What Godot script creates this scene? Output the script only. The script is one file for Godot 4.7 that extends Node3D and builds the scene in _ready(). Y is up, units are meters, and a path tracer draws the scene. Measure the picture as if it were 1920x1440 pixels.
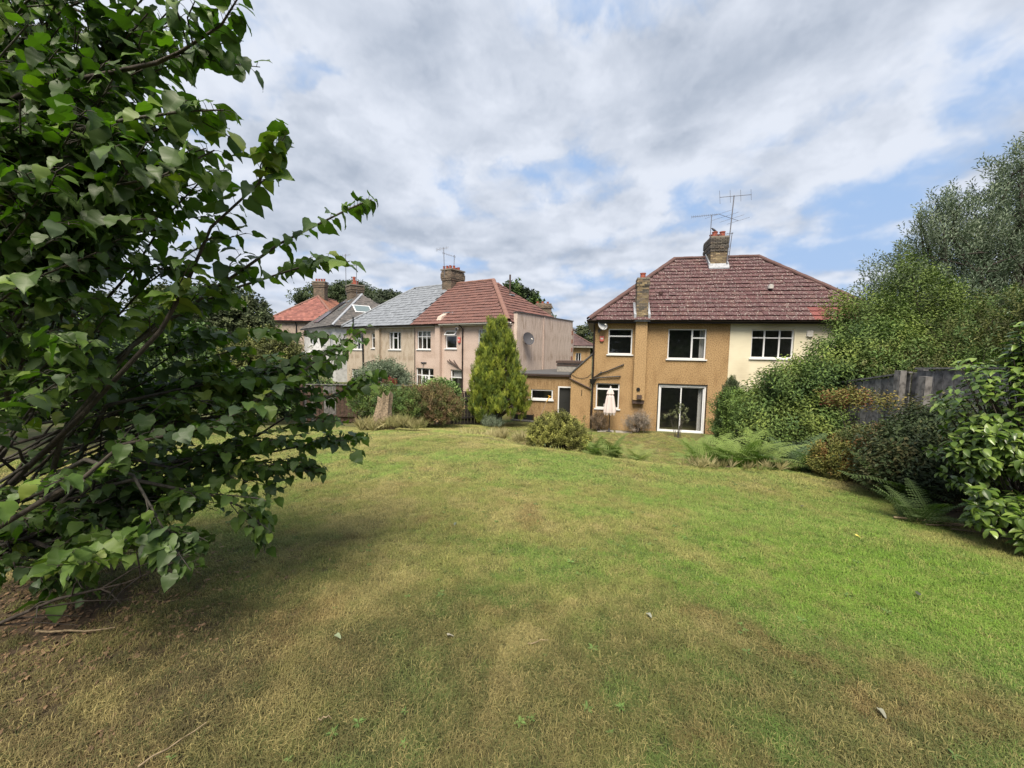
extends Node3D
# A back garden seen from its upper lawn: two pairs of semi-detached houses, hedges, ferns and a broad-leaved tree.

var M := {}            # materials by name
var T := {}            # textures by name
var taken := {}        # node names in use at top level
var lawn_noise := FastNoiseLite.new()
var lawn_fine := FastNoiseLite.new()

func _ready():
	var cam := Camera3D.new()
	cam.name = "camera"
	cam.position = Vector3(0, 1.6, 0)
	cam.rotation_degrees = Vector3(-4.73, 0, 1.0)
	cam.fov = 87.66
	cam.near = 0.05
	cam.far = 1000.0
	add_child(cam)
	cam.current = true
	var we := WorldEnvironment.new()
	we.name = "world_environment"
	var env := Environment.new()
	env.background_mode = Environment.BG_SKY
	var sky := Sky.new()
	var pan := PanoramaSkyMaterial.new()
	pan.panorama = sky_picture()
	sky.sky_material = pan
	env.sky = sky
	env.tonemap_mode = Environment.TONE_MAPPER_LINEAR
	env.tonemap_exposure = 1.92
	env.sdfgi_enabled = true
	env.ssao_enabled = true
	env.ssil_enabled = true
	we.environment = env
	add_child(we)
	var sun := DirectionalLight3D.new()
	sun.name = "sun"
	sun.light_energy = 1.2
	sun.light_color = Color(1.0, 0.955, 0.88)
	sun.light_angular_distance = 32.0
	sun.shadow_enabled = true
	sun.look_at_from_position(Vector3.ZERO, -Vector3(-0.10, 0.84, 0.53), Vector3.UP)
	add_child(sun)

	lawn_noise.seed = 11
	lawn_noise.frequency = 0.42
	lawn_noise.fractal_octaves = 4
	lawn_fine.seed = 5
	lawn_fine.frequency = 3.1
	lawn_fine.fractal_octaves = 3
	make_materials()
	build_ground()
	build_houses()
	build_fittings()
	build_fences()
	build_garden_things()
	build_plants()
	build_broadleaf_tree()
	build_laurel()
	build_grass()

# ------------------------------------------------------------------ sky
func bump(az: float, el: float, a: float, e: float, ra: float, re: float) -> float:
	var x := (az - a) / ra
	var y := (el - e) / re
	return exp(-(x * x + y * y))

func sky_picture() -> ImageTexture:
	var w := 2048
	var h := 1024
	var data := PackedFloat32Array()
	data.resize(w * h * 3)
	var n1 := FastNoiseLite.new()
	n1.seed = 21
	n1.frequency = 1.5
	n1.fractal_octaves = 6
	n1.fractal_gain = 0.54
	n1.domain_warp_enabled = true
	n1.domain_warp_amplitude = 0.35
	n1.domain_warp_frequency = 0.8
	var n2 := FastNoiseLite.new()
	n2.seed = 77
	n2.frequency = 1.3
	n2.fractal_octaves = 5
	n2.fractal_gain = 0.56
	# places where the blue shows (azimuth, elevation, half widths in degrees, strength)
	var gaps := [[9.0, 30.0, 3.5, 5.0, 0.34], [13.5, 22.5, 4.0, 2.2, 0.26], [4.5, 19.0, 3.0, 1.2, 0.2], [31.0, 17.5, 4.5, 2.0, 0.20], [41.0, 15.0, 5.5, 4.5, 0.62], [34.0, 11.5, 10.0, 2.4, 0.5], [45.0, 26.5, 6.0, 4.5, 0.45], [51.0, 24.0, 6.0, 3.5, 0.45], [28.0, 23.5, 9.0, 1.6, 0.22], [25.0, 20.0, 5.0, 1.6, 0.26], [1.0, 36.0, 3.0, 2.5, 0.25], [36.5, 33.0, 3.0, 2.0, 0.2]]
	# heavier grey bodies and bright heads of cloud
	var darks := [[24.0, 30.0, 8.0, 6.0, 0.75], [20.0, 26.5, 5.0, 3.0, 0.5], [-13.0, 32.0, 7.0, 3.5, 0.55], [-1.0, 33.0, 5.0, 4.0, 0.3], [-24.0, 15.0, 10.0, 4.0, 0.55], [-17.0, 21.0, 9.0, 2.5, 0.35], [-4.0, 15.0, 10.0, 2.0, 0.5], [9.0, 13.5, 9.0, 1.6, 0.4], [51.0, 19.0, 5.0, 2.5, 0.4], [36.0, 33.0, 7.0, 5.0, 0.45]]
	var lights := [[-38.0, 31.0, 9.0, 9.0, 0.7], [-15.0, 27.0, 9.0, 2.5, 0.6], [-6.5, 35.0, 2.0, 5.0, 0.45], [15.5, 29.5, 2.2, 5.0, 0.7], [40.0, 25.5, 7.0, 2.5, 0.55], [38.0, 21.0, 7.0, 2.0, 0.4], [33.0, 28.5, 3.0, 4.0, 0.3], [-28.0, 24.0, 6.0, 2.5, 0.45], [30.0, 15.5, 5.0, 1.3, 0.4], [-5.0, 21.0, 6.0, 3.0, 0.75], [9.0, 20.0, 3.0, 1.5, 0.4]]
	for j in h:
		var el := (0.5 - (j + 0.5) / h) * 180.0
		var er := deg_to_rad(el)
		var y := sin(er)
		var cy := cos(er)
		for i in w:
			var o := (j * w + i) * 3
			if y <= 0.0:
				data[o] = 0.16
				data[o + 1] = 0.165
				data[o + 2] = 0.15
				continue
			var ar := (i + 0.5) / w * TAU
			var az := rad_to_deg(ar)
			if az > 180.0:
				az -= 360.0
			var s := 1.0 / (y + 0.16)
			var px := sin(ar) * cy * s
			var pz := -cos(ar) * cy * s
			var cover := n1.get_noise_2d(px, pz) * 0.85 + 0.56
			var rim := (n1.get_noise_2d(px, pz) - n1.get_noise_2d(px + 0.10, pz - 0.05)) * 1.1
			cover += n2.get_noise_2d(px * 4.0, pz * 4.0) * 0.16
			var tone := rim + n2.get_noise_2d(px * 1.25 + 9.0, pz * 1.25 - 4.0) * 0.8
			if az > -75.0 and az < 75.0 and el < 55.0:
				for g in gaps:
					if absf(az - g[0]) < g[2] * 2.6:
						cover -= g[4] * bump(az, el, g[0], g[1], g[2], g[3])
				for g in darks:
					if absf(az - g[0]) < g[2] * 2.6:
						var b: float = bump(az, el, g[0], g[1], g[2], g[3]) * g[4]
						tone -= b * 0.75
						cover += b * 0.45
				for g in lights:
					if absf(az - g[0]) < g[2] * 2.6:
						var b: float = bump(az, el, g[0], g[1], g[2], g[3]) * g[4]
						tone += b * 0.55
						cover += b * 0.45
			var k := smoothstep(-0.1, 0.6, cover)
			# edges of cloud are thin and bright, thick bodies grey
			var t := clampf(0.74 + tone * 0.78 - smoothstep(0.45, 1.2, cover) * 0.2, 0.0, 1.0)
			t = lerpf(t, 0.62, smoothstep(0.16, 0.0, y) * 0.6)
			var cr := lerpf(0.235, 0.41, t)
			var cg := lerpf(0.268, 0.437, t)
			var cb := lerpf(0.325, 0.49, t)
			var up := smoothstep(0.0, 0.6, y)
			var br := lerpf(0.23, 0.165, up)
			var bg := lerpf(0.315, 0.265, up)
			var bb := lerpf(0.455, 0.44, up)
			data[o] = lerpf(br, cr, k)
			data[o + 1] = lerpf(bg, cg, k)
			data[o + 2] = lerpf(bb, cb, k)
	var im := Image.create_from_data(w, h, false, Image.FORMAT_RGBF, data.to_byte_array())
	return ImageTexture.create_from_image(im)

# ------------------------------------------------------------------ mesh builder
class MB:
	var v := PackedVector3Array()
	var n := PackedVector3Array()
	var c := PackedColorArray()
	var col := Color(1, 1, 1)
	var lift := Vector3.ZERO
	func tri(a: Vector3, b: Vector3, d: Vector3):
		var m := (b - a).cross(d - a).normalized()
		v.append(a + lift); v.append(d + lift); v.append(b + lift)
		for k in 3:
			n.append(m); c.append(col)
	func smooth_tri(a: Vector3, b: Vector3, d: Vector3, na: Vector3, nb: Vector3, nd: Vector3):
		v.append(a + lift); v.append(d + lift); v.append(b + lift)
		n.append(na); n.append(nd); n.append(nb)
		for k in 3:
			c.append(col)
	func color_tri(a: Vector3, b: Vector3, d: Vector3, ca: Color, cb: Color, cd: Color):
		var m := (b - a).cross(d - a).normalized()
		v.append(a + lift); v.append(d + lift); v.append(b + lift)
		c.append(ca); c.append(cd); c.append(cb)
		for k in 3:
			n.append(m)
	func quad(a: Vector3, b: Vector3, d: Vector3, e: Vector3):
		tri(a, b, d); tri(a, d, e)
	func hexa(p: Array):        # p[0..3] bottom ring counter-clockwise from above, p[4..7] top ring
		quad(p[4], p[5], p[6], p[7]); quad(p[3], p[2], p[1], p[0])
		for k in 4:
			var l := (k + 1) % 4
			quad(p[k], p[l], p[4 + l], p[4 + k])
	func obox(t: Transform3D, s: Vector3):   # a box of size s centred on t
		var h := s / 2
		var p := []
		for y in [-1, 1]:
			for q in [[-1, 1], [1, 1], [1, -1], [-1, -1]]:
				p.append(t * Vector3(q[0] * h.x, y * h.y, q[1] * h.z))
		hexa(p)
	func box(a: Vector3, b: Vector3):
		obox(Transform3D(Basis(), (a + b) / 2), (b - a).abs())
	func bar(a: Vector3, b: Vector3, w: float, d: float, up := Vector3.UP):
		var z := (b - a).normalized()
		var x := up.cross(z)
		x = Vector3.RIGHT if x.length() < 0.01 else x.normalized()
		obox(Transform3D(Basis(x, z.cross(x), z), (a + b) / 2), Vector3(w, d, a.distance_to(b)))
	func tube(pts: Array, rad: Array, sides := 8, caps := true):
		var rings := []
		var norms := []
		var up := Vector3(0.13, 0.9, 0.31)
		for i in pts.size():
			var d: Vector3 = (pts[mini(i + 1, pts.size() - 1)] - pts[maxi(i - 1, 0)]).normalized()
			var x := up.cross(d)
			x = Vector3.RIGHT if x.length() < 0.02 else x.normalized()
			var y := d.cross(x)
			up = y
			var r := []
			var m := []
			for k in sides:
				var q := x * cos(TAU * k / sides) + y * sin(TAU * k / sides)
				m.append(q)
				r.append(pts[i] + q * rad[i])
			rings.append(r); norms.append(m)
		for i in pts.size() - 1:
			for k in sides:
				var l := (k + 1) % sides
				smooth_tri(rings[i][k], rings[i][l], rings[i + 1][l], norms[i][k], norms[i][l], norms[i + 1][l])
				smooth_tri(rings[i][k], rings[i + 1][l], rings[i + 1][k], norms[i][k], norms[i + 1][l], norms[i + 1][k])
		if caps:
			for k in sides:
				var l := (k + 1) % sides
				tri(pts[0], rings[0][l], rings[0][k])
				tri(pts[-1], rings[-1][k], rings[-1][l])
	func rod(a: Vector3, b: Vector3, r: float, sides := 6):
		tube([a, b], [r, r], sides)
	func soften(share := 1.0):       # share normals between triangles that meet at a corner
		var sum := {}
		for i in v.size():
			var key := (v[i] * 20000.0).round()
			sum[key] = sum.get(key, Vector3.ZERO) + n[i]
		for i in v.size():
			n[i] = n[i].lerp(sum[(v[i] * 20000.0).round()].normalized(), share).normalized()
	func mesh() -> ArrayMesh:
		var a := []
		a.resize(Mesh.ARRAY_MAX)
		a[Mesh.ARRAY_VERTEX] = v
		a[Mesh.ARRAY_NORMAL] = n
		a[Mesh.ARRAY_COLOR] = c
		var m := ArrayMesh.new()
		if v.size():
			m.add_surface_from_arrays(Mesh.PRIMITIVE_TRIANGLES, a)
		return m

func mb(lift := 0.0) -> MB:
	var m := MB.new()
	m.lift = Vector3(0, lift, 0)
	return m

# ------------------------------------------------------------------ nodes
func numbered(called: String) -> String:
	var k: int = taken.get(called, 0)
	taken[called] = k + 1
	return called if k == 0 else "%s_%03d" % [called, k]

func part_name(parent: Node, called: String) -> String:
	var counts: Dictionary = parent.get_meta("counts") if parent.has_meta("counts") else {}
	var k: int = counts.get(called, 0)
	counts[called] = k + 1
	parent.set_meta("counts", counts)
	return called if k == 0 else "%s_%03d" % [called, k]

func part(parent: Node3D, called: String, shape, mat: Material, at := Transform3D()) -> MeshInstance3D:
	var o := MeshInstance3D.new()
	o.name = part_name(parent, called)
	o.mesh = shape.mesh() if shape is MB else shape
	o.material_override = mat
	o.transform = at
	parent.add_child(o, true)
	return o

func thing(called: String, label: String, category: String, at: Vector3, turn := 0.0, group := "") -> Node3D:
	var o := Node3D.new()
	o.name = numbered(called)
	o.position = at
	o.rotation.y = turn
	o.set_meta("label", label)
	o.set_meta("category", category)
	if group != "":
		o.set_meta("group", group)
	add_child(o, true)
	return o

func single(called: String, label: String, category: String, shape, mat: Material, at := Vector3.ZERO, turn := 0.0, group := "") -> MeshInstance3D:
	var o := MeshInstance3D.new()
	o.name = numbered(called)
	o.mesh = shape.mesh() if shape is MB else shape
	o.material_override = mat
	o.position = at
	o.rotation.y = turn
	o.set_meta("label", label)
	o.set_meta("category", category)
	if group != "":
		o.set_meta("group", group)
	add_child(o, true)
	return o

func structure(called: String, shape, mat: Material) -> MeshInstance3D:
	var o := MeshInstance3D.new()
	o.name = numbered(called)
	o.mesh = shape.mesh() if shape is MB else shape
	o.material_override = mat
	o.set_meta("kind", "structure")
	add_child(o, true)
	return o

func many(parent: Node, called: String, shape: Mesh, mat: Material, where: Array, cols: Array) -> MultiMeshInstance3D:
	var mm := MultiMesh.new()
	mm.transform_format = MultiMesh.TRANSFORM_3D
	mm.use_colors = true
	mm.mesh = shape
	mm.instance_count = where.size()
	for i in where.size():
		mm.set_instance_transform(i, where[i])
		mm.set_instance_color(i, cols[i])
	var o := MultiMeshInstance3D.new()
	o.name = part_name(parent, called) if parent != self else numbered(called)
	o.multimesh = mm
	o.material_override = mat
	o.set_meta("kind", "stuff")
	parent.add_child(o, true)
	return o

# ------------------------------------------------------------------ materials
func lin(r: float, g: float, b: float, a := 1.0) -> Color:
	var k := Color(r, g, b).linear_to_srgb()
	k.a = a
	return k

func noise(sd: int, f: float, oct := 4, type := FastNoiseLite.TYPE_SIMPLEX_SMOOTH) -> FastNoiseLite:
	var n := FastNoiseLite.new()
	n.seed = sd
	n.frequency = f
	n.fractal_octaves = oct
	n.noise_type = type
	return n

func grain(n: FastNoiseLite, size: int, stops: Array) -> ImageTexture:   # stops: [[at, Color], ...] over the noise's own range
	var src := n.get_seamless_image(size, size)
	src.convert(Image.FORMAT_L8)
	var bytes := src.get_data()
	var g := Gradient.new()
	g.offsets = PackedFloat32Array()
	var offs := PackedFloat32Array()
	var cols := PackedColorArray()
	for s in stops:
		offs.append(s[0]); cols.append(s[1])
	g.offsets = offs
	g.colors = cols
	var lut := []
	for k in 256:
		lut.append(g.sample(k / 255.0))
	var out := PackedByteArray()
	out.resize(size * size * 4)
	for i in size * size:
		var q: Color = lut[bytes[i]]
		out[i * 4] = int(clampf(q.r, 0, 1) * 255)
		out[i * 4 + 1] = int(clampf(q.g, 0, 1) * 255)
		out[i * 4 + 2] = int(clampf(q.b, 0, 1) * 255)
		out[i * 4 + 3] = int(clampf(q.a, 0, 1) * 255)
	return ImageTexture.create_from_image(Image.create_from_data(size, size, false, Image.FORMAT_RGBA8, out))

func plain(called: String, color: Color, rough := 0.8, metal := 0.0, vertex := false) -> StandardMaterial3D:
	var m := StandardMaterial3D.new()
	m.resource_name = called
	m.albedo_color = color
	m.roughness = rough
	m.metallic = metal
	m.vertex_color_use_as_albedo = vertex
	M[called] = m
	return m

func grained(called: String, color: Color, tex: Texture2D, per_metre: float, rough := 0.9, vertex := false, relief: Texture2D = null, height := 0.4) -> StandardMaterial3D:
	var m := plain(called, color, rough, 0.0, vertex)
	m.albedo_texture = tex
	m.uv1_triplanar = true
	m.uv1_world_triplanar = true
	m.uv1_scale = Vector3.ONE * per_metre
	m.uv1_triplanar_sharpness = 4.0
	if relief:
		m.heightmap_enabled = true
		m.heightmap_texture = relief
		m.heightmap_scale = height
	return m

func stained(m: StandardMaterial3D, tex: Texture2D, scale: Vector3):
	m.detail_enabled = true
	m.detail_albedo = tex
	m.detail_blend_mode = BaseMaterial3D.BLEND_MODE_MUL
	m.detail_uv_layer = BaseMaterial3D.DETAIL_UV_2
	m.uv2_triplanar = true
	m.uv2_world_triplanar = true
	m.uv2_scale = scale

func grey(x: float) -> Color:
	return Color(x, x, x)

func make_materials():
	var dash := noise(3, 0.055, 3)
	T.dash = grain(dash, 512, [[0.0, grey(0.66)], [0.32, grey(0.82)], [0.5, grey(0.93)], [0.68, grey(1.0)], [1.0, Color(1, 1, 0.98)]])
	T.dash_relief = grain(dash, 512, [[0.0, grey(0.0)], [1.0, grey(1.0)]])
	T.stain = grain(noise(8, 0.012, 5), 256, [[0.0, Color(0.86, 0.84, 0.82)], [0.3, Color(0.95, 0.94, 0.93)], [0.55, Color(1, 1, 1)], [1.0, Color(1, 1, 1)]])
	T.streak = grain(noise(9, 0.02, 5), 256, [[0.0, Color(0.74, 0.71, 0.67)], [0.28, Color(0.91, 0.89, 0.87)], [0.5, Color(1, 1, 1)], [1.0, Color(1, 1, 1)]])
	T.soft = grain(noise(14, 0.02, 5), 256, [[0.0, grey(0.72)], [0.5, grey(0.92)], [1.0, grey(1.0)]])
	T.wood = grain(noise(15, 0.03, 4), 256, [[0.0, grey(0.5)], [0.5, grey(0.85)], [1.0, grey(1.0)]])
	# lichen: pale flecks on the tiles
	T.lichen = grain(noise(31, 0.05, 4), 512, [[0.0, grey(0.74)], [0.45, grey(0.9)], [0.64, grey(1.0)], [0.74, Color(1.0, 1.0, 0.96)], [0.80, Color(1.0, 1.0, 1.0)], [1.0, Color(1, 1, 1)]])
	T.fleck = grain(noise(33, 0.075, 3), 512, [[0.0, Color(1, 1, 1, 0)], [0.745, Color(0.8, 0.79, 0.74, 0.0)], [0.785, Color(0.72, 0.71, 0.66, 0.8)], [1.0, Color(0.80, 0.79, 0.74, 0.95)]])
	T.fleck_few = grain(noise(35, 0.06, 3), 512, [[0.0, Color(1, 1, 1, 0)], [0.80, Color(0.8, 0.79, 0.74, 0.0)], [0.86, Color(0.62, 0.58, 0.5, 0.5)], [1.0, Color(0.7, 0.68, 0.6, 0.8)]])

	var o := grained("ochre_dash", lin(0.435, 0.285, 0.14), T.dash, 0.62, 0.95, false, T.dash_relief, 0.8)
	stained(o, T.stain, Vector3(0.4, 0.2, 0.4))
	o = grained("ochre_dash_stained", lin(0.36, 0.24, 0.122), T.dash, 0.62, 0.95, false, T.dash_relief, 0.8)
	stained(o, T.streak, Vector3(1.4, 0.25, 1.4))
	o = grained("ochre_smooth", lin(0.455, 0.30, 0.15), T.dash, 0.62, 0.95, false, T.dash_relief, 0.5)
	o = grained("cream_paint", lin(0.76, 0.70, 0.53), T.wood, 0.12, 0.85)
	o.albedo_texture = T.stain
	o = grained("pink_dash", lin(0.64, 0.505, 0.435), T.dash, 0.8, 0.95, false, T.dash_relief, 0.6)
	stained(o, T.stain, Vector3.ONE * 0.22)
	o = grained("pink_dash_streaked", lin(0.71, 0.585, 0.505), T.dash, 0.8, 0.95, false, T.dash_relief, 0.6)
	stained(o, T.streak, Vector3(1.1, 0.16, 1.1))
	o = grained("beige_dash", lin(0.53, 0.45, 0.36), T.dash, 0.8, 0.95, false, T.dash_relief, 0.5)
	stained(o, T.streak, Vector3(0.6, 0.2, 0.6))
	grained("white_render", lin(0.62, 0.62, 0.62), T.soft, 0.5)
	grained("drab_render", lin(0.42, 0.34, 0.28), T.soft, 0.4)
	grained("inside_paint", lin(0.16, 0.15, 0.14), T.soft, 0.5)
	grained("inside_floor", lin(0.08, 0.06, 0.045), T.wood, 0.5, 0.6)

	# roof tiles, a few tones of each
	var k := 0
	for tone in [[0.100, 0.046, 0.049], [0.110, 0.050, 0.052], [0.092, 0.044, 0.047], [0.117, 0.058, 0.056]]:
		var m := grained("plum_tile_%d" % k, lin(tone[0], tone[1], tone[2]), T.lichen, 0.8, 0.85)
		m.detail_enabled = true
		m.detail_albedo = T.fleck
		m.detail_blend_mode = BaseMaterial3D.BLEND_MODE_MIX
		m.detail_uv_layer = BaseMaterial3D.DETAIL_UV_2
		m.uv2_triplanar = true
		m.uv2_world_triplanar = true
		m.uv2_scale = Vector3.ONE * 0.24
		k += 1
	k = 0
	for tone in [[0.165, 0.078, 0.066], [0.18, 0.085, 0.07], [0.15, 0.074, 0.064]]:
		var m := grained("rust_tile_%d" % k, lin(tone[0], tone[1], tone[2]), T.lichen, 0.8, 0.85)
		m.detail_enabled = true
		m.detail_albedo = T.fleck_few
		m.detail_blend_mode = BaseMaterial3D.BLEND_MODE_MIX
		m.detail_uv_layer = BaseMaterial3D.DETAIL_UV_2
		m.uv2_triplanar = true
		m.uv2_world_triplanar = true
		m.uv2_scale = Vector3.ONE * 0.3
		k += 1
	k = 0
	for tone in [[0.225, 0.245, 0.275], [0.232, 0.252, 0.282], [0.217, 0.236, 0.266]]:
		grained("slate_tile_%d" % k, lin(tone[0], tone[1], tone[2]), T.soft, 0.5, 0.6)
		k += 1
	grained("red_tile_0", lin(0.20, 0.062, 0.058), T.lichen, 0.8, 0.8)
	grained("red_tile_1", lin(0.23, 0.075, 0.066), T.lichen, 0.8, 0.8)
	grained("plum_bed", lin(0.06, 0.035, 0.034), T.soft, 0.5)
	grained("rust_bed", lin(0.10, 0.05, 0.042), T.soft, 0.5)
	grained("slate_bed", lin(0.10, 0.11, 0.125), T.soft, 0.5)
	grained("tile_tinted", lin(1, 1, 1), T.lichen, 0.8, 0.85, true)
	grained("ridge_rust", lin(0.23, 0.12, 0.095), T.lichen, 0.8, 0.85)
	grained("ridge_plum", lin(0.115, 0.062, 0.056), T.lichen, 0.8, 0.85)
	grained("ridge_slate", lin(0.24, 0.26, 0.29), T.soft, 0.8, 0.7)
	grained("lead", lin(0.36, 0.38, 0.42), T.soft, 1.5, 0.55)
	grained("mortar", lin(0.24, 0.21, 0.17), T.soft, 2.0)
	grained("brick_tinted", lin(1, 1, 1), T.soft, 3.0, 0.95, true)
	grained("pot_clay", lin(0.36, 0.095, 0.06), T.soft, 2.0, 0.8)
	grained("felt", lin(0.095, 0.095, 0.10), T.soft, 0.7, 0.9)
	grained("rust_brown", lin(0.085, 0.055, 0.045), T.soft, 1.5, 0.8)
	grained("concrete", lin(0.34, 0.32, 0.29), T.soft, 0.9, 0.95)

	plain("white_plastic", lin(0.71, 0.72, 0.74), 0.35)
	plain("off_white", lin(0.62, 0.60, 0.56), 0.5)
	plain("black_plastic", lin(0.012, 0.012, 0.014), 0.4)
	plain("brown_gutter", lin(0.02, 0.013, 0.012), 0.45)
	plain("dark_door", lin(0.022, 0.023, 0.024), 0.5)
	plain("alu_grey", lin(0.45, 0.46, 0.48), 0.4, 0.6)
	plain("dish_grey", lin(0.42, 0.43, 0.45), 0.45)
	plain("dish_dark", lin(0.06, 0.06, 0.07), 0.8)
	plain("aerial_metal", lin(0.18, 0.18, 0.2), 0.45, 0.5)
	plain("alarm_red", lin(0.55, 0.14, 0.12), 0.5)
	plain("curtain", lin(0.55, 0.56, 0.56), 0.9)
	plain("curtain_pink", lin(0.5, 0.4, 0.38), 0.9)
	plain("canvas", lin(0.62, 0.54, 0.52), 0.9)
	plain("yellow_plastic", lin(0.65, 0.36, 0.05), 0.5)
	plain("pale_green", lin(0.30, 0.36, 0.29), 0.85)
	plain("bright_green_paint", lin(0.10, 0.30, 0.21), 0.7)
	plain("panel_blue", lin(0.02, 0.022, 0.032), 0.12)
	var g := plain("glass", lin(0.03, 0.035, 0.035, 0.10), 0.02)
	g.transparency = BaseMaterial3D.TRANSPARENCY_ALPHA
	plain("skylight_glass", lin(0.13, 0.17, 0.18), 0.08)
	grained("dark_board", lin(0.026, 0.022, 0.021), T.wood, 0.9, 0.85)
	grained("dark_board_worn", lin(0.036, 0.03, 0.028), T.wood, 0.9, 0.9)
	grained("grey_board", lin(0.20, 0.195, 0.20), T.wood, 0.9, 0.9)
	grained("grey_board_pale", lin(0.27, 0.26, 0.262), T.wood, 0.9, 0.9)
	grained("grey_board_dark", lin(0.15, 0.145, 0.15), T.wood, 0.9, 0.9)
	grained("pale_post", lin(0.23, 0.22, 0.215), T.wood, 0.9, 0.9)
	grained("brown_board", lin(0.12, 0.075, 0.055), T.wood, 0.9, 0.9)
	grained("bark", lin(0.075, 0.06, 0.048), T.wood, 3.0, 0.95)
	grained("bark_grey", lin(0.10, 0.09, 0.075), T.wood, 4.0, 0.9)
	grained("stump_wood", lin(0.38, 0.29, 0.20), T.wood, 2.5, 0.95)
	grained("dry_stick", lin(0.34, 0.26, 0.16), T.wood, 4.0, 0.9)
	grained("ground", lin(1, 1, 1), T.soft, 1.3, 1.0, true)
	var l := plain("leaf", lin(1, 1, 1), 0.5, 0.0, true)
	l.backlight_enabled = true
	l.backlight = Color(0.75, 0.9, 0.35)
	l = plain("leaf_matt", lin(1, 1, 1), 0.75, 0.0, true)
	l.backlight_enabled = true
	l.backlight = Color(0.42, 0.5, 0.28)
	l = plain("leaf_gloss", lin(1, 1, 1), 0.3, 0.0, true)
	l.backlight_enabled = true
	l.backlight = Color(0.35, 0.45, 0.2)
	l = plain("grass_blade", lin(1, 1, 1), 0.8, 0.0, true)
	l.backlight_enabled = true
	l.backlight = Color(0.4, 0.42, 0.25)

# ------------------------------------------------------------------ ground
func ground_height(x: float, z: float) -> float:
	var d := -z
	var right := smoothstep(-1.5, 1.5, x)
	var crest := lerpf(8.4, 7.9, smoothstep(-1.0, 0.4, x))
	crest = lerpf(crest, 6.6, smoothstep(0.4, 3.4, x))
	crest = lerpf(crest, 6.0, smoothstep(3.4, 6.0, x))
	var width := lerpf(9.0, 3.6, right)
	var low := lerpf(-1.62, -1.9, right)
	var hc := -0.05 * crest
	var h := 0.0
	if d < 0.0:
		h = -0.02 * d * 0.0
	elif d < crest:
		h = -0.05 * d
	else:
		var t := clampf((d - crest) / width, 0.0, 1.0)
		h = lerpf(hc, low, lerpf(t, smoothstep(0.0, 1.0, t), 0.6))
	h = lerpf(h, -2.02, smoothstep(16.5, 19.5, d) * smoothstep(5.0, 8.0, d))
	h += lawn_noise.get_noise_2d(x * 0.8, z * 0.8) * 0.05 + lawn_noise.get_noise_2d(x * 3.0 + 40.0, z * 3.0) * 0.012
	if d > 26.0 and x < -8.0:
		h += smoothstep(26.0, 55.0, d) * 2.2 * smoothstep(-8.0, -22.0, x)
	return h

func lawn_color(x: float, z: float) -> Color:
	var a := lawn_noise.get_noise_2d(x * 1.1, z * 1.1)
	var b := lawn_noise.get_noise_2d(x * 2.6 + 70.0, z * 2.6 - 20.0)
	var f := lawn_fine.get_noise_2d(x, z)
	var green := 0.52 + a * 0.55 + b * 0.62 + f * 0.26 + lawn_fine.get_noise_2d(x * 2.3 + 9.0, z * 2.3) * 0.30
	var lush_patch := exp(-(pow((x - 3.1) / 1.7, 2) + pow((z + 3.0) / 0.95, 2)))
	green += 0.9 * lush_patch       # the lush patch on the right
	green += 0.42 * exp(-(pow((x - 2.6) / 1.6, 2) + pow((z + 4.6) / 1.2, 2)))
	green += 0.38 * exp(-(pow((x - 0.4) / 3.0, 2) + pow((z + 6.8) / 1.1, 2)))
	green += 0.18 * exp(-(pow((x - 0.2) / 0.5, 2) + pow((z + 2.9) / 0.5, 2)))
	green -= 0.18 * exp(-(pow((x - 0.8) / 0.7, 2) + pow((z + 2.4) / 0.9, 2)))
	green -= 0.38 * exp(-(pow((x + 1.0) / 1.1, 2) + pow((z + 4.2) / 1.1, 2)))
	green -= 0.35 * exp(-(pow((x + 0.3) / 0.9, 2) + pow((z + 10.6) / 1.6, 2)))
	green -= 0.25 * exp(-(pow((x + 1.9) / 0.8, 2) + pow((z + 1.6) / 1.0, 2)))
	green += 0.03 * smoothstep(-4.5, -2.5, z)
	if z < -12.0:
		green -= 0.12
	green = clampf(green, 0.0, 1.2)
	var shaded_thatch := smoothstep(-4.0, -1.7, z + b * 1.3)        # mossier, browner sward nearer the viewer, colour also darkened for shading and vignette
	var straw := Color(0.37, 0.33, 0.125).lerp(Color(0.185, 0.150, 0.056), shaded_thatch)
	var olive := Color(0.275, 0.29, 0.078).lerp(Color(0.112, 0.114, 0.030), shaded_thatch)
	var lush := Color(0.205, 0.31, 0.055).lerp(Color(0.10, 0.165, 0.030), shaded_thatch).lerp(Color(0.165, 0.29, 0.03), clampf(lush_patch * 1.3, 0.0, 1.0))
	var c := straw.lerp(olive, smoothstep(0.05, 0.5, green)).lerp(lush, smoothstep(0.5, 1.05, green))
	var rust := smoothstep(0.2, 0.42, lawn_noise.get_noise_2d(x * 2.2 - 31.0, z * 2.2 + 17.0)) * smoothstep(0.75, 0.3, green)
	c = c.lerp(Color(0.22, 0.12, 0.05), rust * 0.4)
	# thin, reddish brown mossy sward beside the tree, its shade painted in too
	var worn_shade := exp(-(pow((x + 1.9) / 1.5, 2) + pow((z + 1.65) / 1.1, 2))) * clampf(0.75 + b * 1.4, 0.0, 1.0)
	c = c.lerp(Color(0.085, 0.062, 0.03), worn_shade * 0.85)
	return c

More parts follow.
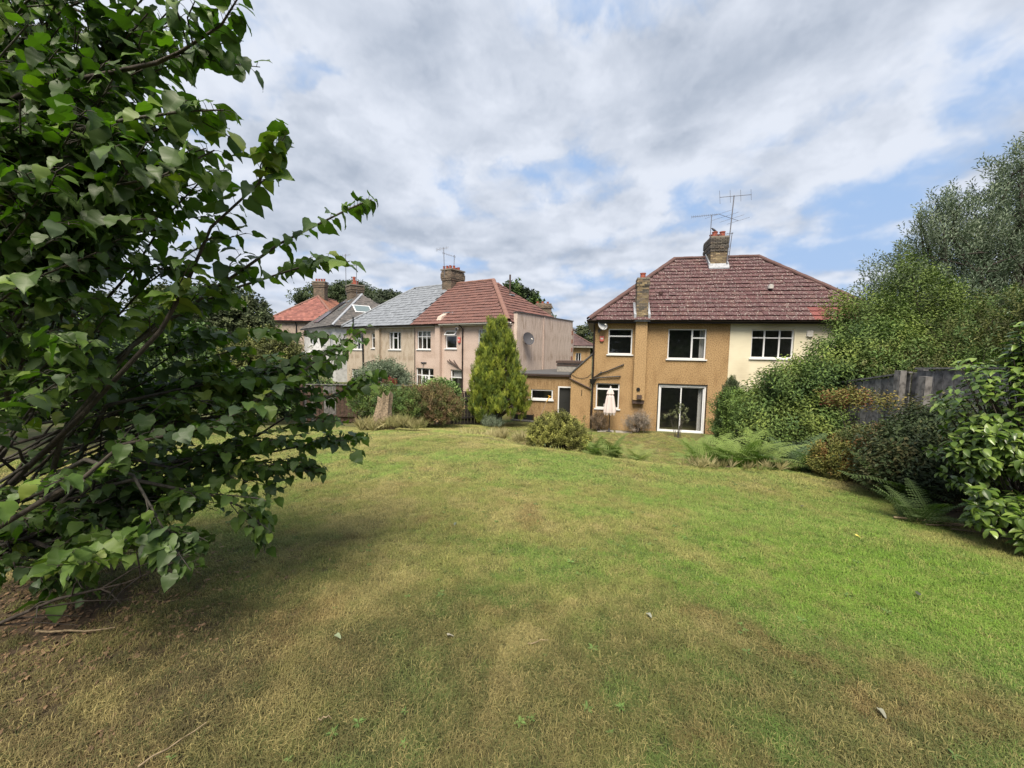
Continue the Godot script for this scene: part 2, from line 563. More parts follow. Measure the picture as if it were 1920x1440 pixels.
func soil(x: float, z: float) -> float:      # how bare the ground is: under the tree, under the shrubs on the right
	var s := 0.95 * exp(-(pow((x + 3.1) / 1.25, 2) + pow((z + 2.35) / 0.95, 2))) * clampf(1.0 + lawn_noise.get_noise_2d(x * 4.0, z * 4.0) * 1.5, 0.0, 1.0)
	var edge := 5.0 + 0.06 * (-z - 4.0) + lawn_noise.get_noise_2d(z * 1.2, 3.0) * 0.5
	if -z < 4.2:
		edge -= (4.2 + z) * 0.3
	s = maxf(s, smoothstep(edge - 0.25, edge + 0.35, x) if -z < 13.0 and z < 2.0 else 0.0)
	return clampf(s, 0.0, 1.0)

func ground_color(x: float, z: float) -> Color:
	var d := Vector2(x, z).length()
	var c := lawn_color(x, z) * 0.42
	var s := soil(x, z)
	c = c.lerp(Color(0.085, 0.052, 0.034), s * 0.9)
	if z < -25.0 or absf(x) > 13.0:
		c = c.lerp(Color(0.07, 0.085, 0.03), 0.7)
	c.a = 1.0
	return c

func axis_steps(stops: Array) -> PackedFloat32Array:      # [[from, to, step], ...]
	var a := PackedFloat32Array()
	for s in stops:
		var x: float = s[0]
		while x < s[1] - 0.0001:
			a.append(x)
			x += s[2]
	a.append(stops[-1][1])
	return a

func build_ground():
	var xs := axis_steps([[-420.0, -60.0, 60.0], [-60.0, -14.0, 2.0], [-14.0, -5.0, 0.5], [-5.0, 6.0, 0.11], [6.0, 14.0, 0.5], [14.0, 60.0, 2.0], [60.0, 420.0, 60.0]])
	var zs := axis_steps([[-480.0, -60.0, 60.0], [-60.0, -22.0, 2.0], [-22.0, -10.0, 0.25], [-10.0, -0.6, 0.11], [-0.6, 4.0, 0.5], [4.0, 40.0, 6.0], [40.0, 100.0, 30.0]])
	var nx := xs.size()
	var nz := zs.size()
	var v := PackedVector3Array()
	var n := PackedVector3Array()
	var c := PackedColorArray()
	var idx := PackedInt32Array()
	for j in nz:
		for i in nx:
			var x := xs[i]
			var z := zs[j]
			v.append(Vector3(x, ground_height(x, z), z))
			n.append(Vector3(ground_height(x - 0.1, z) - ground_height(x + 0.1, z), 0.2, ground_height(x, z - 0.1) - ground_height(x, z + 0.1)).normalized())
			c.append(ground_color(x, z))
	for j in nz - 1:
		for i in nx - 1:
			var p := j * nx + i
			idx.append_array([p, p + 1, p + nx, p + 1, p + nx + 1, p + nx])
	var a := []
	a.resize(Mesh.ARRAY_MAX)
	a[Mesh.ARRAY_VERTEX] = v
	a[Mesh.ARRAY_NORMAL] = n
	a[Mesh.ARRAY_COLOR] = c
	a[Mesh.ARRAY_INDEX] = idx
	var m := ArrayMesh.new()
	m.add_surface_from_arrays(Mesh.PRIMITIVE_TRIANGLES, a)
	structure("ground", m, M.ground)

# ------------------------------------------------------------------ building kit
# A house's own axes: x along its garden front to the right, y up, z out of the front towards the garden. Heights are given over sea level
# (the upper lawn is 0), "lift" turns them into heights over the house's base.

func wall_mesh(m: MB, u0: float, u1: float, y0: float, y1: float, thick: float, holes: Array, z := 0.0):
	var us := [u0, u1]
	var ys := [y0, y1]
	for h in holes:
		us.append_array([h[0], h[2]]); ys.append_array([h[1], h[3]])
	us.sort(); ys.sort()
	for i in us.size() - 1:
		for j in ys.size() - 1:
			if us[i + 1] - us[i] < 0.001 or ys[j + 1] - ys[j] < 0.001:
				continue
			var cx: float = (us[i] + us[i + 1]) / 2
			var cy: float = (ys[j] + ys[j + 1]) / 2
			var open := false
			for h in holes:
				open = open or (cx > h[0] and cx < h[2] and cy > h[1] and cy < h[3])
			if open:
				continue
			for s in [[z, false], [z - thick, true]]:
				var a := Vector3(us[i], ys[j], s[0])
				var b := Vector3(us[i + 1], ys[j], s[0])
				var d := Vector3(us[i + 1], ys[j + 1], s[0])
				var e := Vector3(us[i], ys[j + 1], s[0])
				if s[1]:
					m.quad(b, a, e, d)
				else:
					m.quad(a, b, d, e)
	var rims := [[u0, y0, u1, y1, false]]
	for h in holes:
		rims.append([h[0], h[1], h[2], h[3], true])
	for r in rims:
		var p := [Vector3(r[0], r[1], z), Vector3(r[2], r[1], z), Vector3(r[2], r[3], z), Vector3(r[0], r[3], z)]
		var back := Vector3(0, 0, -thick)
		for k in 4:
			var l := (k + 1) % 4
			if r[4]:
				m.quad(p[k], p[l], p[l] + back, p[k] + back)
			else:
				m.quad(p[k], p[k] + back, p[l] + back, p[l])

# bars: [[u0, y0, u1, y1], ...] inside the frame; panes follow the cells given
func window(house: Node3D, lift: float, u0: float, y0: float, u1: float, y1: float, bars: Array, panes: Array, z := -0.07, sill := true, w := 0.055, label := "", called := "window") -> MeshInstance3D:
	var m := mb(lift)
	for r in [[u0, y0, u0 + w, y1], [u1 - w, y0, u1, y1], [u0 + w, y0, u1 - w, y0 + w], [u0 + w, y1 - w, u1 - w, y1]]:
		m.box(Vector3(r[0], r[1], z - 0.05), Vector3(r[2], r[3], z))
	for r in bars:
		m.box(Vector3(r[0], r[1], z - 0.045), Vector3(r[2], r[3], z - 0.006))
	var o := part(house, called, m, M.white_plastic)
	if label != "":
		o.set_meta("label", label)
	for p in panes:
		var g := mb(lift)
		g.box(Vector3(p[0], p[1], z - 0.03), Vector3(p[2], p[3], z - 0.026))
		part(o, "pane", g, M.glass)
	if sill:
		var s := mb(lift)
		s.box(Vector3(u0 - 0.06, y0 - 0.055, z - 0.04), Vector3(u1 + 0.06, y0 - 0.003, 0.06))
		part(o, "sill", s, M.white_plastic)
	return o

func curtain(win: Node3D, lift: float, u0: float, u1: float, y0: float, y1: float, mat: Material, z := -0.22):
	var m := mb(lift)
	var n := int(maxf(6.0, (u1 - u0) / 0.035))
	for i in n:
		var a := lerpf(u0, u1, i / float(n))
		var b := lerpf(u0, u1, (i + 1) / float(n))
		var za := z + 0.03 * sin(a * 41.0)
		var zb := z + 0.03 * sin(b * 41.0)
		m.quad(Vector3(a, y0, za), Vector3(b, y0, zb), Vector3(b, y1, zb), Vector3(a, y1, za))
		m.quad(Vector3(b, y0, zb - 0.006), Vector3(a, y0, za - 0.006), Vector3(a, y1, za - 0.006), Vector3(b, y1, zb - 0.006))
	part(win, "curtain", m, mat)

func shell(house: Node3D, lift: float, u0: float, u1: float, y0: float, y1: float, depth: float, holes: Array, mat: Material, hollow := true):
	var f := mb(lift)
	wall_mesh(f, u0, u1, y0, y1, 0.27, holes)
	part(house, "wall", f, mat)
	var r := mb(lift)
	r.box(Vector3(u0, y0, -depth), Vector3(u0 + 0.25, y1, -0.272))
	r.box(Vector3(u1 - 0.25, y0, -depth), Vector3(u1, y1, -0.272))
	r.box(Vector3(u0 + 0.252, y0, -depth), Vector3(u1 - 0.252, y1, -depth + 0.25))
	part(house, "wall", r, mat)
	if hollow:
		var i := mb(lift)
		i.box(Vector3(u0 + 0.252, y1 - 0.14, -depth + 0.252), Vector3(u1 - 0.252, y1 - 0.02, -0.274))
		i.box(Vector3(u0 + 0.252, y0 + 2.42, -depth + 0.252), Vector3(u1 - 0.252, y0 + 2.62, -0.274))
		i.box(Vector3(u0 + 0.252, y0 + 0.02, -4.1), Vector3(u1 - 0.252, y1 - 0.142, -4.0))
		var mid := (u0 + u1) / 2 - 0.3
		i.box(Vector3(mid - 0.05, y0 + 0.02, -3.99), Vector3(mid + 0.05, y1 - 0.142, -0.276))
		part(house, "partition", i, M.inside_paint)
		var fl := mb(lift)
		fl.box(Vector3(u0 + 0.252, y0 - 0.1, -depth + 0.252), Vector3(u1 - 0.252, y0 + 0.018, -0.274))
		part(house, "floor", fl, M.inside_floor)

var tile_shapes := {}

func tile_shape(w: float, l: float, kind: String) -> ArrayMesh:
	var key := "%s %.3f %.3f" % [kind, w, l]
	if tile_shapes.has(key):
		return tile_shapes[key]
	var m := mb()
	var prof := []
	if kind == "roll":
		prof = [[0.0, 0.012], [0.05, 0.024], [0.13, 0.026], [0.2, 0.012], [0.5, 0.010], [0.56, 0.018], [0.64, 0.018], [0.7, 0.010], [1.0, 0.012]]
	else:
		prof = [[0.0, 0.014], [1.0, 0.014]]
	var h := w / 2
	for i in prof.size() - 1:
		var xa: float = prof[i][0] * w - h
		var xb: float = prof[i + 1][0] * w - h
		var a := Vector3(xa, prof[i][1], 0.0)
		var b := Vector3(xb, prof[i + 1][1], 0.0)
		var back := Vector3(0, 0, -l)
		m.quad(a, b, b + back, a + back)
		m.quad(Vector3(xa, -0.003, 0), Vector3(xb, -0.003, 0), b, a)
	m.quad(Vector3(-h, -0.003, -l), Vector3(-h, -0.003, 0), Vector3(-h, prof[0][1], 0), Vector3(-h, prof[0][1], -l))
	m.quad(Vector3(h, -0.003, 0), Vector3(h, -0.003, -l), Vector3(h, prof[-1][1], -l), Vector3(h, prof[-1][1], 0))
	tile_shapes[key] = m.mesh()
	return tile_shapes[key]

func across(poly: Array, b: float) -> Vector2:     # the reach of a convex outline at height b
	var lo := 1e9
	var hi := -1e9
	for i in poly.size():
		var p: Vector2 = poly[i]
		var q: Vector2 = poly[(i + 1) % poly.size()]
		if (p.y <= b and q.y >= b) or (q.y <= b and p.y >= b):
			if absf(p.y - q.y) < 1e-6:
				continue
			var x := lerpf(p.x, q.x, (b - p.y) / (q.y - p.y))
			lo = minf(lo, x); hi = maxf(hi, x)
	return Vector2(lo, hi)

# el, er: eaves seen from outside, rr, rl: ridge. singly: each tile a part of its own; else one part.
func roof_slope(house: Node3D, lift: float, el: Vector3, er: Vector3, rr: Vector3, rl: Vector3, bed: Material, tiles: Array, kind: String, gauge: float, tw: float, singly: bool, sd: int, tints := [], red := Rect2()) -> MeshInstance3D:
	var rng := RandomNumberGenerator.new()
	rng.seed = sd
	var e := (er - el).normalized()
	var s := (rl + rr) / 2 - (el + er) / 2
	s = (s - e * s.dot(e)).normalized()
	var nn := e.cross(s)
	var base := mb(lift)
	var dn := nn * -0.05
	if rl.distance_to(rr) > 0.01:
		base.quad(el, er, rr, rl)
		base.quad(er + dn, el + dn, rl + dn, rr + dn)
	else:
		base.tri(el, er, rr)
		base.tri(er + dn, el + dn, rr + dn)
	base.quad(el + dn, er + dn, er, el)
	var roof := part(house, "roof", base, bed)
	var poly := []
	for p in [el, er, rr, rl]:
		poly.append(Vector2((p - el).dot(e), (p - el).dot(s)))
	var top: float = maxf(poly[2].y, poly[3].y)
	var shape := tile_shape(tw - 0.005, gauge + 0.06, kind)
	var where := []
	var cols := []
	var rows := int(ceil(top / gauge))
	for k in rows:
		var b := k * gauge
		var r := across(poly, minf(b + gauge * 0.55, top - 0.02))
		if r.x > r.y:
			continue
		var shift := 0.5 * tw if kind == "flat" and k % 2 == 1 else 0.0
		if absf(poly[2].x - poly[1].x) < 0.01:
			shift += fmod(poly[1].x, tw)
		var i0 := int(ceil((r.x - shift) / tw - 0.12))
		var i1 := int(floor((r.y - shift) / tw + 0.12))
		var stretch := minf(1.0, (top - b + 0.03) / (gauge + 0.06))
		if stretch < 0.3:
			continue
		var row_drop := rng.randf_range(-0.006, 0.006)
		for i in range(i0, i1):
			var a := (i + 0.5) * tw + shift
			var slope := 0.03 + rng.randf_range(-0.006, 0.008)
			var tip := 0.12 if kind == "roll" else 0.065
			var zz := (-s + nn * tip).normalized()
			zz = (zz + e * rng.randf_range(-0.006, 0.006)).normalized()
			var yy := (nn + s * tip + e * rng.randf_range(-0.012, 0.012)).normalized()
			yy = (yy - zz * yy.dot(zz)).normalized()
			var t := Transform3D(Basis(yy.cross(zz), yy, zz * stretch), el + e * (a + rng.randf_range(-0.003, 0.003)) + s * (b - 0.03 + row_drop) + nn * (slope + 0.026 + 0.02 * lawn_noise.get_noise_2d(a * 1.5 + sd * 9.0, b * 1.5)) + Vector3(0, lift, 0))
			if singly:
				var mat: Material = tiles[rng.randi() % tiles.size()]
				if red.size.x > 0 and red.has_point(Vector2(a, b)) and rng.randf() < 0.92:
					mat = M["red_tile_%d" % (rng.randi() % 2)]
				part(roof, "roof_tile", shape, mat, t)
			else:
				where.append(t)
				var q: Color = tints[rng.randi() % tints.size()]
				var f := rng.randf_range(0.8, 1.2)
				cols.append(Color(q.r * f, q.g * f, q.b * f))
	if not singly:
		many(roof, "roof_tiles", shape, M.tile_tinted, where, cols)
	return roof

func ridge_tiles(roof: Node3D, lift: float, a: Vector3, b: Vector3, mat: Material, r := 0.13):
	var n := int(maxf(1.0, a.distance_to(b) / 0.42))
	var d := (b - a) / n
	var x := Vector3.UP.cross(d).normalized()
	var up := d.normalized().cross(x)
	var m := mb()
	for k in 6:
		var t0 := -0.25 + PI * 1.16 * k / 6.0 - 0.0
		var t1 := -0.25 + PI * 1.16 * (k + 1) / 6.0
		var p0 := x * cos(t0) * r + up * sin(t0) * r * 0.8
		var p1 := x * cos(t1) * r + up * sin(t1) * r * 0.8
		m.quad(p1, p1 + d * 1.03, p0 + d * 1.03, p0)
		m.quad(p0 * 0.85, p0 * 0.85 + d * 1.03, p1 * 0.85 + d * 1.03, p1 * 0.85)
		m.quad(p1 * 0.85, p1, p0, p0 * 0.85)
		m.quad(p1 + d * 1.03, p1 * 0.85 + d * 1.03, p0 * 0.85 + d * 1.03, p0 + d * 1.03)
	var shape := m.mesh()
	for k in n:
		part(roof, "ridge_tile", shape, mat, Transform3D(Basis(), a + d * k + up * (0.02 + 0.008 * (k % 2)) + Vector3(0, lift, 0)))

# courses of bricks round a core, one joined part
func brickwork(owner: Node3D, lift: float, u0: float, u1: float, z0: float, z1: float, y0: float, y1: float, tones: Array, sd: int, flare := []) -> void:
	var rng := RandomNumberGenerator.new()
	rng.seed = sd
	var core := mb(lift)
	core.box(Vector3(u0 + 0.012, y0, z0 + 0.012), Vector3(u1 - 0.012, y1, z1 - 0.012))
	part(owner, "mortar", core, M.mortar)
	var m := mb(lift)
	var y := y0
	var k := 0
	while y < y1 - 0.03:
		var out := 0.0
		for f in flare:
			if y >= f[0] and y < f[1]:
				out = f[2]
		for side in 4:
			var along := side % 2 == 0
			var a0 := (u0 if along else z0) - out
			var a1 := (u1 if along else z1) + out
			var a := a0 - (0.11 if k % 2 else 0.0)
			while a < a1:
				var b := minf(a + 0.215, a1)
				var a2 := maxf(a, a0)
				if b - a2 > 0.03:
					var q: Color = tones[rng.randi() % tones.size()]
					if y > y1 - 0.7 and tones == STOCK:
						q = SOOTY[rng.randi() % 3]
					var f := rng.randf_range(0.7, 1.25)
					m.col = Color(q.r * f, q.g * f, q.b * f)
					var pr := rng.randf_range(0.0, 0.006) + out
					var yb := minf(y + 0.065, y1)
					match side:
						0: m.box(Vector3(a2, y, z1 - 0.06), Vector3(b - 0.01, yb, z1 + pr))
						2: m.box(Vector3(a2, y, z0 - pr), Vector3(b - 0.01, yb, z0 + 0.06))
						1: m.box(Vector3(u0 - pr, y, a2 + 0.004), Vector3(u0 + 0.06, yb, b - 0.014))
						3: m.box(Vector3(u1 - 0.06, y, a2 + 0.004), Vector3(u1 + pr, yb, b - 0.014))
				a += 0.225
		y += 0.075
		k += 1
	var o := part(owner, "brickwork", m, M.brick_tinted)
	o.set_meta("kind", "stuff")

func pot(owner: Node3D, lift: float, at: Vector3, h := 0.3, r := 0.12):
	var m := mb(lift)
	m.tube([at, at + Vector3(0, h * 0.12, 0), at + Vector3(0, h * 0.14, 0), at + Vector3(0, h * 0.84, 0), at + Vector3(0, h * 0.86, 0), at + Vector3(0, h, 0), at + Vector3(0, h, 0), at + Vector3(0, h * 0.6, 0)],
		[r * 1.15, r * 1.15, r, r * 0.92, r * 1.1, r * 1.1, r * 0.8, r * 0.75], 12, false)
	m.tube([at + Vector3(0, h * 0.55, 0), at + Vector3(0, h * 0.6, 0)], [r * 0.75, r * 0.75], 10)
	part(owner, "chimney_pot", m, M.pot_clay)

const STOCK := [Color(0.30, 0.235, 0.14), Color(0.25, 0.185, 0.115), Color(0.20, 0.155, 0.105), Color(0.34, 0.265, 0.16)]
const SOOTY := [Color(0.13, 0.115, 0.095), Color(0.17, 0.14, 0.11), Color(0.10, 0.09, 0.08)]
const DRAB := [Color(0.20, 0.155, 0.115), Color(0.24, 0.18, 0.13), Color(0.16, 0.13, 0.10)]

func downpipe(house: Node3D, lift: float, pts: Array, r := 0.035, mat: Material = null, called := "downpipe"):
	var m := mb(lift)
	var rad := []
	for p in pts:
		rad.append(r)
	m.tube(pts, rad, 8)
	for i in pts.size() - 1:
		if absf(pts[i].y - pts[i + 1].y) > 1.2:
			for t in [0.2, 0.5, 0.8]:
				var p: Vector3 = pts[i].lerp(pts[i + 1], t)
				m.tube([p, p + Vector3(0, 0.05, 0)], [r * 1.3, r * 1.3], 8)
	part(house, called, m, mat if mat else M.brown_gutter)

func gutter(house: Node3D, lift: float, a: Vector3, b: Vector3, mat: Material, r := 0.06):
	var m := mb(lift)
	var d := (b - a).normalized()
	var x := Vector3.UP.cross(d).normalized()
	for k in 6:
		var t0 := PI + PI * k / 6.0
		var t1 := PI + PI * (k + 1) / 6.0
		var p0 := x * cos(t0) * r + Vector3.UP * sin(t0) * r
		var p1 := x * cos(t1) * r + Vector3.UP * sin(t1) * r
		m.quad(a + p0, a + p1, b + p1, b + p0)
		m.quad(a + p1 * 0.9, a + p0 * 0.9, b + p0 * 0.9, b + p1 * 0.9)
	part(house, "gutter", m, mat)

# ------------------------------------------------------------------ the houses
func build_houses():
	build_ochre_pair()
	build_garage()
	build_pink_pair()
	build_street()

func build_ochre_pair():
	var at := Vector3(3.79, -2.05, -18.66)
	var turn := deg_to_rad(-12.0)
	var L := 2.05
	var h := thing("ochre_house", "ochre pebbledashed house with a plum tiled roof, sliding patio door and tall chimney breast", "house", at, turn)
	var holes := [[0.62, 1.53, 1.69, 2.70], [3.22, 1.37, 4.81, 2.71], [0.15, -1.0, 1.21, 0.18], [2.93, -1.98, 4.92, 0.22]]
	shell(h, L, 0.0, 5.747, -2.04, 3.0, 8.0, holes, M.ochre_dash)
	var w := window(h, L, 0.62, 1.53, 1.69, 2.70, [[0.67, 2.33, 1.64, 2.39]], [[0.67, 1.58, 1.64, 2.33], [0.67, 2.39, 1.64, 2.65]])
	w = window(h, L, 3.22, 1.37, 4.81, 2.71, [[4.20, 1.42, 4.27, 2.66], [4.27, 2.28, 4.76, 2.34]], [[3.27, 1.42, 4.2, 2.66], [4.27, 1.42, 4.76, 2.28], [4.27, 2.34, 4.76, 2.66]])
	curtain(w, L, 4.60, 4.79, 1.3, 2.69, M.curtain, -0.33)
	w = window(h, L, 0.15, -1.0, 1.21, 0.18, [[0.2, -0.13, 1.16, -0.06]], [[0.2, -0.95, 1.16, -0.13], [0.2, -0.06, 1.16, 0.13]])
	# a little vase on the sill inside
	var va := mb(L)
	va.tube([Vector3(0.55, -0.98, -0.2), Vector3(0.55, -0.9, -0.2), Vector3(0.55, -0.8, -0.2)], [0.03, 0.05, 0.03], 8)
	part(w, "vase", va, M.off_white)
	# patio door: two tall leaves in a white frame, dark edge outside
	var d := mb(L)
	for r in [[2.93, -1.96, 2.99, 0.2], [4.86, -1.96, 4.92, 0.2], [2.99, 0.12, 4.86, 0.2], [2.99, -1.96, 4.86, -1.9]]:
		d.box(Vector3(r[0], r[1], -0.13), Vector3(r[2], r[3], -0.05))
	var door := part(h, "patio_door", d, M.white_plastic)
	for leaf in [[2.99, 3.92, -0.085], [3.87, 4.86, -0.115]]:
		var f := mb(L)
		var p := mb(L)
		f.box(Vector3(leaf[0], -1.9, leaf[2] - 0.012), Vector3(leaf[0] + 0.05, 0.12, leaf[2] + 0.012))
		f.box(Vector3(leaf[1] - 0.05, -1.9, leaf[2] - 0.012), Vector3(leaf[1], 0.12, leaf[2] + 0.012))
		f.box(Vector3(leaf[0] + 0.05, -1.9, leaf[2] - 0.012), Vector3(leaf[1] - 0.05, -1.84, leaf[2] + 0.012))
		f.box(Vector3(leaf[0] + 0.05, 0.07, leaf[2] - 0.012), Vector3(leaf[1] - 0.05, 0.12, leaf[2] + 0.012))
		p.box(Vector3(leaf[0] + 0.05, -1.84, leaf[2] - 0.003), Vector3(leaf[1] - 0.05, 0.07, leaf[2] + 0.003))
		part(door, "door_leaf", f, M.white_plastic)
		part(door, "pane", p, M.glass)
	var hd := mb(L)
	hd.box(Vector3(3.89, -1.0, -0.07), Vector3(3.905, -0.75, -0.055))
	part(door, "handle", hd, M.alu_grey)
	curtain(door, L, 4.66, 4.84, -1.9, 0.1, M.curtain, -0.3)
	var tr := mb(L)
	tr.box(Vector3(2.89, 0.222, -0.02), Vector3(4.97, 0.25, 0.012))
	tr.box(Vector3(4.923, -1.98, -0.1), Vector3(4.96, 0.22, 0.012))
	tr.box(Vector3(2.89, -1.98, -0.1), Vector3(2.928, 0.22, 0.012))
	tr.box(Vector3(2.89, -2.06, -0.2), Vector3(4.97, -1.985, 0.16))
	part(h, "door_surround", tr, M.black_plastic)
	# chimney breast that starts at waist height
	var cb := mb(L)
	cb.box(Vector3(1.79, -0.52, 0.002), Vector3(2.29, 2.99, 0.26))
	part(h, "chimney_breast", cb, M.ochre_smooth)
	var co := mb(L)
	co.box(Vector3(1.79, -0.69, 0.002), Vector3(2.29, -0.522, 0.22))
	part(h, "corbel", co, M.rust_brown)
	var ve := mb(L)
	ve.tube([Vector3(2.01, -0.03, 0.26), Vector3(2.01, -0.03, 0.30)], [0.085, 0.08], 12)
	part(h, "vent", ve, M.black_plastic)
	var fl := mb(L)
	fl.box(Vector3(1.96, -0.46, 0.262), Vector3(2.17, -0.28, 0.36))
	part(h, "flue_terminal", fl, M.rust_brown)
	# plinth stain at the foot of the wall
	var eh := -0.33
	var s := mb(L)
	s.box(Vector3(eh, 2.93, -8.3), Vector3(1.785, 2.952, 0.30))
	s.box(Vector3(1.787, 2.93, -8.3), Vector3(2.293, 2.952, -0.004))
	s.box(Vector3(2.295, 2.93, -8.3), Vector3(5.748, 2.952, 0.30))
	part(h, "soffit", s, M.brown_gutter)
	var fa := mb(L)
	fa.box(Vector3(eh, 2.954, 0.27), Vector3(1.72, 3.07, 0.298))
	fa.box(Vector3(2.36, 2.954, 0.27), Vector3(5.748, 3.07, 0.298))
	part(h, "fascia", fa, M.brown_gutter)
	gutter(h, L, Vector3(eh, 3.05, 0.36), Vector3(1.72, 3.05, 0.36), M.brown_gutter)
	gutter(h, L, Vector3(2.36, 3.05, 0.36), Vector3(5.748, 3.05, 0.36), M.brown_gutter)
	downpipe(h, L, [Vector3(-0.02, 2.99, 0.36), Vector3(-0.02, 2.86, 0.25), Vector3(-0.02, 2.72, 0.06), Vector3(-0.02, 0.4, 0.06), Vector3(-0.02, 0.1, 0.06), Vector3(-0.02, -2.0, 0.06)], 0.042)
	var hp := mb(L)
	hp.hexa([Vector3(-0.1, 0.12, 0.14), Vector3(0.06, 0.12, 0.14), Vector3(0.06, 0.12, 0.015), Vector3(-0.1, 0.12, 0.015), Vector3(-0.17, 0.36, 0.19), Vector3(0.13, 0.36, 0.19), Vector3(0.13, 0.36, 0.012), Vector3(-0.17, 0.36, 0.012)])
	part(h, "hopper_head", hp, M.black_plastic)
	downpipe(h, L, [Vector3(0.02, 0.42, 0.06), Vector3(0.28, 0.62, 0.06), Vector3(0.62, 0.74, 0.06), Vector3(1.33, 1.06, 0.06), Vector3(1.34, 1.065, 0.01)], 0.028, M.black_plastic, "waste_pipe")
	downpipe(h, L, [Vector3(0.08, 0.38, 0.07), Vector3(0.3, 0.44, 0.07), Vector3(1.2, 0.52, 0.07), Vector3(1.21, 0.52, 0.01)], 0.03, M.black_plastic, "waste_pipe")
	downpipe(h, L, [Vector3(0.28, 0.62, 0.06), Vector3(0.36, 0.68, 0.05), Vector3(0.34, 0.72, 0.02)], 0.03, M.black_plastic, "waste_pipe")
	# roof: front slope and left hip belong to this half
	var ridge := 6.60
	var el := Vector3(eh, 3.04, 0.40)
	var pm := Vector3(5.75, 3.04, 0.40)
	var rl := Vector3(4.0, ridge, -4.0)
	var rm := Vector3(5.75, ridge, -4.0)
	var plum := [M.plum_tile_0, M.plum_tile_1, M.plum_tile_2, M.plum_tile_3, M.plum_tile_0]
	var tints := [Color(0.125, 0.068, 0.066), Color(0.15, 0.078, 0.072), Color(0.105, 0.062, 0.062)]
	var roof := roof_slope(h, L, el, pm, rm, rl, M.plum_bed, plum, "roll", 0.33, 0.30, true, 3)
	var back_l := Vector3(eh, 3.04, -8.4)
	roof_slope(h, L, back_l, el, rl, rl + Vector3(0, 0, 0.0), M.plum_bed, [], "roll", 0.33, 0.30, false, 4, tints)
	roof_slope(h, L, Vector3(5.75, 3.04, -8.4), back_l, rl, rm, M.plum_bed, [], "roll", 0.33, 0.30, false, 5, tints)
	ridge_tiles(roof, L, el + Vector3(0.05, 0.05, -0.05), rl, M.ridge_plum)
	ridge_tiles(roof, L, rl, rm, M.ridge_plum)
	var vt := mb(L)
	var vp := el.lerp(rl, 0.36) + Vector3(1.75, 0.07, 0)
	vt.tube([vp, vp + Vector3(0, 0.10, 0.02), vp + Vector3(0, 0.13, 0.03)], [0.10, 0.10, 0.05], 8)
	part(roof, "roof_vent", vt, M.ridge_plum)
	# small stack that rises from the wall through the eaves
	var cs := mb(L)
	cs.box(Vector3(1.77, 4.86, -0.56), Vector3(2.31, 4.93, 0.28))
	var stack := part(h, "chimney", cs, M.mortar)
	brickwork(stack, L, 1.79, 2.29, -0.54, 0.262, 2.995, 4.86, STOCK + SOOTY, 6, [[4.55, 4.74, 0.03], [4.74, 4.9, 0.0]])
	pot(stack, L, Vector3(2.04, 4.93, -0.14), 0.26, 0.12)
	var lead := mb(L)
	for x in [1.74, 2.34]:
		lead.hexa([Vector3(x - 0.05, 3.09, 0.34), Vector3(x + 0.05, 3.09, 0.34), Vector3(x + 0.05, 3.75, -0.42), Vector3(x - 0.05, 3.75, -0.42), Vector3(x - 0.05, 3.32, 0.34), Vector3(x + 0.05, 3.32, 0.34), Vector3(x + 0.05, 3.93, -0.42), Vector3(x - 0.05, 3.93, -0.42)])
	lead.box(Vector3(1.68, 3.0, 0.27), Vector3(2.40, 3.06, 0.40))
	part(stack, "flashing", lead, M.lead)
	# the shared stack on the ridge
	var tall := mb(L)
	tall.box(Vector3(5.52, 7.42, -4.6), Vector3(6.36, 7.50, -3.12))
	var big := part(h, "chimney", tall, M.mortar)
	brickwork(big, L, 5.56, 6.32, -4.55, -3.17, 5.70, 7.42, STOCK, 7, [[6.75, 6.87, 0.035], [6.87, 7.0, 0.06], [7.0, 7.12, 0.03], [7.12, 7.36, 0.055]])
	for p in [[5.75, -3.4], [6.1, -3.4], [5.75, -3.9], [6.1, -3.9]]:
		pot(big, L, Vector3(p[0], 7.5, p[1]), 0.26, 0.13)
	var fl2 := mb(L)
	fl2.hexa([Vector3(5.47, 5.86, -3.0), Vector3(6.41, 5.86, -3.0), Vector3(6.41, 5.90, -3.16), Vector3(5.47, 5.90, -3.16), Vector3(5.47, 5.92, -3.0), Vector3(6.41, 5.92, -3.0), Vector3(6.41, 6.15, -3.14), Vector3(5.47, 6.15, -3.14)])
	for x in [5.515, 6.365]:
		fl2.hexa([Vector3(x - 0.03, 5.94, -3.1), Vector3(x + 0.03, 5.94, -3.1), Vector3(x + 0.03, 6.62, -4.0), Vector3(x - 0.03, 6.62, -4.0), Vector3(x - 0.03, 6.16, -3.1), Vector3(x + 0.03, 6.16, -3.1), Vector3(x + 0.03, 6.82, -4.0), Vector3(x - 0.03, 6.82, -4.0)])
	part(big, "flashing", fl2, M.lead)

	# ---- the cream half
	var c := thing("cream_house", "cream painted brick house joined to the ochre house, behind the tall shrubs", "house", at + Basis(Vector3.UP, turn) * Vector3(5.75, 0, 0), turn)
	var x0 := -5.75
	holes = [[6.6 + x0, 1.47, 8.24 + x0, 2.71], [7.2 + x0, -1.9, 9.0 + x0, 0.2]]
	shell(c, L, 0.0, 5.75, -2.04, 3.0, 8.0, holes, M.cream_paint)
	var a := 6.6 + x0
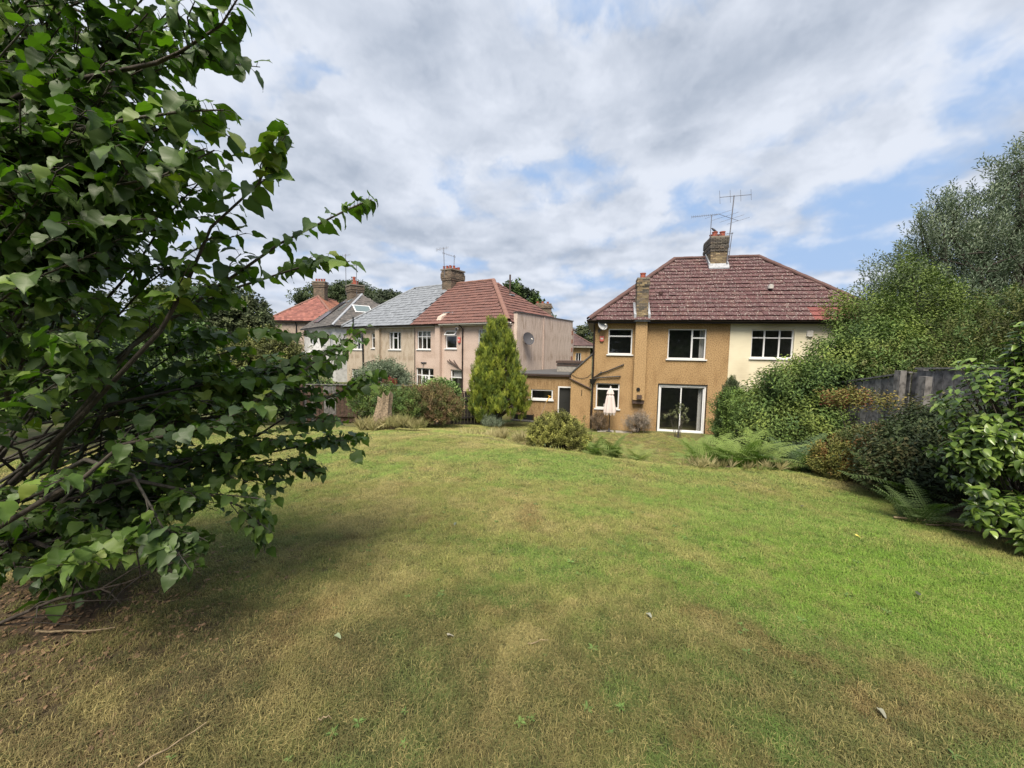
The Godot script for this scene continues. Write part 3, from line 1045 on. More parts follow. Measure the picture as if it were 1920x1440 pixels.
	window(c, L, a, 1.47, a + 1.64, 2.71, [[a + 0.5, 1.52, a + 0.56, 2.66], [a + 1.08, 1.52, a + 1.14, 2.66], [a + 0.05, 2.32, a + 0.5, 2.37], [a + 0.56, 2.32, a + 1.08, 2.37], [a + 1.14, 2.32, a + 1.59, 2.37]],
		[[a + 0.05, 1.52, a + 0.5, 2.32], [a + 0.56, 1.52, a + 1.08, 2.32], [a + 1.14, 1.52, a + 1.59, 2.32], [a + 0.05, 2.37, a + 0.5, 2.66], [a + 0.56, 2.37, a + 1.08, 2.66], [a + 1.14, 2.37, a + 1.59, 2.66]], -0.09, true, 0.06)
	a = 7.2 + x0
	window(c, L, a, -1.9, a + 1.8, 0.2, [[a + 0.87, -1.84, a + 0.93, 0.14]], [[a + 0.06, -1.84, a + 0.87, 0.14], [a + 0.93, -1.84, a + 1.74, 0.14]], -0.09, false, 0.06, "", "patio_door")
	# brick courses of the painted wall, shallow joints: bands proud of the sheet
	var bm := mb(L)
	var y := -2.0
	while y < 2.9:
		for seg in [[0.004, a - 7.2 - x0 + 6.6 + x0 + 0.0], [8.3 + x0, 5.746]]:
			bm.box(Vector3(seg[0], y, 0.001), Vector3(seg[1], y + 0.062, 0.006))
		y += 0.075
	var bands := part(c, "brick_courses", bm, M.cream_paint)
	bands.set_meta("kind", "stuff")
	s = mb(L)
	s.box(Vector3(0.002, 2.93, -8.3), Vector3(6.08, 2.952, 0.30))
	part(c, "soffit", s, M.brown_gutter)
	fa = mb(L)
	fa.box(Vector3(0.002, 2.954, 0.27), Vector3(6.08, 3.07, 0.298))
	part(c, "fascia", fa, M.brown_gutter)
	gutter(c, L, Vector3(0.002, 3.05, 0.36), Vector3(6.08, 3.05, 0.36), M.brown_gutter)
	var er := Vector3(6.08, 3.04, 0.40)
	var rr := Vector3(8.0 + x0, ridge, -4.0)
	var rm2 := Vector3(0.0, ridge, -4.0)
	var pm2 := Vector3(0.0, 3.04, 0.40)
	roof = roof_slope(c, L, pm2, er, rr, rm2, M.plum_bed, plum, "roll", 0.33, 0.30, true, 13, [], Rect2(3.15, -0.1, 3.0, 1.0))
	roof_slope(c, L, er, Vector3(6.08, 3.04, -8.4), rr, rr, M.plum_bed, [], "roll", 0.33, 0.30, false, 14, tints)
	roof_slope(c, L, Vector3(6.08, 3.04, -8.4), Vector3(0, 3.04, -8.4), rm2, rr, M.plum_bed, [], "roll", 0.33, 0.30, false, 15, tints)
	ridge_tiles(roof, L, er + Vector3(-0.05, 0.05, -0.05), rr, M.ridge_plum)
	ridge_tiles(roof, L, rm2, rr, M.ridge_plum)
	vt = mb(L)
	vp = Vector3(1.95, 4.62, -1.35)
	vt.tube([vp, vp + Vector3(0, 0.14, 0.02), vp + Vector3(0, 0.18, 0.03)], [0.12, 0.12, 0.06], 8)
	part(roof, "roof_vent", vt, M.off_white)

func build_garage():
	var at := Vector3(3.79, -2.05, -18.66)
	var turn := deg_to_rad(-12.0)
	var L := 2.05
	var g := thing("garage", "flat roofed ochre garage with a small wide window and dark back door", "garage", at, turn)
	# slanting end wall of the passage roof, flush with the house front
	var m := mb(L)
	var pts := [Vector3(-1.03, -2.04, -0.05), Vector3(-0.09, -2.04, -0.05), Vector3(-0.09, 1.46, -0.05), Vector3(-1.03, 0.56, -0.05)]
	var back := Vector3(0, 0, -0.25)
	m.quad(pts[0], pts[1], pts[2], pts[3])
	m.quad(pts[1] + back, pts[0] + back, pts[3] + back, pts[2] + back)
	for k in 4:
		var l := (k + 1) % 4
		m.quad(pts[k], pts[k] + back, pts[l] + back, pts[l])
	part(g, "wall", m, M.ochre_dash)
	var v := mb(L)
	v.bar(Vector3(-1.12, 0.53, -0.04), Vector3(-0.06, 1.55, -0.04), 0.09, 0.05)
	v.bar(Vector3(-1.12, 0.50, -3.0), Vector3(-0.06, 1.52, -3.0), 5.8, 0.05)
	part(g, "passage_roof", v, M.felt)
	var sl := mb(L)
	sl.box(Vector3(-0.525, -0.45, -0.06), Vector3(-0.495, -0.17, -0.035))
	part(g, "slot_vent", sl, M.black_plastic)
	downpipe(g, L, [Vector3(-1.08, 0.44, -0.6), Vector3(-1.07, 0.34, 0.0), Vector3(-0.98, 0.30, 0.01), Vector3(-0.1, -0.11, 0.01), Vector3(-0.05, -0.14, 0.05)], 0.035, M.rust_brown)
	var ca := mb(L)
	ca.tube([Vector3(-1.0, 0.52, -0.03), Vector3(-0.75, 0.40, -0.03), Vector3(-0.5, 0.36, -0.03), Vector3(-0.25, 0.44, -0.03), Vector3(-0.08, 0.62, -0.03)], [0.008, 0.008, 0.008, 0.008, 0.008], 4)
	part(g, "cable", ca, M.black_plastic)
	# garage front set back
	var holes := [[-3.17, -0.88, -2.03, -0.37], [-1.76, -1.96, -1.1, -0.17]]
	var f := mb(L)
	wall_mesh(f, -4.25, -1.05, -2.04, 0.36, 0.22, holes, -1.5)
	part(g, "wall", f, M.ochre_dash_stained)
	var s := mb(L)
	s.box(Vector3(-4.25, -2.04, -8.0), Vector3(-4.03, 0.36, -1.722))
	s.box(Vector3(-1.25, -2.04, -8.0), Vector3(-1.05, 0.36, -1.722))
	s.box(Vector3(-4.028, -2.04, -8.0), Vector3(-1.252, 0.36, -7.8))
	s.box(Vector3(-1.05, -2.04, -1.6), Vector3(-1.035, 0.5, -0.31))
	part(g, "wall", s, M.ochre_dash_stained)
	var w := window(g, L, -3.17, -0.88, -2.03, -0.37, [], [[-3.11, -0.82, -2.09, -0.43]], -1.53, false, 0.06)
	var si := mb(L)
	si.box(Vector3(-3.28, -0.95, -1.6), Vector3(-1.97, -0.883, -1.42))
	part(w, "sill", si, M.white_plastic)
	var df := mb(L)
	df.box(Vector3(-1.76, -1.96, -1.6), Vector3(-1.70, -0.17, -1.47))
	df.box(Vector3(-1.70, -0.235, -1.6), Vector3(-1.1, -0.17, -1.47))
	var fr := part(g, "door_frame", df, M.white_plastic)
	var dl := mb(L)
	dl.box(Vector3(-1.70, -1.95, -1.62), Vector3(-1.1, -0.24, -1.58))
	dl.box(Vector3(-1.66, -1.0, -1.58), Vector3(-1.14, -0.98, -1.575))
	part(g, "door", dl, M.dark_door)
	var r := mb(L)
	r.box(Vector3(-4.32, 0.362, -8.1), Vector3(-1.04, 0.46, -1.40))
	part(g, "flat_roof", r, M.felt)
	var fa := mb(L)
	fa.box(Vector3(-4.32, 0.33, -1.46), Vector3(-1.04, 0.358, -1.38))
	fa.box(Vector3(-4.33, 0.39, -1.398), Vector3(-1.04, 0.43, -1.36))
	part(g, "fascia", fa, M.rust_brown)
	# raised flat roof behind
	var b := mb(L)
	b.box(Vector3(-2.1, 0.464, -6.0), Vector3(-0.3, 0.95, -4.0))
	part(g, "raised_wall", b, M.concrete)
	var bt := mb(L)
	bt.box(Vector3(-2.16, 0.952, -6.1), Vector3(-0.25, 1.08, -3.92))
	bt.box(Vector3(-2.13, 0.80, -3.998), Vector3(-0.28, 0.87, -3.97))
	part(g, "raised_roof", bt, M.rust_brown)

func build_pink_pair():
	var turn := deg_to_rad(-34.0)
	var base := -2.25
	var L := 2.25
	var corner := Vector3(-0.03, base, -22.8)
	var R := Basis(Vector3.UP, turn)
	# pink half, local x from -8 to 0
	var p := thing("pink_house", "pink pebbledashed house with a rust tiled hip roof and blank side wall", "house", corner, turn)
	var holes := [[-7.75, 1.6, -6.47, 2.84], [-5.15, 1.68, -4.2, 2.83], [-2.5, 1.65, -1.2, 2.87], [-7.85, -2.1, -6.2, 0.35], [-4.7, -1.1, -3.72, 0.36]]
	shell(p, L, -7.998, 0.0, -2.24, 3.15, 8.0, holes, M.pink_dash)
	var w := window(p, L, -7.75, 1.6, -6.47, 2.84, [[-7.36, 1.65, -7.29, 2.79], [-6.93, 1.65, -6.87, 2.79], [-7.7, 2.42, -7.36, 2.47], [-7.29, 2.42, -6.93, 2.47], [-6.87, 2.42, -6.52, 2.47]],
		[[-7.7, 1.65, -7.36, 2.42], [-7.29, 1.65, -6.93, 2.42], [-6.87, 1.65, -6.52, 2.42], [-7.7, 2.47, -7.36, 2.79], [-7.29, 2.47, -6.93, 2.79], [-6.87, 2.47, -6.52, 2.79]])
	curtain(w, L, -7.7, -6.5, 2.3, 2.8, M.curtain)
	w = window(p, L, -5.15, 1.68, -4.2, 2.83, [[-5.1, 2.46, -4.25, 2.52]], [[-5.1, 1.73, -4.25, 2.46]])
	var sash := mb(L)          # the top light stands open
	var hinge := Vector3(0, 2.78, -0.07)
	for q in [[-5.12, -4.23, 0.0, 0.05], [-5.12, -4.23, 0.30, 0.35], [-5.12, -5.07, 0.05, 0.30], [-4.28, -4.23, 0.05, 0.30]]:
		var t := Transform3D(Basis(Vector3.RIGHT, -0.75), hinge)
		sash.obox(t * Transform3D(Basis(), Vector3((q[0] + q[1]) / 2, -(q[2] + q[3]) / 2, 0)), Vector3(q[1] - q[0], q[3] - q[2], 0.035))
	part(w, "open_sash", sash, M.white_plastic)
	var sp := mb(L)
	sp.obox(Transform3D(Basis(Vector3.RIGHT, -0.75), hinge) * Transform3D(Basis(), Vector3(-4.675, -0.175, 0)), Vector3(0.78, 0.25, 0.004))
	part(w, "pane", sp, M.glass)
	curtain(w, L, -5.12, -4.22, 2.5, 2.8, M.curtain)
	w = window(p, L, -2.5, 1.65, -1.2, 2.87, [[-1.88, 1.7, -1.82, 2.82], [-2.45, 2.36, -1.88, 2.41], [-1.82, 2.36, -1.25, 2.41]], [[-2.45, 1.7, -1.88, 2.36], [-1.82, 1.7, -1.25, 2.36], [-2.45, 2.41, -1.88, 2.82], [-1.82, 2.41, -1.25, 2.82]])
	curtain(w, L, -2.45, -1.9, 2.4, 2.85, M.curtain)
	w = window(p, L, -7.85, -2.1, -6.2, 0.35, [[-7.42, -2.05, -7.34, 0.3], [-6.71, -2.05, -6.63, 0.3], [-7.8, -0.16, -7.42, -0.1], [-7.34, -0.18, -6.71, -0.1], [-6.63, -0.16, -6.25, -0.1], [-7.34, -2.05, -7.22, -0.18], [-6.83, -2.05, -6.71, -0.18], [-7.08, -2.05, -6.97, -0.18]],
		[[-7.8, -2.05, -7.42, -0.16], [-7.22, -2.05, -7.08, -0.18], [-6.97, -2.05, -6.83, -0.18], [-6.63, -2.05, -6.25, -0.16], [-7.34, -0.1, -6.71, 0.3], [-7.8, -0.1, -7.42, 0.3], [-6.63, -0.1, -6.25, 0.3]], -0.07, false, 0.05, "", "french_window")
	w = window(p, L, -4.7, -1.1, -3.72, 0.36, [[-4.65, -0.16, -3.77, -0.1]], [[-4.65, -1.05, -3.77, -0.16], [-4.65, -0.1, -3.77, 0.31]])
	curtain(w, L, -4.65, -3.77, -0.1, 0.34, M.curtain)
	# chimney breast with a sloping cap above the eaves
	var cb := mb(L)
	cb.box(Vector3(-5.86, -2.24, 0.002), Vector3(-5.44, 3.16, 0.22))
	part(p, "chimney_breast", cb, M.pink_dash)
	var cap := mb(L)
	cap.hexa([Vector3(-5.88, 3.165, 0.24), Vector3(-5.42, 3.165, 0.24), Vector3(-5.42, 3.165, -0.6), Vector3(-5.88, 3.165, -0.6), Vector3(-5.82, 3.72, 0.0), Vector3(-5.48, 3.72, 0.0), Vector3(-5.48, 4.0, -0.6), Vector3(-5.82, 4.0, -0.6)])
	part(p, "capped_stack", cap, M.pink_dash)
	var la := mb(L)
	la.bar(Vector3(-5.36, 3.2, 0.26), Vector3(-5.2, 4.05, -0.72), 0.16, 0.03)
	la.bar(Vector3(-5.9, 3.98, -0.55), Vector3(-5.3, 4.02, -0.55), 0.12, 0.04)
	part(p, "flashing", la, M.lead)
	# blank side wall with its parapet, right face
	var sw := mb(L)
	sw.box(Vector3(0.002, -2.24, -7.3), Vector3(0.24, 3.76, -0.12))
	part(p, "side_wall", sw, M.pink_dash_streaked)
	var cop := mb(L)
	cop.box(Vector3(-0.03, 3.762, -7.36), Vector3(0.29, 3.81, -0.08))
	part(p, "coping", cop, M.felt)
	var pb := mb(L)
	pb.box(Vector3(0.242, -2.24, -3.24), Vector3(0.275, 3.76, -3.10))
	part(p, "pilaster", pb, M.pink_dash)
	var qn := mb(L)
	for k in 36:
		qn.col = Color(0.36, 0.16, 0.10)
		if k % 4 < 2:
			qn.box(Vector3(0.19, -2.0 + k * 0.15, -7.34), Vector3(0.262, -1.86 + k * 0.15, -7.15))
	part(p, "quoin_bricks", qn, M.brick_tinted)
	var so := mb(L)
	so.box(Vector3(-7.998, 3.08, -8.2), Vector3(-5.87, 3.11, 0.26))
	so.box(Vector3(-5.43, 3.08, -8.2), Vector3(-0.002, 3.11, 0.26))
	part(p, "soffit", so, M.off_white)
	gutter(p, L, Vector3(-7.99, 3.20, 0.34), Vector3(-5.9, 3.20, 0.34), M.brown_gutter, 0.065)
	gutter(p, L, Vector3(-5.4, 3.20, 0.34), Vector3(0.1, 3.20, 0.34), M.off_white, 0.075)
	var fb := mb(L)
	fb.box(Vector3(-7.99, 3.115, 0.25), Vector3(-5.9, 3.24, 0.275))
	fb.box(Vector3(-5.4, 3.115, 0.25), Vector3(0.0, 3.24, 0.275))
	part(p, "fascia", fb, M.brown_gutter)
	downpipe(p, L, [Vector3(-3.75, 3.14, 0.34), Vector3(-3.7, 3.05, 0.2), Vector3(-3.66, 2.9, 0.06), Vector3(-3.66, 0.3, 0.06), Vector3(-3.66, -2.2, 0.06)], 0.042)
	for q in [[-4.95, 0.92], [-4.78, 0.98], [-4.4, 0.95]]:
		downpipe(p, L, [Vector3(q[0], q[1], 0.02), Vector3(q[0] + 0.05, q[1] - 0.03, 0.07), Vector3(-3.9, 0.46, 0.07), Vector3(-3.68, 0.34, 0.07)], 0.026, M.rust_brown, "waste_pipe")
	downpipe(p, L, [Vector3(-7.93, 3.05, 0.05), Vector3(-7.93, -2.2, 0.05)], 0.022)
	var ridge := 6.5
	var rust := [M.rust_tile_0, M.rust_tile_1, M.rust_tile_2, M.rust_tile_0]
	var tints := [Color(0.165, 0.078, 0.066), Color(0.18, 0.085, 0.07), Color(0.15, 0.074, 0.064)]
	var el := Vector3(-8.0, 3.2, 0.36)
	var er := Vector3(0.0, 3.2, 0.36)
	var rr := Vector3(-4.35, ridge, -3.95)
	var rm := Vector3(-8.0, ridge, -3.95)
	var roof := roof_slope(p, L, el, er, rr, rm, M.rust_bed, rust, "roll", 0.345, 0.33, true, 23)
	roof_slope(p, L, er, Vector3(0.0, 3.2, -8.3), rr, rr, M.rust_bed, [], "roll", 0.345, 0.33, false, 24, tints)
	roof_slope(p, L, Vector3(0.0, 3.2, -8.3), Vector3(-8, 3.2, -8.3), rm, rr, M.rust_bed, [], "roll", 0.345, 0.33, false, 25, tints)
	ridge_tiles(roof, L, er + Vector3(-0.1, 0.1, -0.1), rr, M.ridge_rust, 0.15)
	ridge_tiles(roof, L, rm, rr, M.ridge_rust, 0.14)
	var vp := mb(L)
	vp.tube([Vector3(-2.9, 5.0, -3.9), Vector3(-2.9, 6.75, -3.9)], [0.06, 0.06], 8)
	part(roof, "soil_vent_pipe", vp, M.rust_brown)
	var lip := mb(L)
	lip.box(Vector3(-3.1, 5.35, -4.1), Vector3(-2.62, 5.42, -3.7))
	part(roof, "flashing", lip, M.lead)
	var cs := mb(L)
	cs.box(Vector3(-8.72, 7.45, -4.75), Vector3(-7.62, 7.55, -3.2))
	var big := part(p, "chimney", cs, M.mortar)
	brickwork(big, L, -8.62, -7.72, -4.68, -3.27, 5.6, 7.45, DRAB, 26, [[6.7, 6.85, 0.05], [6.85, 7.2, 0.08], [7.2, 7.4, 0.04]])
	for i in 6:
		pot(big, L, Vector3(-8.55 + 0.155 * i, 7.55, -3.42 - 0.22 * (i % 2)), 0.24, 0.09)
	for i in 3:
		pot(big, L, Vector3(-8.4 + 0.25 * i, 7.55, -4.3), 0.24, 0.1)

	# beige half, local x from -7.7 to 0 after the shift
	var b := thing("beige_house", "beige rendered house with a grey slate hip roof, joined to the pink house", "house", corner + R * Vector3(-8.0, 0, 0), turn)
	holes = [[-6.9, 1.5, -5.6, 2.72], [-4.62, 1.62, -3.95, 2.72], [-2.65, 1.55, -1.36, 2.8], [-5.1, -0.8, -4.2, 0.34], [-7.1, -0.9, -6.0, 0.0]]
	shell(b, L, -7.7, -0.002, -2.24, 3.15, 8.0, holes, M.beige_dash)
	w = window(b, L, -6.9, 1.5, -5.6, 2.72, [[-6.5, 1.55, -6.42, 2.67], [-6.06, 1.55, -5.98, 2.67], [-6.42, 2.3, -6.06, 2.36]], [[-6.85, 1.55, -6.5, 2.67], [-6.42, 1.55, -6.06, 2.3], [-5.98, 1.55, -5.65, 2.67], [-6.42, 2.36, -6.06, 2.67]])
	curtain(w, L, -6.85, -6.5, 1.5, 2.7, M.curtain)
	curtain(w, L, -6.0, -5.65, 1.5, 2.7, M.curtain)
	w = window(b, L, -4.62, 1.62, -3.95, 2.72, [[-4.31, 1.67, -4.25, 2.67], [-4.57, 2.36, -4.31, 2.41], [-4.25, 2.36, -4.0, 2.41]], [[-4.57, 1.67, -4.31, 2.36], [-4.25, 1.67, -4.0, 2.36], [-4.57, 2.41, -4.31, 2.67], [-4.25, 2.41, -4.0, 2.67]])
	w = window(b, L, -2.65, 1.55, -1.36, 2.8, [[-2.29, 1.6, -2.2, 2.75], [-1.81, 1.6, -1.72, 2.75], [-2.2, 2.34, -1.81, 2.4]], [[-2.6, 1.6, -2.29, 2.75], [-2.2, 1.6, -1.81, 2.34], [-1.72, 1.6, -1.41, 2.75], [-2.2, 2.4, -1.81, 2.75]])
	curtain(w, L, -2.6, -2.35, 1.55, 2.78, M.curtain)
	curtain(w, L, -1.65, -1.4, 1.55, 2.78, M.curtain)
	w = window(b, L, -5.1, -0.8, -4.2, 0.34, [[-4.68, -0.75, -4.62, 0.29], [-5.05, -0.08, -4.68, -0.02], [-4.62, -0.08, -4.25, -0.02]], [[-5.05, -0.75, -4.68, -0.08], [-4.62, -0.75, -4.25, -0.08], [-5.05, -0.02, -4.68, 0.29], [-4.62, -0.02, -4.25, 0.29]])
	w = window(b, L, -7.1, -0.9, -6.0, 0.0, [[-6.58, -0.85, -6.52, -0.05]], [[-7.05, -0.85, -6.58, -0.05], [-6.52, -0.85, -6.05, -0.05]])
	cb = mb(L)
	cb.box(Vector3(-3.95, -2.24, 0.002), Vector3(-3.5, 3.1, 0.2))
	part(b, "chimney_breast", cb, M.beige_dash)
	so = mb(L)
	so.box(Vector3(-8.0, 3.08, -8.2), Vector3(-0.002, 3.11, 0.26))
	part(b, "soffit", so, M.off_white)
	gutter(b, L, Vector3(-8.0, 3.2, 0.34), Vector3(-0.002, 3.2, 0.34), M.brown_gutter, 0.065)
	fb = mb(L)
	fb.box(Vector3(-8.0, 3.115, 0.25), Vector3(-0.002, 3.24, 0.275))
	part(b, "fascia", fb, M.brown_gutter)
	downpipe(b, L, [Vector3(-6.2, 3.95, 0.42), Vector3(-6.2, 3.1, 0.42), Vector3(-5.95, 2.9, 0.22), Vector3(-5.6, 2.6, 0.1), Vector3(-5.55, 2.4, 0.08), Vector3(-5.55, -2.2, 0.08)], 0.055, M.black_plastic, "soil_pipe")
	downpipe(b, L, [Vector3(-4.3, 0.75, 0.02), Vector3(-4.4, 0.7, 0.08), Vector3(-5.5, 0.45, 0.08)], 0.03, M.black_plastic, "waste_pipe")
	var slate := [M.slate_tile_0, M.slate_tile_1, M.slate_tile_2]
	var st := [Color(0.215, 0.235, 0.265), Color(0.235, 0.255, 0.285), Color(0.2, 0.215, 0.245)]
	el = Vector3(-8.0, 3.2, 0.36)
	er = Vector3(0.0, 3.2, 0.36)
	var bl := Vector3(-4.3, ridge, -3.95)
	rm = Vector3(0.0, ridge, -3.95)
	roof = roof_slope(b, L, el, er, rm, bl, M.slate_bed, slate, "flat", 0.345, 0.42, true, 33)
	roof_slope(b, L, Vector3(-8.0, 3.2, -8.3), el, bl, bl, M.slate_bed, [], "flat", 0.345, 0.42, false, 34, st)
	roof_slope(b, L, Vector3(0, 3.2, -8.3), Vector3(-8, 3.2, -8.3), bl, rm, M.slate_bed, [], "flat", 0.345, 0.42, false, 35, st)
	ridge_tiles(roof, L, el + Vector3(0.1, 0.1, -0.1), bl, M.ridge_slate, 0.12)
	ridge_tiles(roof, L, bl, rm, M.ridge_slate, 0.12)

func plain_windows(h: Node3D, lift: float, list: Array):
	for q in list:
		window(h, lift, q[0], q[1], q[2], q[3], [[(q[0] + q[2]) / 2 - 0.03, q[1] + 0.05, (q[0] + q[2]) / 2 + 0.03, q[3] - 0.05]], [[q[0] + 0.05, q[1] + 0.05, (q[0] + q[2]) / 2 - 0.03, q[3] - 0.05], [(q[0] + q[2]) / 2 + 0.03, q[1] + 0.05, q[2] - 0.05, q[3] - 0.05]])

func build_street():
	# white house with an old grey roof: solar panel and roof windows
	var turn := deg_to_rad(-50.0)
	var base := -1.2
	var L := 1.2
	var g := thing("white_house", "white rendered house with a weathered grey brown hip roof and solar panel", "house", Vector3(-16.34, base, -37.0), turn)
	var holes := [[-8.9, 1.9, -7.6, 3.3], [-4.6, 1.9, -3.1, 3.3], [-2.1, 1.6, -0.9, 3.1]]
	shell(g, L, -11.6, 0.0, -2.8, 3.6, 8.5, holes, M.white_render)
	plain_windows(g, L, holes)
	var grey_t := [Color(0.115, 0.105, 0.10), Color(0.135, 0.12, 0.115), Color(0.10, 0.095, 0.092)]
	var el := Vector3(-11.9, 3.62, 0.35)
	var er := Vector3(0.35, 3.62, 0.35)
	var rr := Vector3(-4.2, 7.25, -4.0)
	var rl := Vector3(-8.4, 7.25, -4.0)
	var bl := Vector3(-11.9, 3.62, -8.6)
	var br := Vector3(0.35, 3.62, -8.6)
	var roof := roof_slope(g, L, el, er, rr, rl, M.felt, [], "flat", 0.3, 0.28, false, 41, grey_t)
	roof_slope(g, L, er, br, rr, rr, M.felt, [], "flat", 0.3, 0.28, false, 42, grey_t)
	roof_slope(g, L, bl, el, rl, rl, M.felt, [], "flat", 0.3, 0.28, false, 43, grey_t)
	roof_slope(g, L, br, bl, rl, rr, M.felt, [], "flat", 0.3, 0.28, false, 44, grey_t)
	ridge_tiles(roof, L, er, rr, M.lead, 0.12)
	ridge_tiles(roof, L, rl, rr, M.ridge_slate, 0.12)
	var fb := mb(L)
	fb.box(Vector3(-11.9, 3.5, 0.28), Vector3(0.35, 3.62, 0.34))
	fb.box(Vector3(0.3, 3.5, -8.6), Vector3(0.345, 3.62, 0.26))
	part(g, "fascia", fb, M.brown_gutter)
	var slope := (rl - Vector3(rl.x, el.y, el.z)).normalized()
	var nn := Vector3.RIGHT.cross(slope)
	var flat := Basis(Vector3.RIGHT, nn, -slope)
	for k in 4:
		var sp := mb(L)
		sp.obox(Transform3D(flat, Vector3(-7.2, el.y, el.z) + slope * (1.25 + 0.92 * k) + nn * 0.14), Vector3(1.9, 0.05, 0.9))
		part(roof, "solar_panel", sp, M.panel_blue)
	for q in [[-4.7, 3.3, 0.6, 1.0], [-5.4, 4.6, 0.5, 0.5]]:
		var sk := mb(L)
		sk.obox(Transform3D(flat, Vector3(q[0], el.y, el.z) + slope * q[1] + nn * 0.1), Vector3(q[2], 0.06, q[3]))
		part(roof, "roof_window", sk, M.skylight_glass)
	# the roof window on the side slope
	var s2 := (rr - Vector3(er.x, er.y, rr.z)).normalized()
	var n2 := Vector3(0, 0, -1).cross(s2)
	var t2 := Transform3D(Basis(Vector3(0, 0, -1), n2, -s2), Vector3(er.x, er.y, -3.2) + s2 * 2.9 + n2 * 0.1)
	var sk2 := mb(L)
	sk2.obox(t2, Vector3(1.7, 0.08, 1.2))
	var rw := part(roof, "roof_window", sk2, M.white_plastic)
	var sg := mb(L)
	sg.obox(t2 * Transform3D(Basis(), Vector3(0, 0.045, 0)), Vector3(1.5, 0.02, 1.0))
	part(rw, "pane", sg, M.skylight_glass)
	var cs := mb(L)
	cs.box(Vector3(-7.2, 8.3, -4.75), Vector3(-5.4, 8.42, -3.25))
	var big := part(g, "chimney", cs, M.mortar)
	brickwork(big, L, -7.05, -5.55, -4.65, -3.35, 6.6, 8.3, DRAB, 45, [[7.6, 7.85, 0.06], [7.85, 8.15, 0.1]])
	for i in 4:
		pot(big, L, Vector3(-6.95 + 0.4 * i, 8.42, -4.0), [0.35, 0.95, 0.5, 0.35][i], 0.16)
	var ext := mb(L)
	ext.box(Vector3(-13.4, -2.8, -3.0), Vector3(-11.602, 3.3, -0.5))
	part(g, "side_extension", ext, M.white_render)
	var ex2 := mb(L)
	ex2.box(Vector3(-13.6, 3.302, -3.1), Vector3(-11.604, 3.42, -0.3))
	part(g, "extension_roof", ex2, M.rust_brown)
	# low white annexe in front
	var an := mb(L)
	an.box(Vector3(-9.5, -2.8, 0.002), Vector3(-4.5, 1.0, 3.0))
	part(g, "annexe", an, M.white_render)
	var at := mb(L)
	at.box(Vector3(-9.7, 1.002, 0.004), Vector3(-4.3, 1.12, 3.2))
	part(g, "annexe_roof", at, M.white_plastic)

	# red tiled house at the end
	L = 0.5
	var r := thing("red_roofed_house", "drab rendered house with a bright red tiled hip roof, furthest up the street", "house", Vector3(-30.3, -0.5, -50.3), 0.0)
	shell(r, L, 0.0, 8.2, -0.5, 4.8, 13.0, [], M.drab_render, false)
	var red_t := [Color(0.26, 0.10, 0.08), Color(0.30, 0.12, 0.095), Color(0.22, 0.085, 0.072)]
	el = Vector3(-0.4, 4.85, 0.4)
	er = Vector3(8.6, 4.85, 0.4)
	bl = Vector3(-0.4, 4.85, -13.4)
	br = Vector3(8.6, 4.85, -13.4)
	rl = Vector3(4.1, 8.45, -4.1)
	rr = Vector3(4.1, 8.45, -9.6)
	roof = roof_slope(r, L, el, er, rl, rl, M.rust_bed, [], "flat", 0.34, 0.34, false, 51, red_t)
	roof_slope(r, L, er, br, rr, rl, M.rust_bed, [], "flat", 0.34, 0.34, false, 52, [Color(0.36, 0.15, 0.09), Color(0.33, 0.13, 0.08)])
	roof_slope(r, L, bl, el, rl, rr, M.rust_bed, [], "flat", 0.34, 0.34, false, 53, [Color(0.20, 0.12, 0.09), Color(0.23, 0.14, 0.10)])
	roof_slope(r, L, br, bl, rr, rr, M.rust_bed, [], "flat", 0.34, 0.34, false, 54, red_t)
	ridge_tiles(roof, L, el, rl, M.ridge_rust, 0.15)
	ridge_tiles(roof, L, er, rl, M.ridge_rust, 0.15)
	ridge_tiles(roof, L, rl, rr, M.ridge_rust, 0.15)
	cs = mb(L)
	cs.box(Vector3(3.1, 10.35, -5.6), Vector3(4.9, 10.5, -4.4))
	big = part(r, "chimney", cs, M.mortar)
	brickwork(big, L, 3.3, 4.75, -5.5, -4.5, 7.8, 10.35, DRAB, 55, [[9.7, 9.95, 0.08], [9.95, 10.2, 0.12]])
	for i in 4:
		pot(big, L, Vector3(3.5 + 0.35 * i, 10.5, -5.0), 0.4, 0.13)
	cs = mb(L)
	cs.box(Vector3(7.0, 8.5, -13.6), Vector3(8.8, 8.65, -12.4))
	big = part(r, "chimney", cs, M.mortar)
	brickwork(big, L, 7.2, 8.6, -13.5, -12.5, 4.6, 8.5, DRAB, 56, [[8.0, 8.3, 0.08]])
	for q in [[3.2, 3.6], [3.2, 5.0]]:
		var sl := (rl - Vector3(er.x, er.y, rl.z)).normalized()
		var nl := Vector3(0, 0, -1).cross(sl)
		var sk := mb(L)
		sk.obox(Transform3D(Basis(Vector3(0, 0, -1), nl, -sl), Vector3(er.x, er.y, -q[1] - 3.0) + sl * q[0] + nl * 0.1), Vector3(0.8, 0.08, 1.2))
		part(roof, "roof_window", sk, M.skylight_glass)
	fb = mb(L)
	fb.box(Vector3(-0.4, 4.7, 0.33), Vector3(8.6, 4.84, 0.39))
	part(r, "fascia", fb, M.brown_gutter)
	downpipe(r, L, [Vector3(3.3, 4.7, 0.3), Vector3(3.3, 4.4, 0.08), Vector3(3.3, -0.4, 0.08)], 0.07, M.black_plastic)
	var lo := mb(L)
	lo.box(Vector3(0.5, -0.5, 0.002), Vector3(3.2, 1.9, 1.2))
	part(r, "annexe", lo, M.drab_render)
	lo = mb(L)
	lo.box(Vector3(0.4, 1.902, 0.004), Vector3(3.3, 2.1, 1.3))
	part(r, "annexe_roof", lo, M.black_plastic)

	# the ochre house across the road, in the gap
	L = 2.8
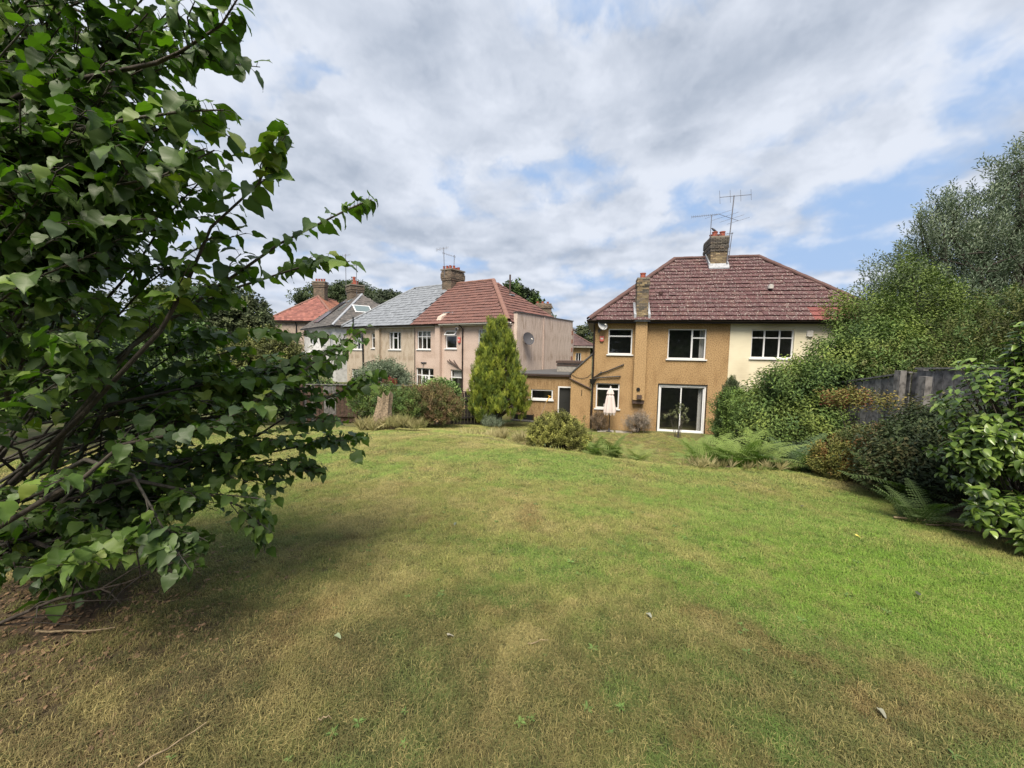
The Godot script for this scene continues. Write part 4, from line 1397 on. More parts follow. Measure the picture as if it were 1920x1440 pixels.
	var f := thing("far_ochre_house", "ochre house with a low brown roof seen through the gap beside the pink house", "house", Vector3(1.6, -2.8, -45.0), 0.0)
	holes = [[5.5, 0.3, 6.1, 1.5]]
	shell(f, L, 0.0, 7.1, -2.8, 2.25, 8.0, holes, M.ochre_dash)
	plain_windows(f, L, holes)
	el = Vector3(-0.4, 2.3, 0.45)
	er = Vector3(7.5, 2.3, 0.45)
	bl = Vector3(-0.4, 2.3, -8.45)
	br = Vector3(7.5, 2.3, -8.45)
	rl = Vector3(3.5, 4.6, -4.0)
	rr = Vector3(4.3, 4.6, -4.0)
	var bt := [Color(0.12, 0.075, 0.075), Color(0.14, 0.085, 0.082)]
	roof = roof_slope(f, L, el, er, rr, rl, M.plum_bed, [], "roll", 0.33, 0.3, false, 61, bt)
	roof_slope(f, L, er, br, rr, rr, M.plum_bed, [], "roll", 0.33, 0.3, false, 62, bt)
	roof_slope(f, L, bl, el, rl, rl, M.plum_bed, [], "roll", 0.33, 0.3, false, 63, bt)
	roof_slope(f, L, br, bl, rl, rr, M.plum_bed, [], "roll", 0.33, 0.3, false, 64, bt)
	ridge_tiles(roof, L, er, rr, M.ridge_plum, 0.12)
	fb = mb(L)
	fb.box(Vector3(-0.4, 2.1, 0.36), Vector3(7.5, 2.29, 0.44))
	part(f, "fascia", fb, M.concrete)
	# stack of a house beyond the pink roof
	var st := thing("far_chimney_stack", "small brick chimney stack beyond the right end of the pink house roof", "chimney", Vector3(2.45, 4.65, -36.0))
	brickwork(st, 0.0, -0.5, 0.9, -0.5, 0.5, -1.5, 1.15, DRAB, 66, [[0.7, 0.95, 0.07]])
	var shaft := mb()
	shaft.box(Vector3(-0.5, -7.0, -0.5), Vector3(0.9, -1.503, 0.5))
	part(st, "chimney_breast", shaft, M.drab_render)
	for i in 3:
		pot(st, 0.0, Vector3(-0.3 + 0.45 * i, 1.15, 0), 0.2, 0.11)

# ------------------------------------------------------------------ things fixed to the houses
func dish(called: String, label: String, at: Vector3, turn: float, r: float, tilt: float, mat: Material):
	var t := thing(called, label, "satellite dish", at, turn, "satellite dishes on the walls")
	var m := mb()
	var basis := Basis(Vector3.RIGHT, -tilt)
	var rings := 5
	var pts := []
	for i in rings + 1:
		var q := i / float(rings)
		var ring := []
		for k in 20:
			var a := TAU * k / 20
			ring.append(basis * Vector3(cos(a) * r * q, sin(a) * r * 1.08 * q, 0.28 + r * 0.28 * q * q))
		pts.append(ring)
	for i in rings:
		for k in 20:
			var l := (k + 1) % 20
			m.quad(pts[i][k], pts[i][l], pts[i + 1][l], pts[i + 1][k])
			var d := basis * Vector3(0, 0, -0.012)
			m.quad(pts[i][l] + d, pts[i][k] + d, pts[i + 1][k] + d, pts[i + 1][l] + d)
	part(t, "reflector", m, mat)
	var arm := mb()
	arm.tube([basis * Vector3(0, -r, 0.3), basis * Vector3(0, -r * 0.9, 0.30 + r * 0.9), basis * Vector3(0, -r * 0.55, 0.30 + r * 1.25)], [0.012, 0.012, 0.01], 6)
	part(t, "feed_arm", arm, M.alu_grey)
	var lnb := mb()
	lnb.tube([basis * Vector3(0, -r * 0.6, 0.32 + r * 1.25), basis * Vector3(0, -r * 0.35, 0.28 + r * 1.1)], [0.03, 0.035], 8)
	part(t, "receiver", lnb, M.off_white)
	var br := mb()
	br.tube([Vector3(0, -0.12, 0.0), Vector3(0, -0.12, 0.14), basis * Vector3(0, 0, 0.27)], [0.02, 0.02, 0.02], 6)
	br.box(Vector3(-0.06, -0.2, 0.0), Vector3(0.06, -0.04, 0.012))
	part(t, "bracket", br, M.aerial_metal)

func alarm(label: String, at: Vector3, turn: float, mat: Material, w := 0.19, h := 0.26):
	var t := thing("alarm_box", label, "alarm box", at, turn, "alarm boxes on the walls")
	var m := mb()
	var p := []
	for z in [0.0, 0.06, 0.085]:
		var k := 1.0 if z < 0.07 else 0.82
		p.append([Vector3(-w / 2 * k, -h * 0.36 * k, z), Vector3(-w * 0.2 * k, -h / 2 * k, z), Vector3(w * 0.2 * k, -h / 2 * k, z), Vector3(w / 2 * k, -h * 0.36 * k, z), Vector3(w / 2 * k, h / 2 * k, z), Vector3(-w / 2 * k, h / 2 * k, z)])
	for i in 2:
		for k in 6:
			var l := (k + 1) % 6
			m.quad(p[i][k], p[i][l], p[i + 1][l], p[i + 1][k])
	for k in range(1, 5):
		m.tri(p[2][0], p[2][k], p[2][k + 1])
	part(t, "cover", m, mat)
	var q := mb()
	q.box(Vector3(-w * 0.28, -0.02, 0.086), Vector3(w * 0.28, 0.05, 0.09))
	part(t, "badge", q, M.off_white)

func yagi(t: Node3D, a: Vector3, b: Vector3, n: int, len: float, axis: Vector3, r := 0.012):
	var m := mb()
	m.rod(a, b, r, 6)
	var boom := part(t, "boom", m, M.aerial_metal)
	for i in n:
		var p := a.lerp(b, (i + 0.02) / maxf(1.0, n - 0.96))
		var k := len * (1.0 - 0.25 * i / float(n))
		var e := mb()
		e.rod(p - axis * k / 2, p + axis * k / 2, r * 0.6, 5)
		part(boom, "element", e, M.aerial_metal)

func mast(t: Node3D, a: Vector3, b: Vector3, r := 0.022):
	var m := mb()
	m.rod(a, b, r, 8)
	part(t, "mast", m, M.aerial_metal)

func build_fittings():
	var o := Vector3(3.79, 0, -18.66)
	var turn := deg_to_rad(-12.0)
	var R := Basis(Vector3.UP, turn)
	dish("satellite_dish", "pale grey satellite dish at the top left corner of the ochre house", o + R * Vector3(0.2, 2.72, 0.0), turn + 0.5, 0.23, 0.4, M.dish_grey)
	alarm("small red alarm box under the dish on the ochre house", o + R * Vector3(0.33, 2.22, 0.002), turn, M.alarm_red)
	alarm("white alarm box with a pale badge on the cream house wall", o + R * Vector3(8.78, 2.52, 0.007), turn, M.off_white, 0.24, 0.28)
	# aerials on the shared ridge chimney
	var t := thing("tv_aerial", "tall mast on the ochre roof chimney with a wide bar of upright rods on top", "aerial", o + R * Vector3(6.3, 6.6, -3.12), turn, "aerials on the roofs")
	mast(t, Vector3(0, -0.5, 0), Vector3(0.17, 2.82, -0.05), 0.026)
	yagi(t, Vector3(-0.55, 2.68, 0.2), Vector3(1.02, 2.9, -0.3), 4, 0.62, Vector3(-0.12, 0.98, 0.1).normalized(), 0.014)
	yagi(t, Vector3(-0.5, 1.95, 0.0), Vector3(0.48, 1.64, -0.2), 4, 1.25, Vector3(0.92, 0.2, 0.3).normalized(), 0.011)
	t = thing("tv_aerial", "aerial left of the ochre roof chimney with a comb of short rods", "aerial", o + R * Vector3(5.53, 6.7, -3.4), turn, "aerials on the roofs")
	mast(t, Vector3(0, 0, 0), Vector3(0.02, 1.92, 0), 0.018)
	yagi(t, Vector3(-0.98, 1.78, 0.25), Vector3(0.34, 1.96, -0.1), 15, 0.13, Vector3(0.1, 1, 0.1).normalized(), 0.011)
	t = thing("tv_aerial", "low aerial bracketed to the right side of the ochre roof chimney", "aerial", o + R * Vector3(6.46, 6.35, -3.4), turn, "aerials on the roofs")
	mast(t, Vector3(0, 0, 0), Vector3(0.09, 1.36, 0), 0.018)
	yagi(t, Vector3(-0.72, 1.22, 0.2), Vector3(0.16, 1.34, -0.1), 10, 0.16, Vector3(0.2, 0.3, 0.9).normalized(), 0.01)
	var br := mb()
	br.bar(Vector3(-0.15, 0.12, 0), Vector3(0.01, 0.12, 0), 0.02, 0.02)
	br.bar(Vector3(-0.15, 0.42, 0), Vector3(0.03, 0.42, 0), 0.02, 0.02)
	part(t, "bracket", br, M.aerial_metal)
	# a bird on the left chimney pot
	var b := mb()
	b.tube([Vector3(-0.14, 0.0, 0), Vector3(-0.05, 0.05, 0), Vector3(0.03, 0.10, 0), Vector3(0.08, 0.14, 0), Vector3(0.11, 0.18, 0), Vector3(0.15, 0.18, 0), Vector3(0.18, 0.17, 0)], [0.012, 0.04, 0.055, 0.045, 0.03, 0.022, 0.004], 8)
	b.rod(Vector3(0.02, 0.06, 0.015), Vector3(0.03, 0.0, 0.015), 0.005, 4)
	b.rod(Vector3(0.02, 0.06, -0.015), Vector3(0.03, 0.0, -0.015), 0.005, 4)
	single("bird", "dark bird perched on the left pot of the ochre roof chimney", "bird", b, M.dish_dark, o + R * Vector3(5.72, 7.77, -3.4), turn + PI)

	# pink pair
	o = Vector3(-0.03, 0, -22.8)
	turn = deg_to_rad(-34.0)
	R = Basis(Vector3.UP, turn)
	dish("satellite_dish", "dark grey satellite dish on the blank side wall of the pink house", o + R * Vector3(0.24, 2.2, -1.05), turn + PI / 2 - 0.5, 0.36, 0.35, M.dish_dark)
	alarm("small faded red alarm box between window and downpipe on the pink house", o + R * Vector3(-3.95, 2.2, 0.002), turn, M.alarm_red, 0.2, 0.38)
	var fl := thing("flood_light", "small round floodlight under the eaves of the pink house", "lamp", o + R * Vector3(-4.0, 2.93, 0.0), turn)
	var m := mb()
	m.tube([Vector3(0, 0, 0.02), Vector3(0, -0.02, 0.14), Vector3(0, -0.05, 0.24)], [0.05, 0.11, 0.12], 12)
	part(fl, "lamp_head", m, M.off_white)
	m = mb()
	m.tube([Vector3(0, -0.052, 0.241), Vector3(0, -0.055, 0.25)], [0.105, 0.1], 12)
	part(fl, "lens", m, M.dish_dark)
	var ou := thing("wall_lamp", "small dark wall lamp above the french window of the pink house", "lamp", o + R * Vector3(-7.1, 0.72, 0.0), turn)
	m = mb()
	m.bar(Vector3(-0.25, 0, 0.03), Vector3(0.25, 0, 0.03), 0.05, 0.06)
	m.tube([Vector3(0, 0, 0.03), Vector3(0, -0.05, 0.16)], [0.04, 0.07], 8)
	part(ou, "lamp_head", m, M.dish_dark)
	t = thing("tv_aerial", "aerial on the left of the pink roof chimney with a bunched head of rods", "aerial", o + R * Vector3(-8.3, 6.9, -3.2), turn, "aerials on the roofs")
	mast(t, Vector3.ZERO, Vector3(-0.1, 2.2, 0), 0.024)
	yagi(t, Vector3(-0.5, 2.0, 0.35), Vector3(0.15, 2.2, -0.2), 9, 0.4, Vector3(0.6, 0.5, 0.6).normalized(), 0.012)
	t = thing("tv_aerial", "aerial on the right of the pink roof chimney tilted towards the left", "aerial", o + R * Vector3(-7.75, 7.4, -3.6), turn, "aerials on the roofs")
	mast(t, Vector3.ZERO, Vector3(0.05, 1.15, 0), 0.022)
	yagi(t, Vector3(-0.85, 1.35, 0.3), Vector3(0.15, 1.0, 0.0), 8, 0.32, Vector3(0.5, 0.4, 0.7).normalized(), 0.012)
	o = Vector3(-16.34, 0, -37.0)
	R = Basis(Vector3.UP, deg_to_rad(-50.0))
	t = thing("tv_aerial", "very tall thin aerial mast on the white house roof", "aerial", o + R * Vector3(-7.1, 7.4, -3.3), 0.0, "aerials on the roofs")
	mast(t, Vector3.ZERO, Vector3(0, 4.4, 0), 0.03)
	yagi(t, Vector3(-0.9, 4.05, 0.2), Vector3(0.45, 4.35, -0.1), 8, 0.35, Vector3(0.2, 0.9, 0.3).normalized(), 0.016)
	t = thing("tv_aerial", "shorter aerial right of the red pots on the white house roof", "aerial", o + R * Vector3(-5.5, 7.4, -3.9), 0.0, "aerials on the roofs")
	mast(t, Vector3.ZERO, Vector3(0, 3.2, 0), 0.03)
	yagi(t, Vector3(-0.2, 2.95, 0.5), Vector3(0.2, 3.15, -0.5), 7, 0.5, Vector3(0.9, 0.3, 0.1).normalized(), 0.016)

# ------------------------------------------------------------------ fences
# boards from a to b, each a part; tops follow ya..yb
func board_fence(label: String, group: String, a: Vector3, b: Vector3, ya: float, yb: float, mats: Array, bw: float, sd: int, rails_front := true, gap := 0.008, posts := 1.8) -> Node3D:
	var rng := RandomNumberGenerator.new()
	rng.seed = sd
	var f := thing("board_fence", label, "fence", a, 0.0, group)
	var d := Vector3(b.x - a.x, 0, b.z - a.z)
	var length := d.length()
	d = d.normalized()
	var front := Vector3(-d.z, 0, d.x)
	if front.dot(-a) < 0:
		front = -front
	var n := int(length / (bw + gap))
	for i in n:
		var q := (i + 0.5) / n
		var p := a + d * length * q
		var foot := ground_height(p.x, p.z) + 0.04
		var top := lerpf(ya, yb, q) + rng.randf_range(-0.02, 0.02)
		var w := bw * rng.randf_range(0.92, 1.0)
		var m := mb()
		var x := d * w / 2
		var th := front * 0.018
		var lean := d * rng.randf_range(-0.008, 0.008)
		m.hexa([Vector3(0, foot, 0) - x, Vector3(0, foot, 0) + x, Vector3(0, foot, 0) + x - th, Vector3(0, foot, 0) - x - th, Vector3(0, top, 0) - x + lean, Vector3(0, top, 0) + x + lean, Vector3(0, top, 0) + x - th + lean, Vector3(0, top, 0) - x - th + lean])
		part(f, "board", m, mats[rng.randi() % mats.size()], Transform3D(Basis(), Vector3(p.x, 0, p.z) - a - front * rng.randf_range(0.0, 0.012)))
	for k in 2:
		var ra := a + Vector3(0, lerpf(ground_height(a.x, a.z), ya, 0.22 + 0.55 * k) - a.y, 0) + front * (0.035 if rails_front else -0.06)
		var rb := b + Vector3(0, lerpf(ground_height(b.x, b.z), yb, 0.22 + 0.55 * k) - b.y, 0) + front * (0.035 if rails_front else -0.06)
		var m := mb()
		m.bar(ra - a, rb - a, 0.05, 0.08)
		part(f, "rail", m, mats[0])
	var np := int(maxf(1.0, round(length / posts)))
	for i in np + 1:
		var q := i / float(np)
		var p := a + d * length * q + front * (0.08 if rails_front else -0.12)
		var g := ground_height(p.x, p.z)
		var m := mb()
		m.box(Vector3(-0.05, g - 0.1, -0.05) , Vector3(0.05, lerpf(ya, yb, q) + 0.03, 0.05))
		part(f, "post", m, mats[0], Transform3D(Basis(), Vector3(p.x, 0, p.z) - a))
	var c := mb()
	c.bar(Vector3(0, ya + 0.03 - a.y, 0), Vector3(b.x - a.x, yb + 0.03 - a.y, b.z - a.z), 0.07, 0.03)
	part(f, "capping", c, mats[-1])
	f.set_meta("base", true)
	f.remove_meta("base")
	return f

func build_fences():
	# a.y is 0 so that heights in the children are heights over sea level
	var dark := [M.dark_board, M.dark_board, M.dark_board_worn]
	board_fence("black stained board fence beside the conifer, rails facing the lawn", "", Vector3(-0.55, 0, -19.9), Vector3(-2.9, 0, -18.85), -0.42, -0.42, dark, 0.16, 71)
	board_fence("old brown board fence behind the mixed hedge on the left boundary", "", Vector3(-2.95, 0, -18.8), Vector3(-8.6, 0, -16.3), -0.12, 0.06, [M.brown_board, M.brown_board, M.pale_post], 0.15, 72, true)
	var grey_b := [M.grey_board, M.grey_board_pale, M.grey_board_dark, M.grey_board]
	board_fence("weathered grey board fence dropping down the slope behind the right shrubs", "", Vector3(7.42, 0, -7.45), Vector3(8.0, 0, -14.5), 1.30, 0.0, grey_b, 0.15, 73, false)
	board_fence("nearer weathered grey board fence panel beside the glossy laurel", "", Vector3(7.35, 0, -4.3), Vector3(7.42, 0, -7.35), 1.52, 1.38, grey_b, 0.15, 74, false)
	# concrete posts at the step
	for q in [[Vector3(7.30, 0, -7.52), 1.36, "pale grey post with a slot at the step of the grey fence"], [Vector3(7.22, 0, -6.98), 1.28, "pale timber post just right of the step of the grey fence"]]:
		var m := mb()
		var g := ground_height(q[0].x, q[0].z)
		m.box(Vector3(-0.06, g - 0.1, -0.06), Vector3(0.06, q[1], 0.06))
		m.box(Vector3(-0.065, g - 0.1, 0.0), Vector3(-0.061, q[1] - 0.1, 0.03))
		single("fence_post", q[2], "post", m, M.pale_post, q[0])
	# pale green panels in the neighbours' garden
	var f := thing("panel_fence", "pale green slatted fence panels between the beige and pink gardens", "fence", Vector3(-5.0, 0, -20.6))
	var a := Vector3(0, 0, 0)
	var d := Vector3(-0.55, 0, -0.1)
	d = Vector3(-3.9, 0, -0.6)
	for i in 3:
		var p := a + d * (i / 3.0)
		var q := a + d * ((i + 1) / 3.0)
		for k in 9:
			var m := mb()
			var y := -2.1 + 0.2 * k
			m.bar(p + Vector3(0, y, 0.01 * (k % 2)), q + Vector3(0, y, 0.01 * (k % 2)), 0.02, 0.185)
			part(f, "slat", m, M.pale_green)
		var po := mb()
		po.box(p + Vector3(-0.05, -2.3, -0.05), p + Vector3(0.05, -0.25, 0.05))
		part(f, "post", po, M.bright_green_paint if i == 0 else M.pale_green)

# ------------------------------------------------------------------ things in the garden
func build_garden_things():
	var rng := RandomNumberGenerator.new()
	rng.seed = 81
	# closed parasol by the kitchen window
	var base := Vector3(4.42, -2.02, -17.85)
	var t := thing("garden_parasol", "closed pale pink garden parasol standing before the lower window", "parasol", base)
	var m := mb()
	m.rod(Vector3(0, 0.1, 0), Vector3(0, 2.12, 0), 0.02, 8)
	part(t, "pole", m, M.black_plastic)
	m = mb()
	var prof := [[0.86, 0.20], [0.95, 0.245], [1.1, 0.235], [1.4, 0.19], [1.66, 0.15], [1.72, 0.12], [1.78, 0.15], [1.9, 0.115], [2.0, 0.075], [2.06, 0.03]]
	var n := 40
	for i in prof.size() - 1:
		for k in n:
			var q := []
			for e in [[i, k], [i, k + 1], [i + 1, k + 1], [i + 1, k]]:
				var ang: float = TAU * e[1] / n
				var pl := 1.0 + 0.16 * cos(ang * 8.0) * (1.0 if e[0] < prof.size() - 2 else 0.2)
				var r: float = prof[e[0]][1] * pl
				q.append(Vector3(cos(ang) * r, prof[e[0]][0] - (0.05 * cos(ang * 8.0) if e[0] == 0 else 0.0), sin(ang) * r))
			m.quad(q[3], q[2], q[1], q[0])
			m.quad(q[0] * Vector3(0.97, 1, 0.97), q[1] * Vector3(0.97, 1, 0.97), q[2] * Vector3(0.97, 1, 0.97), q[3] * Vector3(0.97, 1, 0.97))
	part(t, "canopy", m, M.canvas)
	m = mb()
	m.tube([Vector3(0, 2.05, 0), Vector3(0, 2.1, 0), Vector3(0, 2.14, 0)], [0.03, 0.035, 0.01], 8)
	part(t, "finial", m, M.off_white)
	m = mb()
	m.tube([Vector3(0, 0, 0), Vector3(0, 0.05, 0), Vector3(0, 0.07, 0), Vector3(0, 0.2, 0)], [0.22, 0.22, 0.05, 0.04], 16)
	part(t, "stand", m, M.dish_dark)
	# slabs at the foot of the wall
	for k in 2:
		m = mb()
		m.box(Vector3(-0.36, -0.05, -0.3), Vector3(0.36, 0.06, 0.3))
		single("paving_slab", ["pale grey slab under the closed parasol", "pale grey slab against the wall right of the parasol"][k], "paving slab", m, M.concrete, Vector3(4.3 + 0.78 * k, -2.02, -18.0 + 0.2 * k), deg_to_rad(-12.0), "slabs below the lower window")
	# digging tool with a yellow handle
	t = thing("garden_spade", "spade with a yellow handle leaning on the garage wall below its window", "spade", Vector3(1.47, -1.95, -19.9), deg_to_rad(-12.0))
	m = mb()
	m.rod(Vector3(0, 0.3, 0.3), Vector3(0.28, 1.05, 0.02), 0.018, 8)
	part(t, "shaft", m, M.stump_wood)
	m = mb()
	m.rod(Vector3(0.28, 1.05, 0.02), Vector3(0.42, 1.32, -0.05), 0.022, 8)
	m.bar(Vector3(0.34, 1.36, -0.05), Vector3(0.48, 1.30, -0.05), 0.035, 0.035)
	part(t, "grip", m, M.yellow_plastic)
	m = mb()
	m.hexa([Vector3(-0.16, 0.0, 0.40), Vector3(0.02, -0.03, 0.40), Vector3(0.02, -0.03, 0.385), Vector3(-0.16, 0.0, 0.385), Vector3(-0.06, 0.33, 0.31), Vector3(0.1, 0.27, 0.31), Vector3(0.1, 0.27, 0.295), Vector3(-0.06, 0.33, 0.295)])
	part(t, "blade", m, M.dish_dark)
	# white stake and a low black trough with clutter by the garage
	m = mb()
	m.bar(Vector3(0, -0.1, 0), Vector3(0.02, 0.52, 0.0), 0.045, 0.03)
	single("wooden_stake", "short white painted stake in front of the garage wall", "stake", m, M.off_white, Vector3(0.08, -1.98, -20.6))
	t = thing("planter_trough", "low black trough at the foot of the garage wall", "planter", Vector3(0.62, -1.98, -20.75), deg_to_rad(-12.0))
	m = mb()
	for r in [[-0.55, 0.0, -0.2, 0.55, 0.3, -0.17], [-0.55, 0.0, 0.17, 0.55, 0.3, 0.2], [-0.55, 0.0, -0.169, -0.52, 0.3, 0.169], [0.52, 0.0, -0.169, 0.55, 0.3, 0.169], [-0.519, 0.0, -0.169, 0.519, 0.2, 0.169]]:
		m.box(Vector3(r[0], r[1], r[2]), Vector3(r[3], r[4], r[5]))
	part(t, "box", m, M.black_plastic)
	m = mb()
	m.bar(Vector3(-0.6, 0.02, 0.3), Vector3(1.2, 0.0, 0.35), 0.1, 0.07)
	part(t, "edging_board", m, M.pale_post)
	# fallen sticks and leaves
	var sticks := [[Vector3(-2.75, 0, -2.2), 0.42, 0.1, 0.007, "pale fallen stick with a bent end on the grass at the far left"], [Vector3(-1.42, 0, -1.42), 0.22, 1.0, 0.004, "short pale straw on the grass at the lower left"], [Vector3(-0.82, 0, -1.62), 0.05, 0.4, 0.004, "white chip of wood on the grass left of the middle"],
		[Vector3(4.3, 0, -4.35), 1.1, -0.22, 0.012, "long dry cane along the foot of the right shrubs"], [Vector3(4.5, 0, -4.2), 0.9, -0.12, 0.009, "second dry cane on the soil under the laurel"], [Vector3(4.62, 0, -4.05), 0.7, -0.35, 0.008, "thin broken cane on the soil nearest the lawn edge"], [Vector3(0.12, 0, -2.2), 0.12, 0.1, 0.003, "thin dry straw lying on the dry middle of the lawn"]]
	for s in sticks:
		var p: Vector3 = s[0]
		p.y = ground_height(p.x, p.z) + s[3] + 0.015
		var d := Vector3(cos(s[2]), 0, -sin(s[2]))
		var pts := []
		var rad := []
		for k in 6:
			var q: Vector3 = p + d * s[1] * (k / 5.0) + Vector3(0, 0, rng.randf_range(-0.03, 0.03) * s[1])
			q.y = ground_height(q.x, q.z) + s[3] + 0.02 + rng.randf_range(0, 0.02)
			pts.append(q - p)
			rad.append(s[3] * (1.0 - 0.1 * k))
		m = mb()
		m.tube(pts, rad, 6)
		single("fallen_stick", s[4], "stick", m, M.dry_stick, p, 0.0, "dry sticks on the ground")
		# low dead branch under the broad leaved tree
	var br := mb()
	var bp := [Vector3(0, 0.06, 0), Vector3(0.3, 0.16, 0.05), Vector3(0.62, 0.3, 0.02), Vector3(0.95, 0.36, -0.05), Vector3(1.25, 0.48, -0.16)]
	br.tube(bp, [0.012, 0.010, 0.008, 0.005, 0.002], 6)
	for k in 16:
		var a: Vector3 = along(bp, rng.randf_range(0.15, 0.95))
		var e: Vector3 = a + Vector3(rng.randf_range(-0.1, 0.35), rng.randf_range(-0.12, 0.2), rng.randf_range(-0.3, 0.3))
		br.tube([a, a.lerp(e, 0.5) + Vector3(0, 0.02, 0), e], [0.005, 0.004, 0.0015], 5)
	single("dead_branch", "dark dead branch with bare twigs lying low under the broad leaved tree", "branch", br, M.bark, g3(-3.15, -2.15, 0.0))
	var lf := heart_leaf(0.045, 0.034, 0.3, 0.4, 5)
	var lies := [[Vector3(3.42, 0, -3.82), Color(0.62, 0.50, 0.10), "bright yellow fallen leaf on the green right side of the lawn"], [Vector3(-0.55, 0, -3.95), Color(0.09, 0.11, 0.07), "dark fallen leaf on the lawn left of the middle"], [Vector3(-0.36, 0, -2.25), Color(0.28, 0.26, 0.2), "whitish fallen leaf on the lawn left of the middle"],
		[Vector3(3.55, 0, -4.7), Color(0.05, 0.045, 0.035), "dark dead leaf on the lawn near the right shrubs"], [Vector3(-1.0, 0, -2.2), Color(0.20, 0.24, 0.14), "grey green fallen leaf on the dry lawn"], [Vector3(0.9, 0, -2.45), Color(0.22, 0.23, 0.18), "pale grey fallen leaf right of the middle of the lawn"], [Vector3(2.95, 0, -2.75), Color(0.04, 0.05, 0.03), "dark leaf lying in the lush green patch"], [Vector3(1.75, 0, -1.75), Color(0.2, 0.2, 0.15), "silvery curled leaf on the lower right of the lawn"]]
	for s in lies:
		var p: Vector3 = s[0]
		p.y = ground_height(p.x, p.z) + 0.035
		var q := single("fallen_leaf", s[2], "leaf", lf, flat_color(s[1]), p, rng.randf() * TAU, "fallen leaves on the lawn")
		q.rotation.x = rng.randf_range(-0.4, 0.4)
		q.rotation.z = rng.randf_range(-0.4, 0.4)

var flat_colors := {}
func flat_color(c: Color) -> StandardMaterial3D:
	if not flat_colors.has(c):
		flat_colors[c] = plain("leaf_%d" % flat_colors.size(), lin(c.r, c.g, c.b), 0.7)
	return flat_colors[c]

# ------------------------------------------------------------------ foliage kit
# a short twig of n simple leaves round +y; tilt is the leaf's angle from the twig in radians
func spray(n: int, h: float, length: float, wide: float, tilt0: float, tilt1: float, sd: int, fold := 0.25) -> ArrayMesh:
	var rng := RandomNumberGenerator.new()
	rng.seed = sd
	var m := mb()
	for i in n:
		var t := (i + 0.5) / n
		var az := i * 2.4 + rng.randf_range(-0.5, 0.5)
		var tilt := rng.randf_range(tilt0, tilt1)
		var d := Vector3(cos(az) * sin(tilt), cos(tilt), sin(az) * sin(tilt))
		var side := d.cross(Vector3.UP + Vector3(0.01, 0, 0.02)).normalized().rotated(d, rng.randf_range(-0.7, 0.7))
		var up := side.cross(d)
		var l := length * rng.randf_range(0.7, 1.15)
		var w := wide * rng.randf_range(0.8, 1.15) * 0.5
		var b := Vector3(0, h * t, 0) + Vector3(cos(az), 0, sin(az)) * h * 0.12
		var tip := b + d * l - up * l * 0.12
		var mid := b + d * l * 0.45
		var s := rng.randf_range(0.72, 1.22)
		m.col = Color(s, s, s * 0.95)
		var fu := up * w * fold * 2.0
		m.tri(b, mid + side * w + fu, tip)
		m.tri(b, tip, mid - side * w + fu)
	return m.mesh()

# one broad leaf along +z, upper face +y: heart shaped base, pointed tip
func heart_leaf(length: float, wide: float, fold: float, curl: float, sd: int, tone := Color(1, 1, 1), edge := Color(1, 1, 1), segs := 6) -> ArrayMesh:
	var rng := RandomNumberGenerator.new()
	rng.seed = sd
	var prof := [[0.0, 0.0, 0.0], [-0.07, 0.26, 0.05], [0.08, 0.46, 0.15], [0.28, 0.5, 0.3], [0.5, 0.41, 0.5], [0.72, 0.24, 0.72], [0.88, 0.09, 0.88], [1.0, 0.0, 1.0]]
	var mids := []
	var lefts := []
	var rights := []
	var fine := []
	for i in prof.size() - 1:
		var a: Array = prof[i]
		var b: Array = prof[i + 1]
		fine.append(a)
		if i > 0:
			fine.append([(a[0] + b[0]) / 2 - 0.02, (a[1] + b[1]) / 2 * 1.05, (a[2] + b[2]) / 2])
	fine.append(prof[-1])
	prof = fine
	for p in prof:
		var z: float = p[2] * length
		var y := -curl * length * pow(p[2], 2.0) * 0.5
		mids.append(Vector3(0, y, z))
		for s in [-1, 1]:
			var w: float = p[1] * wide * (1.0 + rng.randf_range(-0.10, 0.08))
			var ez: float = p[0] * length + rng.randf_range(-0.01, 0.01) * length
			var v := Vector3(s * w * cos(fold), y + w * sin(fold) - curl * 0.12 * length * pow(p[1] * 2.0, 2.0) + rng.randf_range(-0.03, 0.03) * length + 0.03 * length * sin(p[2] * 9.0 + sd + s), ez)
			(lefts if s < 0 else rights).append(v)
	var m := mb()
	var mid_c := tone.lerp(edge, 0.25)
	for i in prof.size() - 1:
		var j := i + 1
		var ce := tone * rng.randf_range(0.9, 1.08) if rng.randf() < 0.6 else edge
		# right half (x > 0)
		m.color_tri(mids[i], mids[j], rights[j], mid_c, mid_c, ce)
		m.color_tri(mids[i], rights[j], rights[i], mid_c, ce, ce)
		m.color_tri(mids[i], lefts[j], mids[j], mid_c, ce, mid_c)
		m.color_tri(mids[i], lefts[i], lefts[j], mid_c, ce, ce)
	m.soften(0.8)
	return m.mesh()

